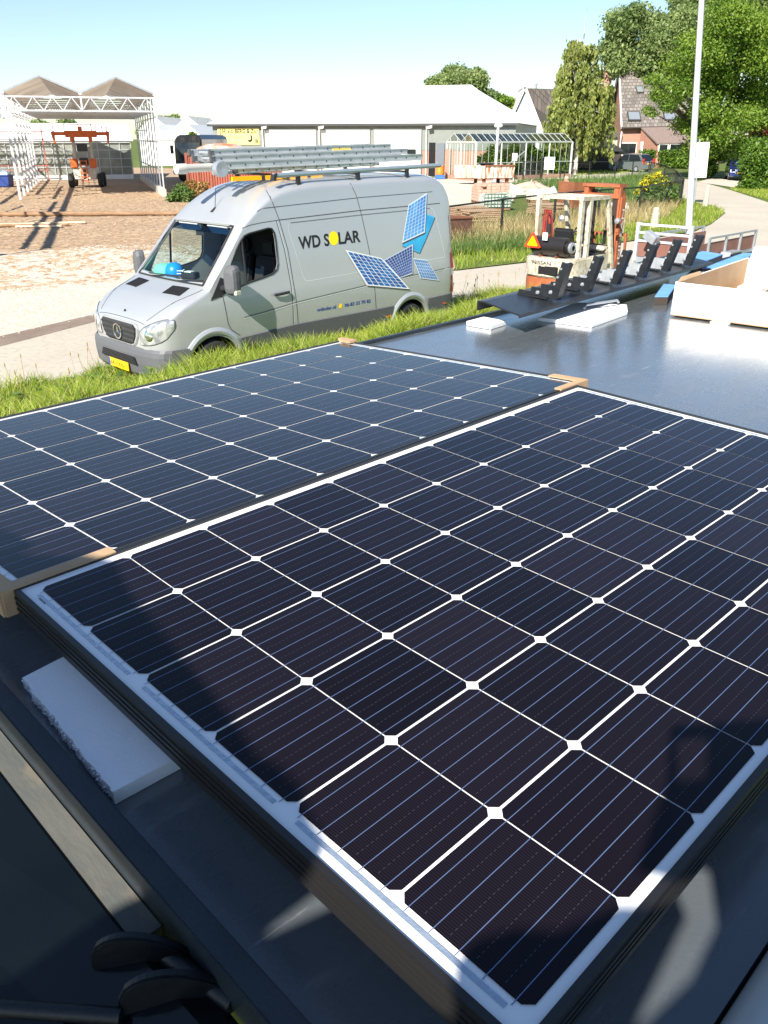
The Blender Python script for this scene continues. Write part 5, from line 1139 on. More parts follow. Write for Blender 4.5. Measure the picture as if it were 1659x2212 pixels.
# sign on the barn
x0, x1 = bpx(472), bpx(561); zs0 = zat(O+ax*x0, 313); zs1 = zat(O+ax*x0, 277); sg = thing('name_sign', 'yellow name board with black lettering on the barn beside the first door', 'sign', loc=tuple(O+ax*x0+dp*(y0-.09))); sg.rotation_euler = (0, 0, ang)
W_ = x1-x0; HS = zs1-zs0
MB().bx(0, W_, 0, .05, zs0, zs1).build('board', M['sign_yellow'], sg)
def sgtext(t, x, z, size, w, name='lettering', m=M['ink']):
    v, f = text_mesh(t, size, w, bold=.018); q = MB(); q.add([(x+a, -.004, z+b) for a, b in v], f); return q.build(name, m, sg, recalc=False)
sgtext('J.H. v.d. BERG & Zn.', W_*.05, zs0+HS*.70, .50, W_*.90)
br_ = mat('faint_brown_lettering', (.45, .33, .1), .6)
for k, (w, z) in enumerate(((.58, .50), (.52, .41), (.35, .08))): 
    q = MB(); xx = W_*.07
    while xx < W_*(.07+w): l = random.uniform(.05, .22); q.bx(xx, xx+l, -.004, -.001, zs0+HS*z, zs0+HS*z+.06); xx += l+.05
    q.build('small_lettering', br_, sg)
q = MB(); cx, cz = W_*.78, zs0+HS*.30
q.prism([(cx-.35, -.004, cz-.05), (cx-.05, -.004, cz-.22), (cx+.2, -.004, cz-.1), (cx+.22, -.004, cz+.3), (cx+.12, -.004, cz+.5), (cx+.02, -.004, cz+.4), (cx+.05, -.004, cz+.05)], (0, .003, 0)); q.build('bucket_emblem', M['ink'], sg)
sgtext('B', W_*.90, zs0+HS*.10, .5, .32)
tag(sg, sg['label'], 'sign')
q = MB()
# orange barrel by the door
br2 = thing('barrel', 'orange barrel with blue foot standing by the barn door', 'barrel', loc=tuple(gp(952, 62))); br2.scale = (1.15,)*3
q = MB(); q.lathe([(0, .3), (.29, .3), (.30, .55), (.29, .57), (.30, .8), (.28, .92), (0, .92)], None, 16); q.build('drum', mat('orange_plastic', (.65, .20, .02), .5), br2, smooth=50); q = MB(); q.bx(-.33, .33, -.3, .3, 0, .28); q.build('foot', mat('blue_crate', (.04, .14, .45), .5), br2, bevel=.03)
# ------------------------------------------------------------------ left greenhouse frame under construction
GO = gnd(356, 425); gx = Vector((-.948, -.317, 0)); gyv = Vector((-.317, .948, 0)); gm = Matrix(((gx.x, gyv.x, 0, GO.x), (gx.y, gyv.y, 0, GO.y), (0, 0, 1, 0), (0, 0, 0, 1)))
# local: x to the right is negative => use x' = -distance to keep it right handed
gm = Matrix(((.948, -.317, 0, GO.x), (.317, .948, 0, GO.y), (0, 0, 1, 0), (0, 0, 0, 1)))
gh = thing('greenhouse', 'white steel frame of a half built greenhouse with two dirty whitewashed roof gables', 'greenhouse', gm)
E0 = zat(GO, 206); T1 = zat(GO, 212); T0 = zat(GO, 241); AP = zat(GO+gx*2, 168); W = 3.95; ND = 7; DB = 3.6
for i in range(ND):
    for s in range(2):
        q = MB(); xa, xb = -s*2*W, -(s+1)*2*W; y = i*DB
        q.bar((xa, y, T1), (xb, y, T1), .08); q.bar((xa, y, T0), (xb, y, T0), .08); n = 16
        for k in range(n):
            x0, x1 = xa+(xb-xa)*k/n, xa+(xb-xa)*(k+1)/n; z0, z1 = (T0, T1) if k % 2 == 0 else (T1, T0); q.bar((x0, y, z0), (x1, y, z1), .05)
        q.bar((xa+(xb-xa)/2, y, T0), (xa+(xb-xa)/2, y, E0), .10)
        q.build('truss', M['galv_white'], gh)
    for s in range(3):
        if s == 0: continue
        q = MB(); q.bar((-s*2*W, i*DB, 0), (-s*2*W, i*DB, E0), .13); q.build('post', M['galv_white'], gh)
NP = 9; LD = (ND-1)*DB
for k in range(NP+1):
    q = MB(); y = k*LD/NP; q.bar((0, y, .0), (0, y, E0), .16 if k == 0 else .07, .07); q.build('post', M['galv_white'] if k == 0 else M['galv'], gh)
q = MB()
for s in range(5): q.bx(-s*W-.09, -s*W+.09, -.1, LD, E0-.02, E0+.06)
q.build('gutter', M['galv_white'], gh)
q = MB()
for z in (1.4, 2.9, 4.2): q.bx(-.03, .03, .1, LD, z, z+.06)
q.build('side_rail', M['galv'], gh)
MB().bx(-.11, .11, -.15, LD+.2, -.05, .42).build('base_wall', M['concrete'], gh)
q = MB()
for s in range(4):
    for i in range(int(LD/1.2)+1):
        y = i*1.2
        if s < 2 and True: continue
        if s >= 2 and y < 3: continue
        q.bar((-s*W, y, E0), (-(s+.5)*W, y, AP), .03); q.bar((-(s+1)*W, y, E0), (-(s+.5)*W, y, AP), .03)
    q.bar((-(s+.5)*W, LD-.2 if s < 2 else 3, AP), (-(s+.5)*W, LD, AP), .05)
    for t in (.33, .66):
        for sg_ in (0, 1): x = -(s+sg_)*W+(-.5+sg_)*W*t*1; q.bar((x, LD-.2 if s < 2 else 3, E0+(AP-E0)*t), (x, LD, E0+(AP-E0)*t), .03)
q.build('roof_bars', M['galv_white'], gh)
M['whitewash'] = leafmat('whitewashed_glass', (.48, .44, .39), (.64, .59, .53), .7, .5)
for s in range(2):
    rx = -(s+.5)*W
    for sgn in (0, 1):
        q = MB(); x0 = -(s+sgn)*W; nx = 6
        a1, b1 = Vector((x0, 0, E0+.03)), Vector((rx, 0, AP)); q.prism([a1, b1, b1+Vector((0, LD, 0)), a1+Vector((0, LD, 0))], Vector((0, 0, .02))); pn = q.build('roof_pane', M['whitewash'], gh)
        q = MB()
        for i in range(18): y = i*1.25; q.bar((a1.x, y, a1.z+.04), (b1.x, y, b1.z+.04), .035)
        q.bar((a1.x, -.02, a1.z+.03), (b1.x, -.02, b1.z+.03), .09); q.build('glazing_bar', M['galv'], pn)
# back glasshouse: long glazed wall with white roof behind
gw = thing('glasshouse', 'long older glasshouse with white roof and glazed wall behind the steel frame', 'greenhouse', gm)
yb_ = LD+3.0; q = MB(); q.bx(-26, -.5, yb_, yb_+.02, .35, 2.75); q.build('glass_wall', mat('grimy_glass', (.16, .18, .15), .12, c2=(.34, .36, .33), scale=.6, coat=.6), gw)
q = MB()
for k in range(30): q.bx(-26+k*.88, -26+k*.88+.05, yb_-.07, yb_-.002, .3, 2.8)
for z in (.9, 1.55, 2.2): q.bx(-26, -.5, yb_-.05, yb_-.003, z, z+.045)
q.bx(-26, -.5, yb_-.12, yb_+.1, 2.76, 2.9); q.build('mullion', M['galv_white'], gw)
q = MB(); q.bx(-26, -.5, yb_-.1, yb_+.1, -.05, .33); q.build('base_wall', M['white_paint'], gw)
q = MB(); q.add([(-27, yb_-.2, 2.91), (-.2, yb_-.2, 2.91), (-.2, yb_+7, 4.3), (-27, yb_+7, 4.3)], [(0, 1, 2, 3)]); q.add([(-.2, yb_-.2, 2.91), (-.2, yb_+7, 2.91), (-.2, yb_+7, 4.3)], [(0, 1, 2)]); q.build('roof', M['white_roof'], gw)
q = MB(); rd = mat('red_heating_pipe', (.45, .12, .07), .6)
for z in (.75, 1.1, 3.0, 3.6): q.tube([(-24, yb_-1.0, z), (-7, yb_-1.0, z)], .035, 6)
for x in (-23.5, -18, -12.5, -7.2): q.bx(x-.04, x+.04, yb_-1.06, yb_-.94, 0, 3.8)
o = q.build('pipe_rack', rd); o.matrix_world = gm; tag(o, 'red heating pipes racked in front of the old glasshouse wall', 'pipes')
# pale roofs of farther glasshouses
for lab, pts, Y, h in (('farther white glasshouse with grey ribbed roof left of the barn', [(352, 281), (398, 266), (425, 250), (443, 263), (430, 282)], 105, 0), ('white sloping glasshouse roof between greenhouse corner and barn', [(345, 303), (350, 281), (385, 268), (430, 281), (430, 306)], 92, 0)):
    t = thing('glasshouse', lab, 'greenhouse', loc=tuple(gp(390, Y))); o_ = Vector(t.location)
    a, b = gp(300, Y)-o_, gp(445, Y)-o_; z0 = zat(gp(390, Y), pts[0][1]); z1 = zat(gp(390, Y), min(p[1] for p in pts)); wd = (b-a).length
    q = MB(); q.bx(a.x, b.x, .05, 16, 0, z0); q.build('wall', M['white_paint'], t)
    q = MB(); nn = 2; 
    for k in range(nn):
        x0, x1 = a.x+wd*k/nn, a.x+wd*(k+1)/nn; xm = (x0+x1)/2
        q.prism([(x0, -.1, z0), (xm, -.1, z1), (x1, -.1, z0)], (0, 16, 0))
    q.build('roof', M['white_roof'] if Y < 100 else striped('grey_ribbed_roof', (.55, .56, .54), (.48, .49, .48), 1, 3, .6), t)
# ------------------------------------------------------------------ telehandler under the frame
TP = gnd(190, 404); tl = thing('lifting_machine', 'white and orange lifting machine with an orange spreader beam raised high', 'machine', loc=tuple(TP), rz=R(12))
q = MB(); q.bx(-.75, -.1, -.6, 1.8, .5, 1.25); q.bx(.1, .75, -.6, 1.8, .5, 1.25); q.build('chassis', mat('cream_paint', (.66, .62, .54), .5, c2=(.5, .45, .38), scale=4), tl, bevel=.05)
for s in (-1, 1):
    q = MB(); q.bx(s*.62-.22, s*.62+.22, -.75, -.1, 1.26, 1.85); q.build('side_box', M['orange'], tl, bevel=.05)
    q = MB(); q.bar((s*.60, -.2, .6), (s*.55, .1, 3.2), .17, .2); q.build('mast', mat('cream_paint', (.60, .56, .50), .5, c2=(.4, .36, .3), scale=4), tl)
    for y in (-.5, 1.4):
        q = MB(); q.lathe([(.14, -.16), (.42, -.16), (.46, -.1), (.46, .1), (.42, .16), (.14, .16)], Matrix.Translation((s*.98, y, .45)) @ Matrix.Rotation(R(90), 4, 'Y'), 18); w = q.build('wheel', M['black_rubber'], tl, smooth=40)
        q = MB(); q.lathe([(0, .1), (.2, .1), (.2, -.1), (0, -.1)], Matrix.Translation((s*.98, y, .45)) @ Matrix.Rotation(R(90), 4, 'Y'), 12); q.build('rim', M['galv'], w)
q = MB()
for x in (-.2, .2): q.bar((x, -.95, .35), (x, -.62, 1.75), .07)
for k in range(6): q.bar((-.2, -.95+.33*k/5.5, .45+.25*k), (.2, -.95+.33*k/5.5, .45+.25*k), .05)
q.build('ladder', M['orange'], tl)
q = MB(); q.bx(-.35, .35, -.3, .0, 2.3, 2.8); q.bx(-.3, .3, -.28, 0, 1.4, 1.9); q.build('carriage', M['black_steel'], tl, bevel=.03)
zb0 = 3.18; q = MB(); q.bx(-1.0, 1.05, -.2, .15, zb0, zb0+.42); q.bx(-1.75, 1.75, -.15, .1, zb0+.12, zb0+.34); q.bx(-.12, .12, -.2, .15, zb0+.42, zb0+.68)
for s in (-1, 1): q.prism([(s*1.7, -.15, zb0+.40), (s*1.92, -.15, zb0+.34), (s*1.80, -.15, zb0-.42), (s*1.70, -.15, zb0-.40)], (0, .2, 0)); q.bx(s*.62-.1, s*.62+.1, -.2, .1, zb0-.3, zb0)
q.build('spreader_beam', M['orange'], tl, bevel=.015)
q = MB()
for x in (-1.75, -1.05, -.1, .75, 1.05, 1.45, 1.75): q.bar((x, 0, zb0+.3), (x, 0, zb0+.85), .04)
q.bar((-1.05, 0, zb0+.82), (1.05, 0, zb0+.78), .04); q.bar((1.05, 0, zb0+.6), (1.75, 0, zb0+.6), .035); q.build('guard_rail', M['orange'], tl)
# blue skip, black lorry cab, red container, rusty tank
bk = thing('skip', 'dark blue plastic skip with pale sheeting on top at the left edge', 'skip', loc=tuple(gnd(6, 404)))
q = MB(); q.prism([(-.75, -.45, .05), (.62, -.45, .05), (.70, -.45, .72), (-.82, -.45, .72)], (0, .9, 0)); q.bx(-.86, .74, -.5, .5, .721, .80); q.build('bin', M['blue_plastic'], bk, bevel=.02)
q = MB(); q.prism([(-.8, -.4, .81), (.66, -.4, .81), (.5, -.3, 1.0), (.0, -.2, 1.12), (-.6, -.3, 1.05)], (0, .7, 0)); q.build('sheeting', mat('pale_sheeting', (.55, .66, .72), .5, bump=.6, bscale=8), bk, bevel=.05)
lc = thing('lorry', 'black lorry with a dark rounded cab parked beside the greenhouse', 'lorry', loc=tuple(gp(403, 58)), rz=R(-12)); lc.scale = (1.19,)*3
q = MB(); q.prism([(-.98, 0, .5), (1.0, 0, .5), (1.0, 0, 2.55), (.85, 0, 2.82), (-.6, 0, 2.82), (-.92, 0, 2.5)], (0, 4.5, 0)); q.build('cab', mat('black_lorry_paint', (.012, .016, .022), .25, coat=.8), lc, bevel=.09)
q = MB(); q.prism([(-.86, -.012, 1.25), (.9, -.012, 1.25), (.86, -.012, 2.35), (-.78, -.012, 2.35)], (0, .01, 0)); q.build('windscreen', mat('blue_black_glass', (.02, .03, .045), .05, coat=1), lc)
q = MB(); q.bx(-1.1, 1.05, -.15, -.014, .45, .75); q.build('bumper', M['white_paint'], lc, bevel=.03)
for s in (-1, 1): q = MB(); q.bx(s*1.08-.08, s*1.08+.08, -.1, .05, 1.7, 2.2); q.build('mirror', M['black_plastic'], lc); q = MB(); q.lathe([(0, -.12), (.45, -.12), (.48, 0), (.45, .12), (0, .12)], Matrix.Translation((s*.86, .8, .48)) @ Matrix.Rotation(R(90), 4, 'Y'), 16); q.build('wheel', M['black_rubber'], lc)
ct = thing('container', 'rusty red ribbed steel container behind the front of the silver van', 'container', loc=tuple(gp(395, 41)), rz=R(8))
zt0 = zat(gp(395, 41), 330); q = MB(); q.bx(.06, 5.2, .0, 2.2, .12, zt0-.06); q.build('ribbed_wall', M['rustred'], ct)
q = MB()
for x in (0, 5.15): q.bx(x, x+.14, -.06, .08, .0, zt0); 
q.bx(.141, 5.149, -.05, .09, zt0-.15, zt0+.01); q.bx(.141, 5.149, -.05, .09, 0, .16); q.build('frame', mat('dark_red_frame', (.24, .06, .035), .7, c2=(.18, .08, .05), scale=5), ct)
q = MB(); q.tube([(-.1+.75*k, -.03, .2) for k in (1, 2)], .02, 5); 
for x in (.7, 1.4): q.bx(x-.02, x+.02, -.035, -.0, .2, zt0-.2)
q.build('lock_rod', M['rust'], ct)
tk = thing('tank', 'rust streaked grey domed tank top above the red container', 'tank', loc=tuple(gp(478, 52)))
zt1 = zat(gp(478, 52), 309); q = MB(); q.lathe([(1.95, .3), (1.95, zt1-.62), (1.7, zt1-.30), (1.05, zt1-.06), (0, zt1)], Matrix.Scale(1.0, 4), 28); q.build('shell', mat('rust_streaked_grey', (.42, .41, .39), .7, c2=(.42, .15, .06), scale=1.2, lo=.42, hi=.6), tk, smooth=50)
for a in (0, 1.57, 3.14, 4.71): q = MB(); q.bx(math.cos(a)*1.5-.08, math.cos(a)*1.5+.08, math.sin(a)*1.5-.08, math.sin(a)*1.5+.08, 0, .4); q.build('leg', M['rust'], tk)
# ------------------------------------------------------------------ small glasshouse by the barn
SA, SB, SC = gp(966, 63.0), gp(1029, 59.5), gp(1237, 65.0)
sgm = thing('small_greenhouse', 'small twin gabled greenhouse with tall green plants behind its glass', 'greenhouse', loc=tuple(SB)); o_ = SB
A_, C_2 = SA-o_, SC-o_; D_ = A_+C_2; ez, rz2 = zat(SB, 307), zat(SB, 288)
def fr_bars(mb, P, Q, n, z0, z1, w=.05):
    for k in range(n+1): p = P.lerp(Q, k/n); mb.bar(p+Vector((0, 0, z0)), p+Vector((0, 0, z1)), w)
Z = Vector((0, 0, 0)); q = MB()
for P in (Z, A_, C_2, D_, A_*.5): q.bar(P, P+Vector((0, 0, ez)), .16)
for t in (.25, .5, .75): q.bar(C_2*t, C_2*t+Vector((0, 0, ez)), .11)
for P, Q in ((Z, C_2), (A_, D_), (Z, A_)): q.bar(P+Vector((0, 0, ez)), Q+Vector((0, 0, ez)), .12)
q.bar(Z+Vector((0, 0, 1.3)), C_2+Vector((0, 0, 1.3)), .05); q.bar(C_2*.25+Vector((0, 0, 1.3)), C_2*.4+Vector((0, 0, .2)), .05); q.bar(C_2*.5+Vector((0, 0, 2.2)), C_2*.3+Vector((0, 0, 1.0)), .05)
for k in (1, 3): q.bar(A_*(k/4)+Vector((0, 0, rz2)), A_*(k/4)+C_2+Vector((0, 0, rz2)), .09)
q.build('frame', mat('pale_green_grey_frame', (.42, .45, .43), .5), sgm)
q = MB(); fr_bars(q, Z, C_2, 16, .3, ez, .024); fr_bars(q, Z, A_, 10, .3, ez, .03)
for j in range(4):
    x0, x1 = A_*(j/4), A_*((j+1)/4); z0, z1 = (ez, rz2) if j % 2 == 0 else (rz2, ez)
    for k in range(17): q.bar(x0+C_2*(k/16)+Vector((0, 0, z0)), x1+C_2*(k/16)+Vector((0, 0, z1)), .045)
    q.bar(A_*(j/4)*.5+A_*((j+1)/4)*.5, A_*(j/4)*.5+A_*((j+1)/4)*.5+Vector((0, 0, (ez+rz2)/2)), .05)
q.build('glazing_bar', mat('pale_glazing_bar', (.40, .43, .41), .5), sgm)
gl_s = glassmat('greenhouse_glass', (.80, .86, .82), .08, .04, .4)
q = MB(); q.add([Z+Vector((0, 0, .3)), C_2+Vector((0, 0, .3)), C_2+Vector((0, 0, ez)), Z+Vector((0, 0, ez))], [(0, 1, 2, 3)]); q.add([Z+Vector((0, 0, .3)), A_+Vector((0, 0, .3)), A_+Vector((0, 0, ez)), A_*.75+Vector((0, 0, rz2)), A_*.5+Vector((0, 0, ez)), A_*.25+Vector((0, 0, rz2)), Z+Vector((0, 0, ez))], [(0, 1, 2, 3, 4, 5, 6)]); q.build('side_glass', gl_s, sgm, recalc=False)
rg = glassmat('dusty_roof_glass', (.45, .50, .48), .2, .15, .4)
q = MB()
for j in range(4):
    x0, x1 = A_*(j/4), A_*((j+1)/4); z0, z1 = (ez, rz2) if j % 2 == 0 else (rz2, ez); q.add([x0+Vector((0, 0, z0)), x0+C_2+Vector((0, 0, z0)), x1+C_2+Vector((0, 0, z1)), x1+Vector((0, 0, z1))], [(0, 1, 2, 3)])
q.build('roof_glass', rg, sgm, recalc=False)
q = MB(); q.bar(Z+Vector((0, 0, .15)), C_2+Vector((0, 0, .15)), .2, .3); q.bar(Z+Vector((0, 0, .15)), A_+Vector((0, 0, .15)), .2, .3); q.bx(A_.x*.9-.3, A_.x*.9+.3, A_.y*.9, A_.y*.9+.1, .3, 2.3); q.build('base_wall', M['brick'], sgm)
vp = thing('vine', 'tall leafy green plants growing inside the small greenhouse', 'plant', loc=tuple(SB+C_2*.5+A_*.16))
H_, Rr = [], []
for k in range(40): p = C_2*random.uniform(-.46, .46)+A_*random.uniform(-.06, .1); H_.append((p.x, p.y, random.uniform(.4, 2.3))); Rr.append(random.uniform(.35, .6))
leaves('foliage', H_, Rr, 8000, .22, M['leaf_a'], vp, 71, shell=.3); q = MB(); [q.tube([(h[0], h[1], 0), (h[0], h[1], h[2])], .03, 5) for h in H_[::4]]; q.build('stem', M['bark'], vp)
# ------------------------------------------------------------------ houses on the right
w_ = thing('house', 'house with pale grey boarded gable, brown tiled roof and steel flue pipe', 'house', loc=tuple(gp(1126, 95))); o_ = Vector(w_.location); yv = o_
def zz_(py, Y, px=1126): return zat(gp(px, Y), py)
gl_, gr_ = (gp(1086, 95)-o_).x, (gp(1172, 95)-o_).x; za = zz_(190, 95); ze = zz_(292, 95); gm2 = 0
q = MB(); q.prism([(gl_, 0, 0), (gr_, 0, 0), (gr_, 0, ze), (gm2, 0, za), (gl_, 0, ze)], (.6, 9, 0)); q.build('wall', striped('pale_grey_boarding', (.56, .57, .57), (.52, .53, .53), 0, 6, .7, 0, .3), w_)
q = MB()
for s, xe in ((-1, gl_), (1, gr_)):
    q2 = MB(); a, b = Vector((xe+s*.35, -.25, ze-.35*(za-ze)/abs(xe)*1.0)), Vector((gm2, -.25, za)); off = Vector((1.0, 12.5 if s > 0 else 9.4, 0)); q2.prism([a+Vector((0, 0, .05)), b+Vector((0, 0, .05)), b+off+Vector((0, 0, .05)), a+off+Vector((0, 0, .05))], (0, 0, .14)); q2.build('roof', M['tile'], w_)
    q.bar(a+Vector((0, -.05, .1)), b+Vector((0, -.05, .1)), .1, .32)
q.build('bargeboard', M['white_paint'], w_)
pf = gp(1150, 97)-o_; q = MB(); q.tube([(pf.x, pf.y, zz_(228, 97)), (pf.x, pf.y, zz_(181, 97))], .13, 10); q.lathe([(.13, 0), (.2, .1), (.13, .3), (0, .32)], Matrix.Translation((pf.x, pf.y, zz_(184, 97))), 12); q.build('flue_pipe', M['galv'], w_, 40)
# the main roof of that house runs on to the right behind the birch
rl, rr = gp(1130, 101)-o_, gp(1215, 101)-o_; 
q = MB(); a1 = gp(1142, 95.5)-o_; 
q.add([(gm2+.2, .1, za-.02), ((gp(1230, 98)-o_).x, 3.0, za-.02), ((gp(1236, 95)-o_).x, .0, ze-.2), (gr_+.2, -.1, ze-.2)], [(0, 1, 2, 3)]); q.build('roof', M['tile'], w_)
bh = thing('brick_house', 'red brick house with steep mottled tile roof, three roof windows and low extension', 'house', loc=tuple(gp(1400, 90))); o_ = Vector(bh.location)
def hp(px, py, Y): P = gp(px, Y); return Vector((P.x-o_.x, P.y-o_.y, zat(P, py)))
e0, e1, rA, rB = hp(1342, 276, 88), hp(1500, 272, 88), hp(1324, 155, 94), hp(1480, 153, 94)
q = MB(); q.prism([e0, e1, rB, rA], (0, .1, .18)); q.prism([hp(1304, 300, 99.5), hp(1480, 296, 99.5), rB+Vector((0, .1, 0)), rA+Vector((0, .1, 0))], (0, .1, .16)); rfh = q.build('roof', M['tile2'], bh)
q = MB(); q.tube([rA+Vector((0, 0, .2)), rB+Vector((0, 0, .2))], .16, 8); q.bar(e0+Vector((0, -.1, 0)), e1+Vector((0, -.1, 0)), .16, .14); q.build('ridge_and_gutter', mat('dark_tile', (.06, .05, .045), .7), rfh)
for (x0, y0_, x1, y1) in ((1362, 191, 1376, 205), (1350, 246, 1377, 265), (1427, 249, 1452, 264)):
    def on_roof(px, py):
        t = (276-py)/(276-155.0); Y = 88+6*t; P = hp(px, py, Y); return P+Vector((0, -.12, .16))
    cs = [on_roof(x0+2, y1), on_roof(x1+3, y1), on_roof(x1-2, y0_), on_roof(x0-3, y0_)]
    q = MB(); q.prism(cs, (0, -.05, .1)); fw = q.build('roof_window', mat('dark_roof_window_frame', (.05, .05, .05), .5), bh)
    c0 = sum(cs, Vector((0, 0, 0)))/4; q = MB(); q.prism([c0+(c-c0)*.82+Vector((0, -.055, .11)) for c in cs], (0, -.01, .01)); q.build('pane', mat('sky_lit_glass', (.45, .5, .54), .08, .6), fw)
wl, wr = hp(1342, 278, 88.4), hp(1500, 276, 88.4); lb = gp(1318, 99)-o_
q = MB(); q.prism([(wl.x, wl.y, 0), (wr.x, wr.y, 0), (wr.x, wr.y, wl.z), (wl.x, wl.y, wl.z)], (0, .3, 0)); q.build('front_wall', M['brick'], bh)
q = MB(); q.prism([(wl.x, wl.y+.301, 0), (lb.x, lb.y, 0), (lb.x, lb.y, wl.z-.8), (rA.x-.03, rA.y, rA.z-.1), (wl.x, wl.y+.301, wl.z)], (.3, 0, 0)); q.build('gable_wall', M['brick'], bh)
q = MB(); q.bar(e0+Vector((-.12, 0, 0)), rA+Vector((-.12, 0, .1)), .14, .3); q.bar(hp(1304, 300, 99.5)+Vector((-.1, 0, 0)), rA+Vector((-.12, .1, .1)), .14, .3); q.build('verge_board', M['white_paint'], bh)
ch = hp(1299, 160, 95); q = MB(); q.bx(ch.x-.45, ch.x+.45, ch.y-.4, ch.y+.4, 4, zat(gp(1299, 95), 146)); chm = q.build('chimney', M['brick'], bh); q = MB(); q.bx(ch.x-.55, ch.x+.55, ch.y-.5, ch.y+.5, zat(gp(1299, 95), 145.9), zat(gp(1299, 95), 141)); q.build('chimney_cap', M['white_paint'], chm)
cp = hp(1388, 155, 94); q = MB(); q.tube([cp, cp+Vector((0, 0, 1.3))], .16, 10); q.lathe([(.5, 0), (.3, .25), (.0, .3)], Matrix.Translation(cp), 10); q.build('chimney_pot', mat('terracotta', (.5, .2, .1), .8), bh, 40)
ea, eb, ra, rb_ = hp(1420, 311, 84.5), hp(1500, 309, 84.5), hp(1381, 277, 88), hp(1502, 274, 88)
q = MB(); q.prism([ea, eb, rb_, ra], (0, 0, .14)); q.build('extension_roof', mat('flat_brown_tile', (.17, .125, .11), .8, c2=(.22, .17, .15), scale=6), bh)
xa, xb = ea.x+.15, eb.x; ye = ea.y+.15
q = MB(); q.prism([(xa, ye, 0), (xb, ye, 0), (xb, ye, ea.z), (xa, ye, ea.z)], (0, .25, 0)); q.prism([(xa, ye+.251, 0), (ra.x+.1, ra.y, 0), (ra.x+.1, ra.y, ra.z-.03), (xa, ye+.251, ea.z-.03)], (.25, 0, 0)); q.build('extension_wall', M['brick'], bh)
for px, py, w, h, Y in ((1437, 320, 1.1, .9, 84.4), (1467, 320, 1.8, .95, 84.4), (1360, 322, 2.0, 1.4, 88.2)):
    c = hp(px, py, Y); q = MB(); yv = (ye if Y < 85 else wl.y)-.03; q.bx(c.x-w/2, c.x+w/2, yv-.04, yv, c.z-h/2, c.z+h/2); fw = q.build('window', M['white_paint'], bh); q = MB(); q.bx(c.x-w/2+.1, c.x+w/2-.1, yv-.046, yv-.0405, c.z-h/2+.1, c.z+h/2-.1); q.build('pane', M['dark_glass'], fw)
c = hp(1391, 320, 86.4); q = MB(); q.bar((c.x-.28, c.y+.28-.6, c.z-.9), (c.x-.28, c.y+.28-.6, c.z+.7), .9, .1); q.build('side_door', M['white_paint'], bh)
q = MB(); p0 = hp(1341, 284, 87.9); q.tube([p0, (p0.x, p0.y, .1)], .07, 8); q.build('drain_pipe', M['white_paint'], bh)
an = thing('outbuilding', 'low pale walled outbuilding with dark tile roof left of the brick house', 'outbuilding', loc=tuple(gp(1320, 86))); o2 = Vector(an.location)
q = MB(); q.bx(-1.3, .75, 0, 4, 0, zat(o2, 296)); q.build('wall', mat('grey_plaster', (.42, .40, .36), .9), an); q = MB(); q.prism([(-1.5, -.3, zat(o2, 297)), (.95, -.3, zat(o2, 297)), (.55, 3, zat(o2, 262)), (-1.5, 3, zat(o2, 262))], (0, 0, .12)); q.build('roof', M['tile'], an)
sh = thing('shed', 'dark boarded shed with black felt roof behind the black fence', 'shed', loc=tuple(gp(1295, 78))); o2 = Vector(sh.location)
x0, x1 = (gp(1249, 78)-o2).x, (gp(1342, 78)-o2).x; h = zat(o2, 327); q = MB(); q.bx(x0, x1, 0, 4, 0, h); q.build('wall', M['wood_dark'], sh)
q = MB(); q.prism([(x0-.2, -.3, h), (x1+.25, -.3, h), (x1-.6, 2, h+.8), (x0+1.0, 2, h+.8)], (0, 0, .12)); q.build('roof', M['black_roof'], sh)
for a, b in ((.04, .18), (.19, .30), (.32, .38)): q = MB(); q.bx(x0+(x1-x0)*a, x0+(x1-x0)*b, -.04, -.003, .15, h-.25); q.build('window', M['dark_glass'], sh)
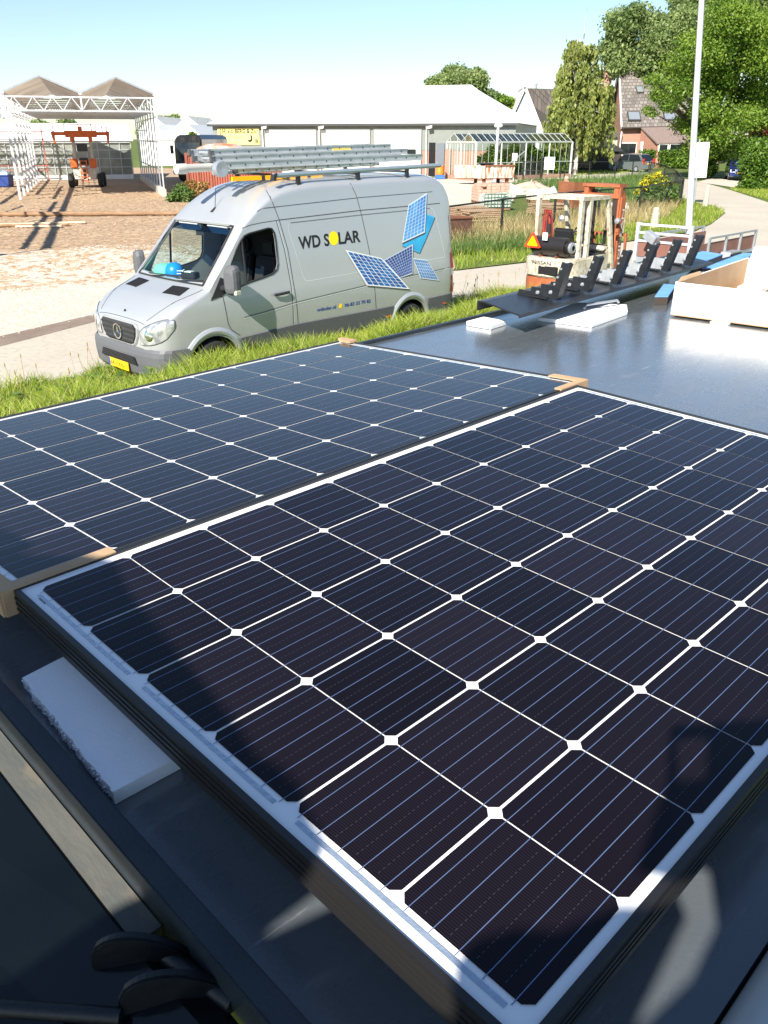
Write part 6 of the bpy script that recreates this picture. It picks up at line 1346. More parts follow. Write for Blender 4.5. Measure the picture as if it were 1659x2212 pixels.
# ------------------------------------------------------------------ cars
def car(lab, P, rz, paint_, Lc=4.2, Wc=1.75, Hc=1.6, plate=None):
    t = thing('parked_car', lab, 'car', loc=tuple(P), rz=rz, group=None)
    prof = [(0, .35), (.0, .62), (.08, .82), (.95, 1.0), (1.65, Hc-.06), (2.2, Hc), (3.6, Hc-.05), (4.05, 1.05), (4.18, .85), (4.2, .4), (4.0, .25), (.2, .25)]
    prof = [(x*Lc/4.2, z) for x, z in prof]; n = 9; q = MB(); rows = []
    for k in range(n):
        a = -1+2*k/(n-1); y = a*Wc/2; row = []
        for x, z in prof:
            tum = 1-(.12*max(0, (z-.95)/(Hc-.95)))*1; zz = z-(.05*a**4 if z > .9 else 0); xx = Lc/2+(x-Lc/2)*(1-.035*a**4); row.append((xx-Lc/2, y*tum, zz))
        rows.append(row)
    m2 = len(prof)
    for k in range(n-1):
        for i in range(m2): q.quad(rows[k][i], rows[k][(i+1) % m2], rows[k+1][(i+1) % m2], rows[k+1][i])
    q.add(rows[0], [tuple(range(m2))]); q.add(rows[-1], [tuple(range(m2))]); q.build('body', paint_, t, smooth=40)
    k_ = Lc/4.2
    for s in (-1, 1):
        for seg in (((1.12, 1.03), (1.72, Hc-.12), (2.35, Hc-.09), (2.35, 1.05)), ((2.42, 1.05), (2.42, Hc-.09), (3.5, Hc-.14), (3.85, 1.08))):
            q = MB(); q.add([(x*k_-Lc/2, s*(Wc/2*(1-.12*max(0, (z-.95)/(Hc-.95)))+.006), z) for x, z in seg], [(0, 1, 2, 3)]); q.build('side_window', M['dark_glass'], t, recalc=False)
        for x in (.8, 3.4):
            Wm = Matrix.Translation((x*k_-Lc/2, s*(Wc/2-.1), .31)) @ Matrix.Rotation(R(90), 4, 'X'); q = MB(); q.lathe([(0, -.11), (.27, -.11), (.31, -.08), (.31, .08), (.27, .11), (0, .11)], Wm, 20); w = q.build('wheel', M['black_rubber'], t, smooth=40)
            q = MB(); q.lathe([(0, -.118), (.19, -.118), (.19, .118), (0, .118)], Wm, 14); q.build('rim', M['galv'], w)
        q = MB(); q.bx(-Lc/2-.01, -Lc/2+.22, s*Wc*.36-.16, s*Wc*.36+.16, .66, .84); q.build('headlight', M['chrome'], t, bevel=.04)
        q = MB(); q.bx(Lc/2-.16, Lc/2-.01, s*Wc*.42-.09, s*Wc*.42+.09, .75, 1.25); q.build('tail_light', M['red'], t, bevel=.03)
    for (x0_, z0_, x1_, z1_), nm in (((1.0, 1.03, 1.62, Hc-.1), 'windscreen'), ((4.03, 1.1, 3.66, Hc-.12), 'rear_window')):
        d = .012 if nm == 'windscreen' else -.012
        q = MB(); q.add([(x0_*k_-Lc/2-d, -Wc*.42, z0_), (x0_*k_-Lc/2-d, Wc*.42, z0_), (x1_*k_-Lc/2-d, Wc*.37, z1_), (x1_*k_-Lc/2-d, -Wc*.37, z1_)], [(0, 1, 2, 3)]); q.build(nm, M['dark_glass'], t, recalc=False)
    for x in (-Lc/2-.03, Lc/2+.0): q = MB(); q.bx(x, x+.03, -.27, .27, .52, .65) if x < 0 else q.bx(x, x+.03, -.27, .27, .72, .86); q.build('number_plate', mat('yellow_plate', (.85, .50, .01), .4), t)
    return t
car('grey green hatchback parked beside the hedge and the dark shed', gnd(1362, 371), R(180+125), mat('grey_green_car_paint', (.17, .20, .20), .3, .4, coat=1), 4.4, 1.8, 1.72)
car('dark blue car half hidden behind the big bush at the right edge', gnd(1592, 388), R(75), mat('dark_blue_car_paint', (.015, .03, .14), .25, .2, coat=1), 4.0, 1.70, 1.48)
# ------------------------------------------------------------------ fences
M['fence'] = mat('black_fence_paint', (.012, .013, .014), .5)
mesh_m = bpy.data.materials.new('chain_link_mesh'); mesh_m.use_nodes = True; nt = mesh_m.node_tree; N = nt.nodes; L = nt.links
def fence(lab, pts, h, mesh=True, rail=.03, post=.045, step=.12):
    t = thing('fence', lab, 'fence', loc=tuple(pts[0]), group=None); o_ = Vector(pts[0]); q = MB(); w = MB()
    for i, p in enumerate(pts):
        p = Vector(p)-o_; pb = MB(); pb.tube([p, p+Vector((0, 0, h+.02))], post, 8); pb.build('post', M['fence'], t)
        if i+1 < len(pts):
            r = Vector(pts[i+1])-o_; q.tube([p+Vector((0, 0, h)), r+Vector((0, 0, h))], rail, 6)
            if mesh:
                n = max(2, int((r-p).length/step)); zz = int(h/step); d = (r-p)/n
                for k in range(-zz, n):
                    for sgn in (0, 1):
                        k0, k1 = k, k+zz; z0, z1 = (.02, h-.02) if sgn == 0 else (h-.02, .02)
                        a0, a1 = max(0, -k)/zz, 1-max(0, k1-n)/zz
                        if a1 <= a0: continue
                        A_, B_ = p+d*k0, p+d*k1; P = A_.lerp(B_, a0)+Vector((0, 0, z0+(z1-z0)*a0)); Q = A_.lerp(B_, a1)+Vector((0, 0, z0+(z1-z0)*a1)); w.bar(P, Q, .004)
    q.build('top_rail', M['fence'], t)
    if mesh: w.build('wire_mesh', M['fence'], t)
    return t
F1 = [gnd(930, 545), gnd(1082, 513), gnd(1195, 493), gnd(1290, 481), gnd(1378, 471), gnd(1440, 453), gnd(1468, 446)]
fence('black mesh fence along the road from behind the van to the bend', F1, 1.25)
fence('short black mesh fence running back from the bend beside the yellow flowers', [gnd(1469, 445), gnd(1455, 418), gnd(1432, 398), gnd(1402, 386)], 1.3, True, .03, .045, .2)
fence('thin black railing in front of the dark shed and the small greenhouse', [gnd(x, y) for x, y in ((1209, 393), (1218, 390), (1271, 388), (1327, 388), (1364, 386), (1399, 384))], 1.35, False, .025, .05)
gt = thing('gate', 'black barred gate with a white notice in front of the small greenhouse', 'gate', loc=tuple(gnd(1129, 392))); o_ = Vector(gt.location); g1 = gnd(1168, 393)-o_
for p, r in ((Vector((0, 0, 0)), .06), (g1, .11)): q = MB(); q.tube([p, p+Vector((0, 0, 1.75))], r, 8); q.build('post', M['fence'], gt)
q = MB(); n = 16
for k in range(1, n): q.tube([g1*(k/n)+Vector((0, 0, .15)), g1*(k/n)+Vector((0, 0, 1.45))], .018, 5)
for z in (.15, .8, 1.45): q.tube([Vector((0, 0, z)), g1+Vector((0, 0, z))], .03, 6)
q.build('bars', M['fence'], gt)
c = g1+Vector((.55, -.15, 1.35)); q = MB(); q.bx(c.x-.4, c.x+.4, c.y-.02, c.y+.02, c.z-.45, c.z+.45); q.build('notice', M['white_paint'], gt)
q = MB(); q.bx(-.95, -.55, -.03, .01, 1.5, 2.05); q.tube([(-.75, .03, 0), (-.75, .03, 2.0)], .03, 6); q.build('notice', M['white_paint'], gt)
# ------------------------------------------------------------------ posts, lamps, signs
def lamp_post(lab, base, top, r0, r1, head=None, m=None):
    t = thing('lamp_post', lab, 'lamp post', loc=tuple(base)); d = Vector(top)-Vector(base); q = MB(); q.tube([(0, 0, -.05), d*.12, d*.1201, d], [r0*1.25, r0*1.25, r0, r1], 14); q.build('pole', m or M['galv_white'], t, smooth=40)
    if head: q = MB(); q.bx(d.x-.3, d.x+.3, d.y-.15, d.y+.15, d.z, d.z+.25); q.build('lamp_head', M['white_paint'], t, bevel=.06)
    else:
        q = MB(); q.tube([d, d+Vector((.0, .3, .25)), d+Vector((0, 1.0, .35))], r1*.7, 8); q.build('arm', M['galv_white'], t); q = MB(); q.bx(d.x-.12, d.x+.12, d.y+.95, d.y+1.6, d.z+.3, d.z+.42); q.build('lamp_head', M['galv'], t, bevel=.04)
    return t
bs = gnd(1482, 590); tp = dep(1521, -90, bs.y); lamp_post('tall pale street lamp post rising out of the top of the picture', bs, tp, .085, .06)
lamp_post('short white lamp post with box head in front of the small greenhouse', gp(1074, 58), gp(1075, 58, zat(gp(1075, 58), 275)), .11, .11, True)
sp = gnd(1498, 441); sn = thing('road_sign', 'large blank white back of a road sign behind the tall lamp post', 'sign', loc=tuple(sp)); Ys = sp.y
cs = [dep(x, y, Ys)-sp for x, y in ((1504, 308), (1533, 306.5), (1525, 384), (1487, 384))]; q = MB(); q.prism(cs, (0, -.03, 0)); q.build('plate', M['white_paint'], sn)
q = MB(); q.tube([(0, -.07, 0), dep(1511, 300, Ys)-sp+Vector((0, -.07, 0))], .04, 8); q.build('pole', M['galv'], sn)
def bollard(lab, P, h, r):
    q = MB(); q.lathe([(0, 0), (r*1.05, 0), (r, h*.7), (r*.85, h*.72), (r*.8, h*.95), (r*.5, h), (0, h)], None, 10); o = q.build('bollard', mat('weathered_concrete', (.52, .47, .38), .9, c2=(.38, .35, .29), scale=8, bump=.5, bscale=25), smooth=30); o.location = P; return tag(o, lab, 'bollard', 'concrete bollards on the grass')
bollard('stone bollard on the grass tip of the road bend', gnd(1523, 446), 1.0, .14); bollard('pale stone bollard in the grass behind the trailer', gnd(1413, 492), .75, .15); bollard('small stone bollard left of the trailer behind the forklift forks', gnd(1338, 512), .8, .13)
# ------------------------------------------------------------------ trailer
HD = Vector((.707, .707, 0)); RT = Vector((.707, -.707, 0))
tr = thing('trailer', 'small flatbed trailer with white front rack and brown board sides', 'trailer', loc=(6.80, 19.0, 0), rz=R(45))   # local x = length, y = -width
wd, ln = 1.3, 3.5; brd = mat('red_brown_board', (.19, .085, .065), .6, c2=(.23, .11, .085), scale=4)
q = MB(); q.bx(0, ln, 0, wd, .52, .66); q.bx(-1.2, 0, wd/2-.05, wd/2+.05, .50, .62); q.build('bed', M['galv'], tr)
q = MB(); q.bx(.0, .03, .05, wd-.05, .67, 1.0); q.build('front_board', brd, tr)
for y in (0, wd-.03): q = MB(); q.bx(.031, ln, y, y+.03, .67, .98); q.build('side_board', brd, tr)
q = MB()
for y in (0, wd): q.bar((0, y, .5), (0, y, 1.42), .07)
for z in (1.02, 1.20, 1.38): q.bar((0, 0, z), (0, wd, z), .05)
q.build('front_rack', M['galv_white'], tr)
q = MB()
for y in (-.03, wd+.03):
    for x in (.9, 1.8, 2.6, 3.46): q.bar((x, y, .55), (x, y, 1.10), .05)
    q.bar((.9, y, 1.09), (ln, y, 1.09), .04)
q.build('side_rail', M['galv'], tr)
for y in (-.16, wd+.16):
    Wm = Matrix.Translation((1.9, y, .33)) @ Matrix.Rotation(R(90), 4, 'X'); q = MB(); q.lathe([(0, -.09), (.28, -.09), (.33, -.06), (.33, .06), (.28, .09), (0, .09)], Wm, 20); w = q.build('wheel', M['black_rubber'], tr, smooth=40); q = MB(); q.lathe([(0, -.1), (.18, -.1), (.18, .1), (0, .1)], Wm, 14); q.build('rim', M['galv'], w)
    q = MB(); q.prism([(1.5, y-.12, .62), (1.6, y-.12, .74), (2.2, y-.12, .74), (2.3, y-.12, .62), (2.3, y-.12, .59), (2.18, y-.12, .71), (1.62, y-.12, .71), (1.5, y-.12, .59)], (0, .24, 0)); q.build('mudguard', M['galv'], tr)
q = MB(); q.tube([(-.25, wd*.55, .3), (-.25, wd*.55, 1.12)], .04, 8); q.box((-.27, wd*.62, 1.14), (.22, .30, .18), Matrix.Rotation(.5, 3, 'X')); q.tube([(-1.2, wd/2, .3), (-1.2, wd/2, .75)], .035, 8); q.build('winch', M['galv'], tr, bevel=.01)
# ------------------------------------------------------------------ forklift
M['faded_orange'] = mat('faded_rusty_orange', (.42, .12, .045), .6, c2=(.26, .085, .04), scale=4)
fk = thing('forklift', 'white and orange forklift seen from behind with a warning triangle on its gas bottle', 'forklift', loc=(3.05, 16.2, 0), rz=R(45))   # x forward, y left
cream = mat('cream_white_paint', (.60, .56, .46), .5, c2=(.42, .36, .27), scale=4, lo=.45, hi=.72, c3=(.33, .26, .18), s3=14); HWd = .55
def cw(z0, z1, off, m, nm):
    q = MB(); pts = []
    for k in range(17):
        a = -math.pi/2+math.pi*k/16; pts.append((.42-.42*math.cos(a)**.6-off*0, HWd*math.sin(a)))
    pts = [(x-off, y*(1+off)) for x, y in pts]+[(.95, HWd), (.95, -HWd)]
    q.prism([(x, y, z0) for x, y in pts], (0, 0, z1-z0)); return q.build(nm, m, fk, smooth=35, bevel=.025)
cw(.30, .74, .0, M['faded_orange'], 'lower_weight'); c = cw(.745, 1.10, .02, cream, 'counterweight')
q = MB(); q.bx(-.03, .05, -.32, .10, .80, .96); q.build('vent_opening', M['dark_hole'], fk, bevel=.012)
v, f = text_mesh('NISSAN', .09, .42); q = MB(); q.add([(-.0265-.0, .24-x, .985+y) for x, y in v], f); q.build('lettering', M['ink'], fk, recalc=False)
q = MB(); q.bx(.95, 2.0, -.52, .52, .32, .66); q.bx(.96, 1.45, -.5, .5, .66, 1.12); q.build('chassis', M['black_steel'], fk, bevel=.02)
q = MB(); q.bx(.80, 1.35, -.575, -.555, .74, 1.12); q.build('side_panel', cream, fk); v, f = text_mesh('14', .17, .16); q = MB(); q.add([(.98+x, -.578, .90+y) for x, y in v], f); q.build('number', mat('orange_number', (.6, .2, .03), .5), fk, recalc=False)
v, f = text_mesh('NISSAN', .05, .16); q = MB(); q.add([(.98+x, -.578, .83+y) for x, y in v], f); q.build('lettering', mat('orange_number', (.6, .2, .03), .5), fk, recalc=False)
q = MB(); q.bx(1.35, 1.9, -.56, -.52, .62, .68); q.bx(.7, 1.9, -.60, -.50, .66, .70); q.build('step', M['black_steel'], fk)
q = MB(); gz = 2.16
for y in (-.48, .48):
    q.bar((.42, y, 1.08), (.40, y, gz), .07, .09); q.bar((1.30, y, gz-.02), (1.72, y, .68), .07, .08); q.bar((.36, y, gz), (1.33, y, gz-.01), .08, .07)
for x in (.40, .58, .76, .94, 1.12, 1.31): q.bar((x, -.48, gz), (x, .48, gz-.0), .035, .045)
q.build('overhead_guard', cream, fk)
q = MB(); q.bx(.62, .70, -.53, -.44, 1.1, gz-.04); q.build('guard_pillar', cream, fk)
q = MB(); q.tube([(.24, -.42, 1.30), (.24, .42, 1.30)], .175, 20); g = q.build('gas_bottle', mat('black_gas_bottle', (.02, .018, .018), .3), fk, smooth=40, bevel=.05)
q = MB(); q.lathe([(.10, 0), (.10, .05), (.05, .06)], Matrix.Translation((.24, -.42, 1.30)) @ Matrix.Rotation(R(90), 4, 'X'), 14); q.build('valve', M['galv'], g)
q = MB(); q.bx(.1, .38, -.2, -.17, 1.08, 1.14); q.bx(.1, .38, .17, .2, 1.08, 1.14); q.build('bottle_cradle', M['rust'], fk)
T_ = lambda sc, x: [(x, .30+.0+sc*a, 1.36+sc*b) for a, b in ((-.20, -.115), (-.235, -.09), (-.025, .23), (.025, .23), (.235, -.09), (.20, -.115))]
q = MB(); q.prism(T_(.80, .018), (.012, 0, 0)); tri = q.build('warning_triangle', mat('red_reflector', (.75, .05, .02), .35), fk); q = MB(); q.prism(T_(.52, .012), (.005, 0, 0)); q.build('triangle_centre', mat('yellow_reflector', (.95, .50, .0), .35), tri)
q = MB(); q.bx(.03, .04, -.02, .09, 1.42, 1.56); q.build('tax_label', M['white_paint'], fk)
q = MB()
for k, yy in enumerate((.40, .36, .32)): q.tube([(.46, yy, 1.35), (.44, yy-.02, 1.75), (.42, yy-.05, 1.93), (.42, yy-.12, 1.93), (.44, yy-.15, 1.7), (.46, yy-.17, 1.38)], .014, 6)
q.build('hose', mat('dark_red_hose', (.35, .03, .03), .5), fk, smooth=60)
q = MB(); q.tube([(.46, .30, 1.3), (.44, .28, 1.75), (.42, .24, 1.88), (.44, .20, 1.75), (.46, .18, 1.35)], .018, 6); q.bx(.42, .5, .2, .27, 1.5, 1.68); q.build('hose', M['black_rubber'], fk, smooth=60)
q = MB(); q.bx(.70, 1.12, -.22, .22, 1.13, 1.24); q.prism([(.66, -.22, 1.2), (.74, -.22, 1.2), (.62, -.22, 1.62), (.56, -.22, 1.58)], (0, .44, 0)); q.build('seat', M['black_plastic'], fk, bevel=.03)
q = MB(); q.lathe([(.15, -.012), (.165, -.012), (.165, .012), (.15, .012), (.15, -.012)], Matrix.Translation((1.33, .05, 1.52)) @ Matrix.Rotation(R(-35), 4, 'Y'), 24); q.tube([(1.33, .05, 1.52), (1.52, .05, 1.1)], .022, 6); [q.tube([(1.33, .05, 1.52), Vector((1.33, .05, 1.52))+Matrix.Rotation(R(-35), 3, 'Y') @ Vector((.155*math.cos(a), .155*math.sin(a), 0))], .012, 5) for a in (0, 2.1, 4.2)]; q.build('steering_wheel', M['black_plastic'], fk, smooth=60)
q = MB(); q.bx(1.45, 1.66, -.46, .46, .66, 1.24); q.prism([(1.34, -.46, 1.16), (1.7, -.46, 1.16), (1.7, -.46, 1.24), (1.36, -.46, 1.24)], (0, .92, 0)); q.build('dash_panel', cream, fk, bevel=.02)
for k in range(3): q = MB(); q.tube([(1.46, -.16-.09*k, 1.2), (1.40, -.16-.09*k, 1.45)], .010, 6); q.tube([(1.40, -.16-.09*k, 1.44), (1.395, -.16-.09*k, 1.49)], .02, 6); q.build('lever', M['black_plastic'], fk)
for y in (-.34, .34):
    q = MB(); q.bx(1.80, 1.95, y-.06, y+.06, .15, 2.18); q.bx(1.96, 2.05, y*.8-.05, y*.8+.05, .2, 2.24); q.build('mast_rail', mat('dark_greasy_mast', (.045, .03, .025), .5), fk)
    q = MB(); q.tube([(1.76, y*.62, .5), (1.76, y*.62, 1.5)], .035, 8); q.build('lift_cylinder', M['black_steel'], fk); q = MB(); q.tube([(1.76, y*.62, 1.5), (1.76, y*.62, 2.1)], .022, 8); q.build('piston_rod', M['chrome'], fk)
q = MB(); q.bx(1.78, 2.06, -.42, .42, 2.10, 2.18); q.bx(1.78, 2.06, -.42, .42, 2.30, 2.36); [q.bx(1.80, 2.04, y-.05, y+.05, 2.18, 2.36) for y in (-.34, .34)]; q.bx(1.80, 1.88, -.44, -.40, .3, 2.3); q.build('mast_head', M['faded_orange'], fk)
q = MB(); q.bx(1.83, 1.99, -.47, -.415, .2, 2.12); q.build('side_channel', M['faded_orange'], fk)
vv, ff = text_mesh('NISSAN', .15, .95); q = MB(); q.add([(1.86+y*.75, -.474, 1.75-x) if False else (1.965-y*.75, -.474, .95+x) for x, y in vv], ff); q.build('lettering', M['white_paint'], fk, recalc=False)
q = MB(); q.bx(2.06, 2.12, -.5, .5, .35, .45); q.bx(2.06, 2.12, -.5, .5, .75, .85)
for y in (-.48, -.24, 0, .24, .48): q.bar((2.13, y, .35), (2.13, y, 1.40), .04)
q.bar((2.13, -.5, 1.40), (2.13, .5, 1.40), .05); q.build('load_backrest', M['faded_orange'], fk)
for y in (-.3, .3): q = MB(); q.bx(2.14, 2.19, y-.06, y+.06, .1, .8); q.bx(2.19, 3.2, y-.06, y+.06, .08, .13); q.build('fork', M['black_steel'], fk)
for x, s, r in ((1.75, 1, .30), (1.75, -1, .30), (.45, 1, .24), (.45, -1, .24)):
    Wm = Matrix.Translation((x, s*.48, r)) @ Matrix.Rotation(R(90), 4, 'X'); q = MB(); q.lathe([(.1, -.09), (r*.85, -.09), (r, -.06), (r, .06), (r*.85, .09), (.1, .09)], Wm, 20); w = q.build('wheel', M['black_rubber'], fk, smooth=40); q = MB(); q.lathe([(0, -.095), (r*.5, -.095), (r*.5, .095), (0, .095)], Wm, 12); q.build('rim', M['faded_orange'], w)
q = MB(); q.lathe([(0, 0), (.05, .01), (.06, .06), (.04, .1), (0, .11)], Matrix.Translation((1.62, -.52, 1.70)) @ Matrix.Rotation(R(90), 4, 'Y'), 12); q.build('work_lamp', M['galv'], fk, 40); q = MB(); q.lathe([(0, 0), (.05, .01), (.06, .05), (0, .08)], Matrix.Translation((.60, .05, 1.78)) @ Matrix.Rotation(R(-90), 4, 'Y'), 12); q.build('work_lamp', M['galv'], fk, 40)
q = MB(); q.bx(1.62, 1.70, -.58, -.50, 1.48, 1.56); q.bx(.66, .72, -.50, -.42, 1.45, 1.6); q.build('indicator', M['faded_orange'], fk, bevel=.01)
q = MB(); q.box((.70, .56, 1.62), (.03, .16, .2)); q.build('mirror', M['chrome'], fk, bevel=.015)
# ------------------------------------------------------------------ yard clutter behind the fence
def heap(lab, P, rx, ry, h, m, name='heap', cat='heap', n=16, rot=0, rough=.12):
    q = MB(); N_ = 18; rows = []
    for i in range(7):
        t = i/6; row = []
        for k in range(N_):
            a = 2*math.pi*k/N_; r = (1-t**1.3); d = 1+rough*noise.noise(Vector((math.cos(a)*2+P[0], math.sin(a)*2+P[1], t*3)))*2; row.append((rx*r*math.cos(a)*d, ry*r*math.sin(a)*d, h*t*(1+rough*noise.noise(Vector((a, t*4, P[0])))*1.5)))
        rows.append(row)
    for i in range(6):
        for k in range(N_): q.quad(rows[i][k], rows[i][(k+1) % N_], rows[i+1][(k+1) % N_], rows[i+1][k])
    o = q.build(name, m, smooth=30); o.location = P; o.rotation_euler = (0, 0, rot); return tag(o, lab, cat)
sk = thing('tipper_skip', 'open white tipper skip streaked with rust standing in the yard', 'skip', loc=tuple(gnd(1047, 398)), rz=R(20))
hw = (gp(1106, 55)-gp(994, 55)).x*.5
for nm, pts, off in (('side_panel', [(-hw*.25, -.9, .45), (hw, -.9, .45), (hw*1.02, -1.0, 1.3), (-hw*.28, -1.0, 1.3)], (0, .06, 0)), ('end_panel', [(-hw*.28, -.95, .45), (-hw*1.05, 1.0, .45), (-hw*1.08, 1.05, 1.3), (-hw*.31, -1.05, 1.3)], (.06, 0, 0)), ('side_panel', [(-hw, 1.1, .45), (hw, 1.1, .45), (hw, 1.15, 1.3), (-hw, 1.15, 1.3)], (0, .06, 0)), ('end_panel', [(hw, -.83, .45), (hw, 1.08, .45), (hw, 1.08, 1.3), (hw, -.83, 1.3)], (.06, 0, 0))):
    q = MB(); q.prism(pts, off); q.build(nm, M['rustwhite'], sk)
q = MB(); q.prism([(-hw*.28, -.85, .40), (hw, -.85, .40), (hw, 1.1, .40), (-hw, 1.1, .40)], (0, 0, .05)); q.build('floor', M['rust'], sk)
for x in (-hw*.2, hw*.8):
    for y in (-.6, .8): q = MB(); q.bx(x-.1, x+.1, y-.1, y+.1, 0, .4); q.build('leg', M['rust'], sk)
q = MB(); q.bar((-hw*.28, -1.02, 1.31), (hw*1.02, -1.02, 1.31), .09); q.build('top_rail', M['rust'], sk)
o = MB().lathe([(0, .0), (.35, .05), (.5, .28), (.52, .36), (.62, .36), (.62, .40), (0, .42)], None, 16).build('tub', M['black_plastic'], smooth=40); o.location = gnd(1047, 398)+Vector((.1, .2, 1.05)); tag(o, 'dark round tub lying in the rusty white skip', 'tub')
def pallet(lab, P, w, d, h, m, rz=0, name='pallet_stack', mesh=False):
    t = thing(name, lab, 'pallet', loc=tuple(P), rz=rz); q = MB()
    for y in (-d/2, 0, d/2-.1): q.bx(-w/2, w/2, y, y+.1, 0, .10)
    for k in range(6): x = -w/2+k*(w-.12)/5; q.bx(x, x+.12, -d/2, d/2, .101, .13)
    q.build('pallet_base', M['wood'], t); q = MB(); rng = random.Random(int(P[0]*10)); bw, bd, bh = w/7, d/5, h/6
    for k in range(6):
        for i in range(7):
            for j in range(5):
                if k >= 4 and rng.random() < .25*(k-3): continue
                q.box((-w/2+bw*(i+.5)+rng.uniform(-.01, .01), -d/2+bd*(j+.5)+rng.uniform(-.01, .01), .132+bh*(k+.5)), (bw*.94, bd*.94, bh*.95))
    q.build('bricks', m, t)
    if mesh:
        q = MB(); [q.bx(-w/2+w*k/8-.012, -w/2+w*k/8+.012, -d/2-.03, -d/2-.012, .13, .13+h) for k in range(9)]; [q.bx(-w/2, w/2, -d/2-.05, -d/2-.031, .13+h*k/4, .155+h*k/4) for k in range(5)]; q.build('straps', mat('green_strap', (.10, .22, .15), .6), t)
    return t
pallet('stack of old red brown bricks on a pallet behind the fence', gnd(1058, 438), 1.75, 1.2, .85, M['brick_pale'], R(10))
pallet('strapped stack of pale grey tiles on a pallet close behind the fence', gnd(1068, 452), 1.3, 1.0, .60, mat('pale_grey_tile', (.55, .56, .52), .8), R(8), mesh=True)
pallet('pale yellow block stack behind the middle of the mesh fence', gnd(1161, 436), 1.05, .9, .5, mat('cream_block', (.72, .67, .55), .85), R(8))
heap('heap of pale sand behind the brick pallet', gnd(1100, 416), 1.5, 2.2, .55, M['yard'], 'sand_heap', 'heap')
heap('heap of red brown rubble in front of the black gate', gnd(1148, 412), 1.3, .9, .55, M['brick_pale'], 'rubble_heap', 'heap', rough=.5)
heap('white tarpaulin bundle in the dry grass right of the forklift mast', gnd(1333, 462), .62, .5, .85, mat('white_tarpaulin', (.80, .81, .82), .6, bump=.5, bscale=10), 'tarpaulin', 'tarpaulin', rough=.25)
heap('pale blue bag of building material left of the stone pillar', gnd(1194, 427), .42, .4, .62, mat('pale_blue_bag', (.45, .56, .66), .7, bump=.6, bscale=9), 'bag', 'bag', rough=.25)
q = MB(); rng = random.Random(8)
for k in range(6): 
    s_ = .42-.03*k; q.box((rng.uniform(-.03, .03), rng.uniform(-.03, .03), .1+k*.17), (s_, s_, .16), Matrix.Rotation(rng.uniform(-.3, .3), 3, 'Z'))
q.lathe([(0, 1.02), (.12, 1.04), (.15, 1.14), (.1, 1.24), (0, 1.27)], None, 10); o = q.build('stone_pillar', M['brick_pale'], bevel=.015); o.location = gnd(1220, 433); tag(o, 'rough stacked stone pillar behind the fence left of the rusty plates', 'pillar')
rp = thing('rusty_bin', 'rust brown open steel bin behind the forklift mast', 'bin', loc=tuple(gnd(1247, 449)), rz=R(25))
for nm, pts, off in (('plate', [(-.55, -.4, 0), (.5, -.4, 0), (.55, -.45, 1.15), (-.6, -.42, 1.22)], (0, .03, 0)), ('plate', [(-.6, -.38, .0), (-.85, .5, 0), (-.9, .5, 1.25), (-.62, -.38, 1.22)], (.03, 0, 0)), ('plate', [(.52, -.36, 0), (.6, .6, 0), (.62, .6, 1.1), (.55, -.38, 1.1)], (.03, 0, 0))): q = MB(); q.prism(pts, off); q.build(nm, mat('rust_brown_plate', (.24, .085, .035), .8, c2=(.17, .06, .03), scale=3), rp)
cb = thing('rusty_bin', 'dark rusty box directly behind the rear of the van', 'bin', loc=tuple(gnd(982, 519)), rz=R(30)); q = MB(); q.bx(-.5, .42, -.4, .4, .05, .72); q.build('body', mat('dark_rust_box', (.11, .045, .03), .8, c2=(.16, .08, .05), scale=5), cb, bevel=.01); q = MB(); q.bx(-.53, .45, -.43, .43, .721, .76); q.build('lid', M['rust'], cb)
for k, (px, py, lab) in enumerate(((1010, 470, 'low stack of brown boards lying behind the fence beside the van'), (1040, 478, 'flat stack of brown boards nearest the fence, left of the grey tile pallet'), (1180, 462, 'flat stack of boards behind the fence and the forklift guard'))):
    q = MB(); [q.box((random.uniform(-.05, .05), random.uniform(-.05, .05), .08+.07*j), (1.5, .9, .05), Matrix.Rotation(random.uniform(-.1, .1)+.3, 3, 'Z')) for j in range(6)]; o = q.build('board_stack', mat('old_boards', (.36, .24, .15), .85, c2=(.45, .32, .2), scale=4)); o.location = gnd(px, py); tag(o, lab, 'boards', 'stacks of boards behind the fence')
# ================================================================== just outside the picture: made-up plates, shaped to throw the shadows over the near panel
SL = (RINV.to_3x3() @ sv); SL = SL/SL.z
def up(u, v, h): return Vector((u, v, 0))+SL*h
bo = thing('shadow_plates', 'added unseen shadow boom standing beside the left end of the roof', 'caster', ROOF.copy())  # added out of view, only for its shadow
hh = 1.2
edge_ = [(.03, .30), (.055, .20), (.052, .165), (.02, .150), (.06, .10), (.11, .05), (.135, .0), (.10, -.12), (.085, -.215), (.065, -.34), (.052, -.42), (.040, -.50), (.022, -.57), (.030, -.60), (.028, -.645), (.010, -.68), (-.005, -.73), (-.035, -.745), (-.10, -.74)]
back_ = [(-.274, -.74), (-.274, .30)]
q = MB(); q.prism([up(u, v, hh) for u, v in edge_+back_], SL*.03); q.build('arm', M['black_steel'], bo)  # unseen plate, outline drawn after the shadow edge on the panel
q = MB(); a = up(-.22, .26, hh+.02); q.tube([a, a+Vector((-.35, .5, 0)), (a.x-.35, a.y+.5, -2.5)], .05, 8); q.build('post', M['black_steel'], bo)  # invented stand for the added plate
h2 = 1.05; q2 = lambda px, py: tuple(rf(px, py, 0))[:2]
shadow_outline = [(-.55, -.57), (-.32, -.585), (-.25, -.60), (-.20, -.745), (-.098, -.775), (-.093, -.80), (-.090, -.925), (-.075, -.95), (-.05, -.945), (-.012, -.918), (.02, -.915), (.06, -.935), (.085, -.965), (.155, -.992), (.185, -1.03), (.155, -1.062), (.02, -1.082), (.0, -1.086), (.0, -1.3), (-.55, -1.3)]
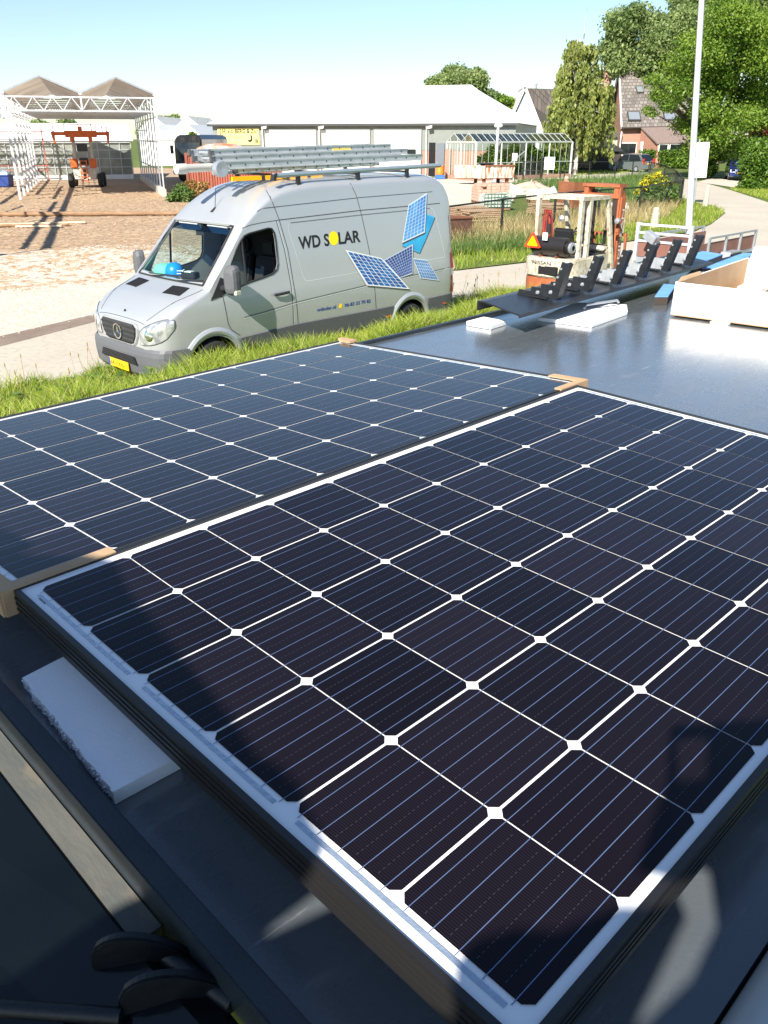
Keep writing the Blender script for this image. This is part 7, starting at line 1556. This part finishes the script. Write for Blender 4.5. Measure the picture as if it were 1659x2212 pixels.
q = MB(); q.prism([up(u, v, h2) for u, v in shadow_outline], SL*.02); q.build('corner_shadow_plate', M['black_steel'], bo)  # second added plate, shades the lower left corner
out = [q2(1448, 1567), q2(1540, 1562), q2(1659, 1553), (1.2, -1.02), (1.2, -1.3), (.0, -1.3), (.0, -1.088), (.09, -1.10), (.17, -1.09), (.235, -1.05), q2(1372, 1880), q2(1400, 1800), q2(1440, 1690)]
hole = [q2(1462, 1600), q2(1465, 1690), q2(1524, 1678), q2(1530, 1592)]
q = MB(); q.prism([up(u, v, h2) for u, v in out+[out[0]]+hole+[hole[0]]], SL*.02); q.build('holed_shadow_plate', M['black_steel'], bo)  # added plate, its hole leaves a lit spot in the shadow
q = MB(); a = up(-.2, -1.2, h2+.02); q.tube([a, (a.x-.6, a.y-.1, a.z), (a.x-.6, a.y-.1, -2.5)], .05, 8); a = up(1.1, -1.2, h2+.02); q.tube([a, (a.x, a.y-.6, a.z), (a.x, a.y-.6, -2.5)], .05, 8); q.build('support', M['black_steel'], bo)

# steel beams of the next greenhouse bay, left of the picture: they throw the long stripes over the dirt lot
hb = 6.0; sh = Vector((sv.x, sv.y, 0))/sv.z*hb
gb = thing('greenhouse_bay', 'steel beams of another greenhouse bay left of the dirt lot, outside the picture', 'greenhouse', loc=tuple(gnd(99, 535)+sh)); o_ = Vector(gb.location)
for (a, b, w) in (((99, 537), (160, 397), .22), ((50, 537), (120, 436), .16), ((116, 430), (133, 402), .16), ((0, 441), (73, 393), .2), ((2, 462), (50, 444), .12)):
    A_, B_ = gnd(*a)+sh-o_, gnd(*b)+sh-o_; q = MB(); n = 6; q.tube([A_.lerp(B_, k/n)+Vector((.0, 0, hb)) for k in range(n+1)], w*.6, 6); q.build('beam', M['galv_white'], gb)
for (a, b) in (((50, 480), (128, 468)), ((40, 470), (100, 462)), ((60, 505), (112, 500)), ((80, 455), (140, 445))):
    A_, B_ = gnd(*a)+sh-o_, gnd(*b)+sh-o_; q = MB(); q.bar(A_+Vector((0, 0, hb+.2)), B_+Vector((0, 0, hb+.2)), .09); q.build('brace', M['galv_white'], gb)
for a in ((99, 537), (0, 441)):
    A_ = gnd(*a)+sh-o_; q = MB(); q.tube([A_+Vector((0, 0, hb)), A_], .06, 6); q.build('post', M['galv_white'], gb)
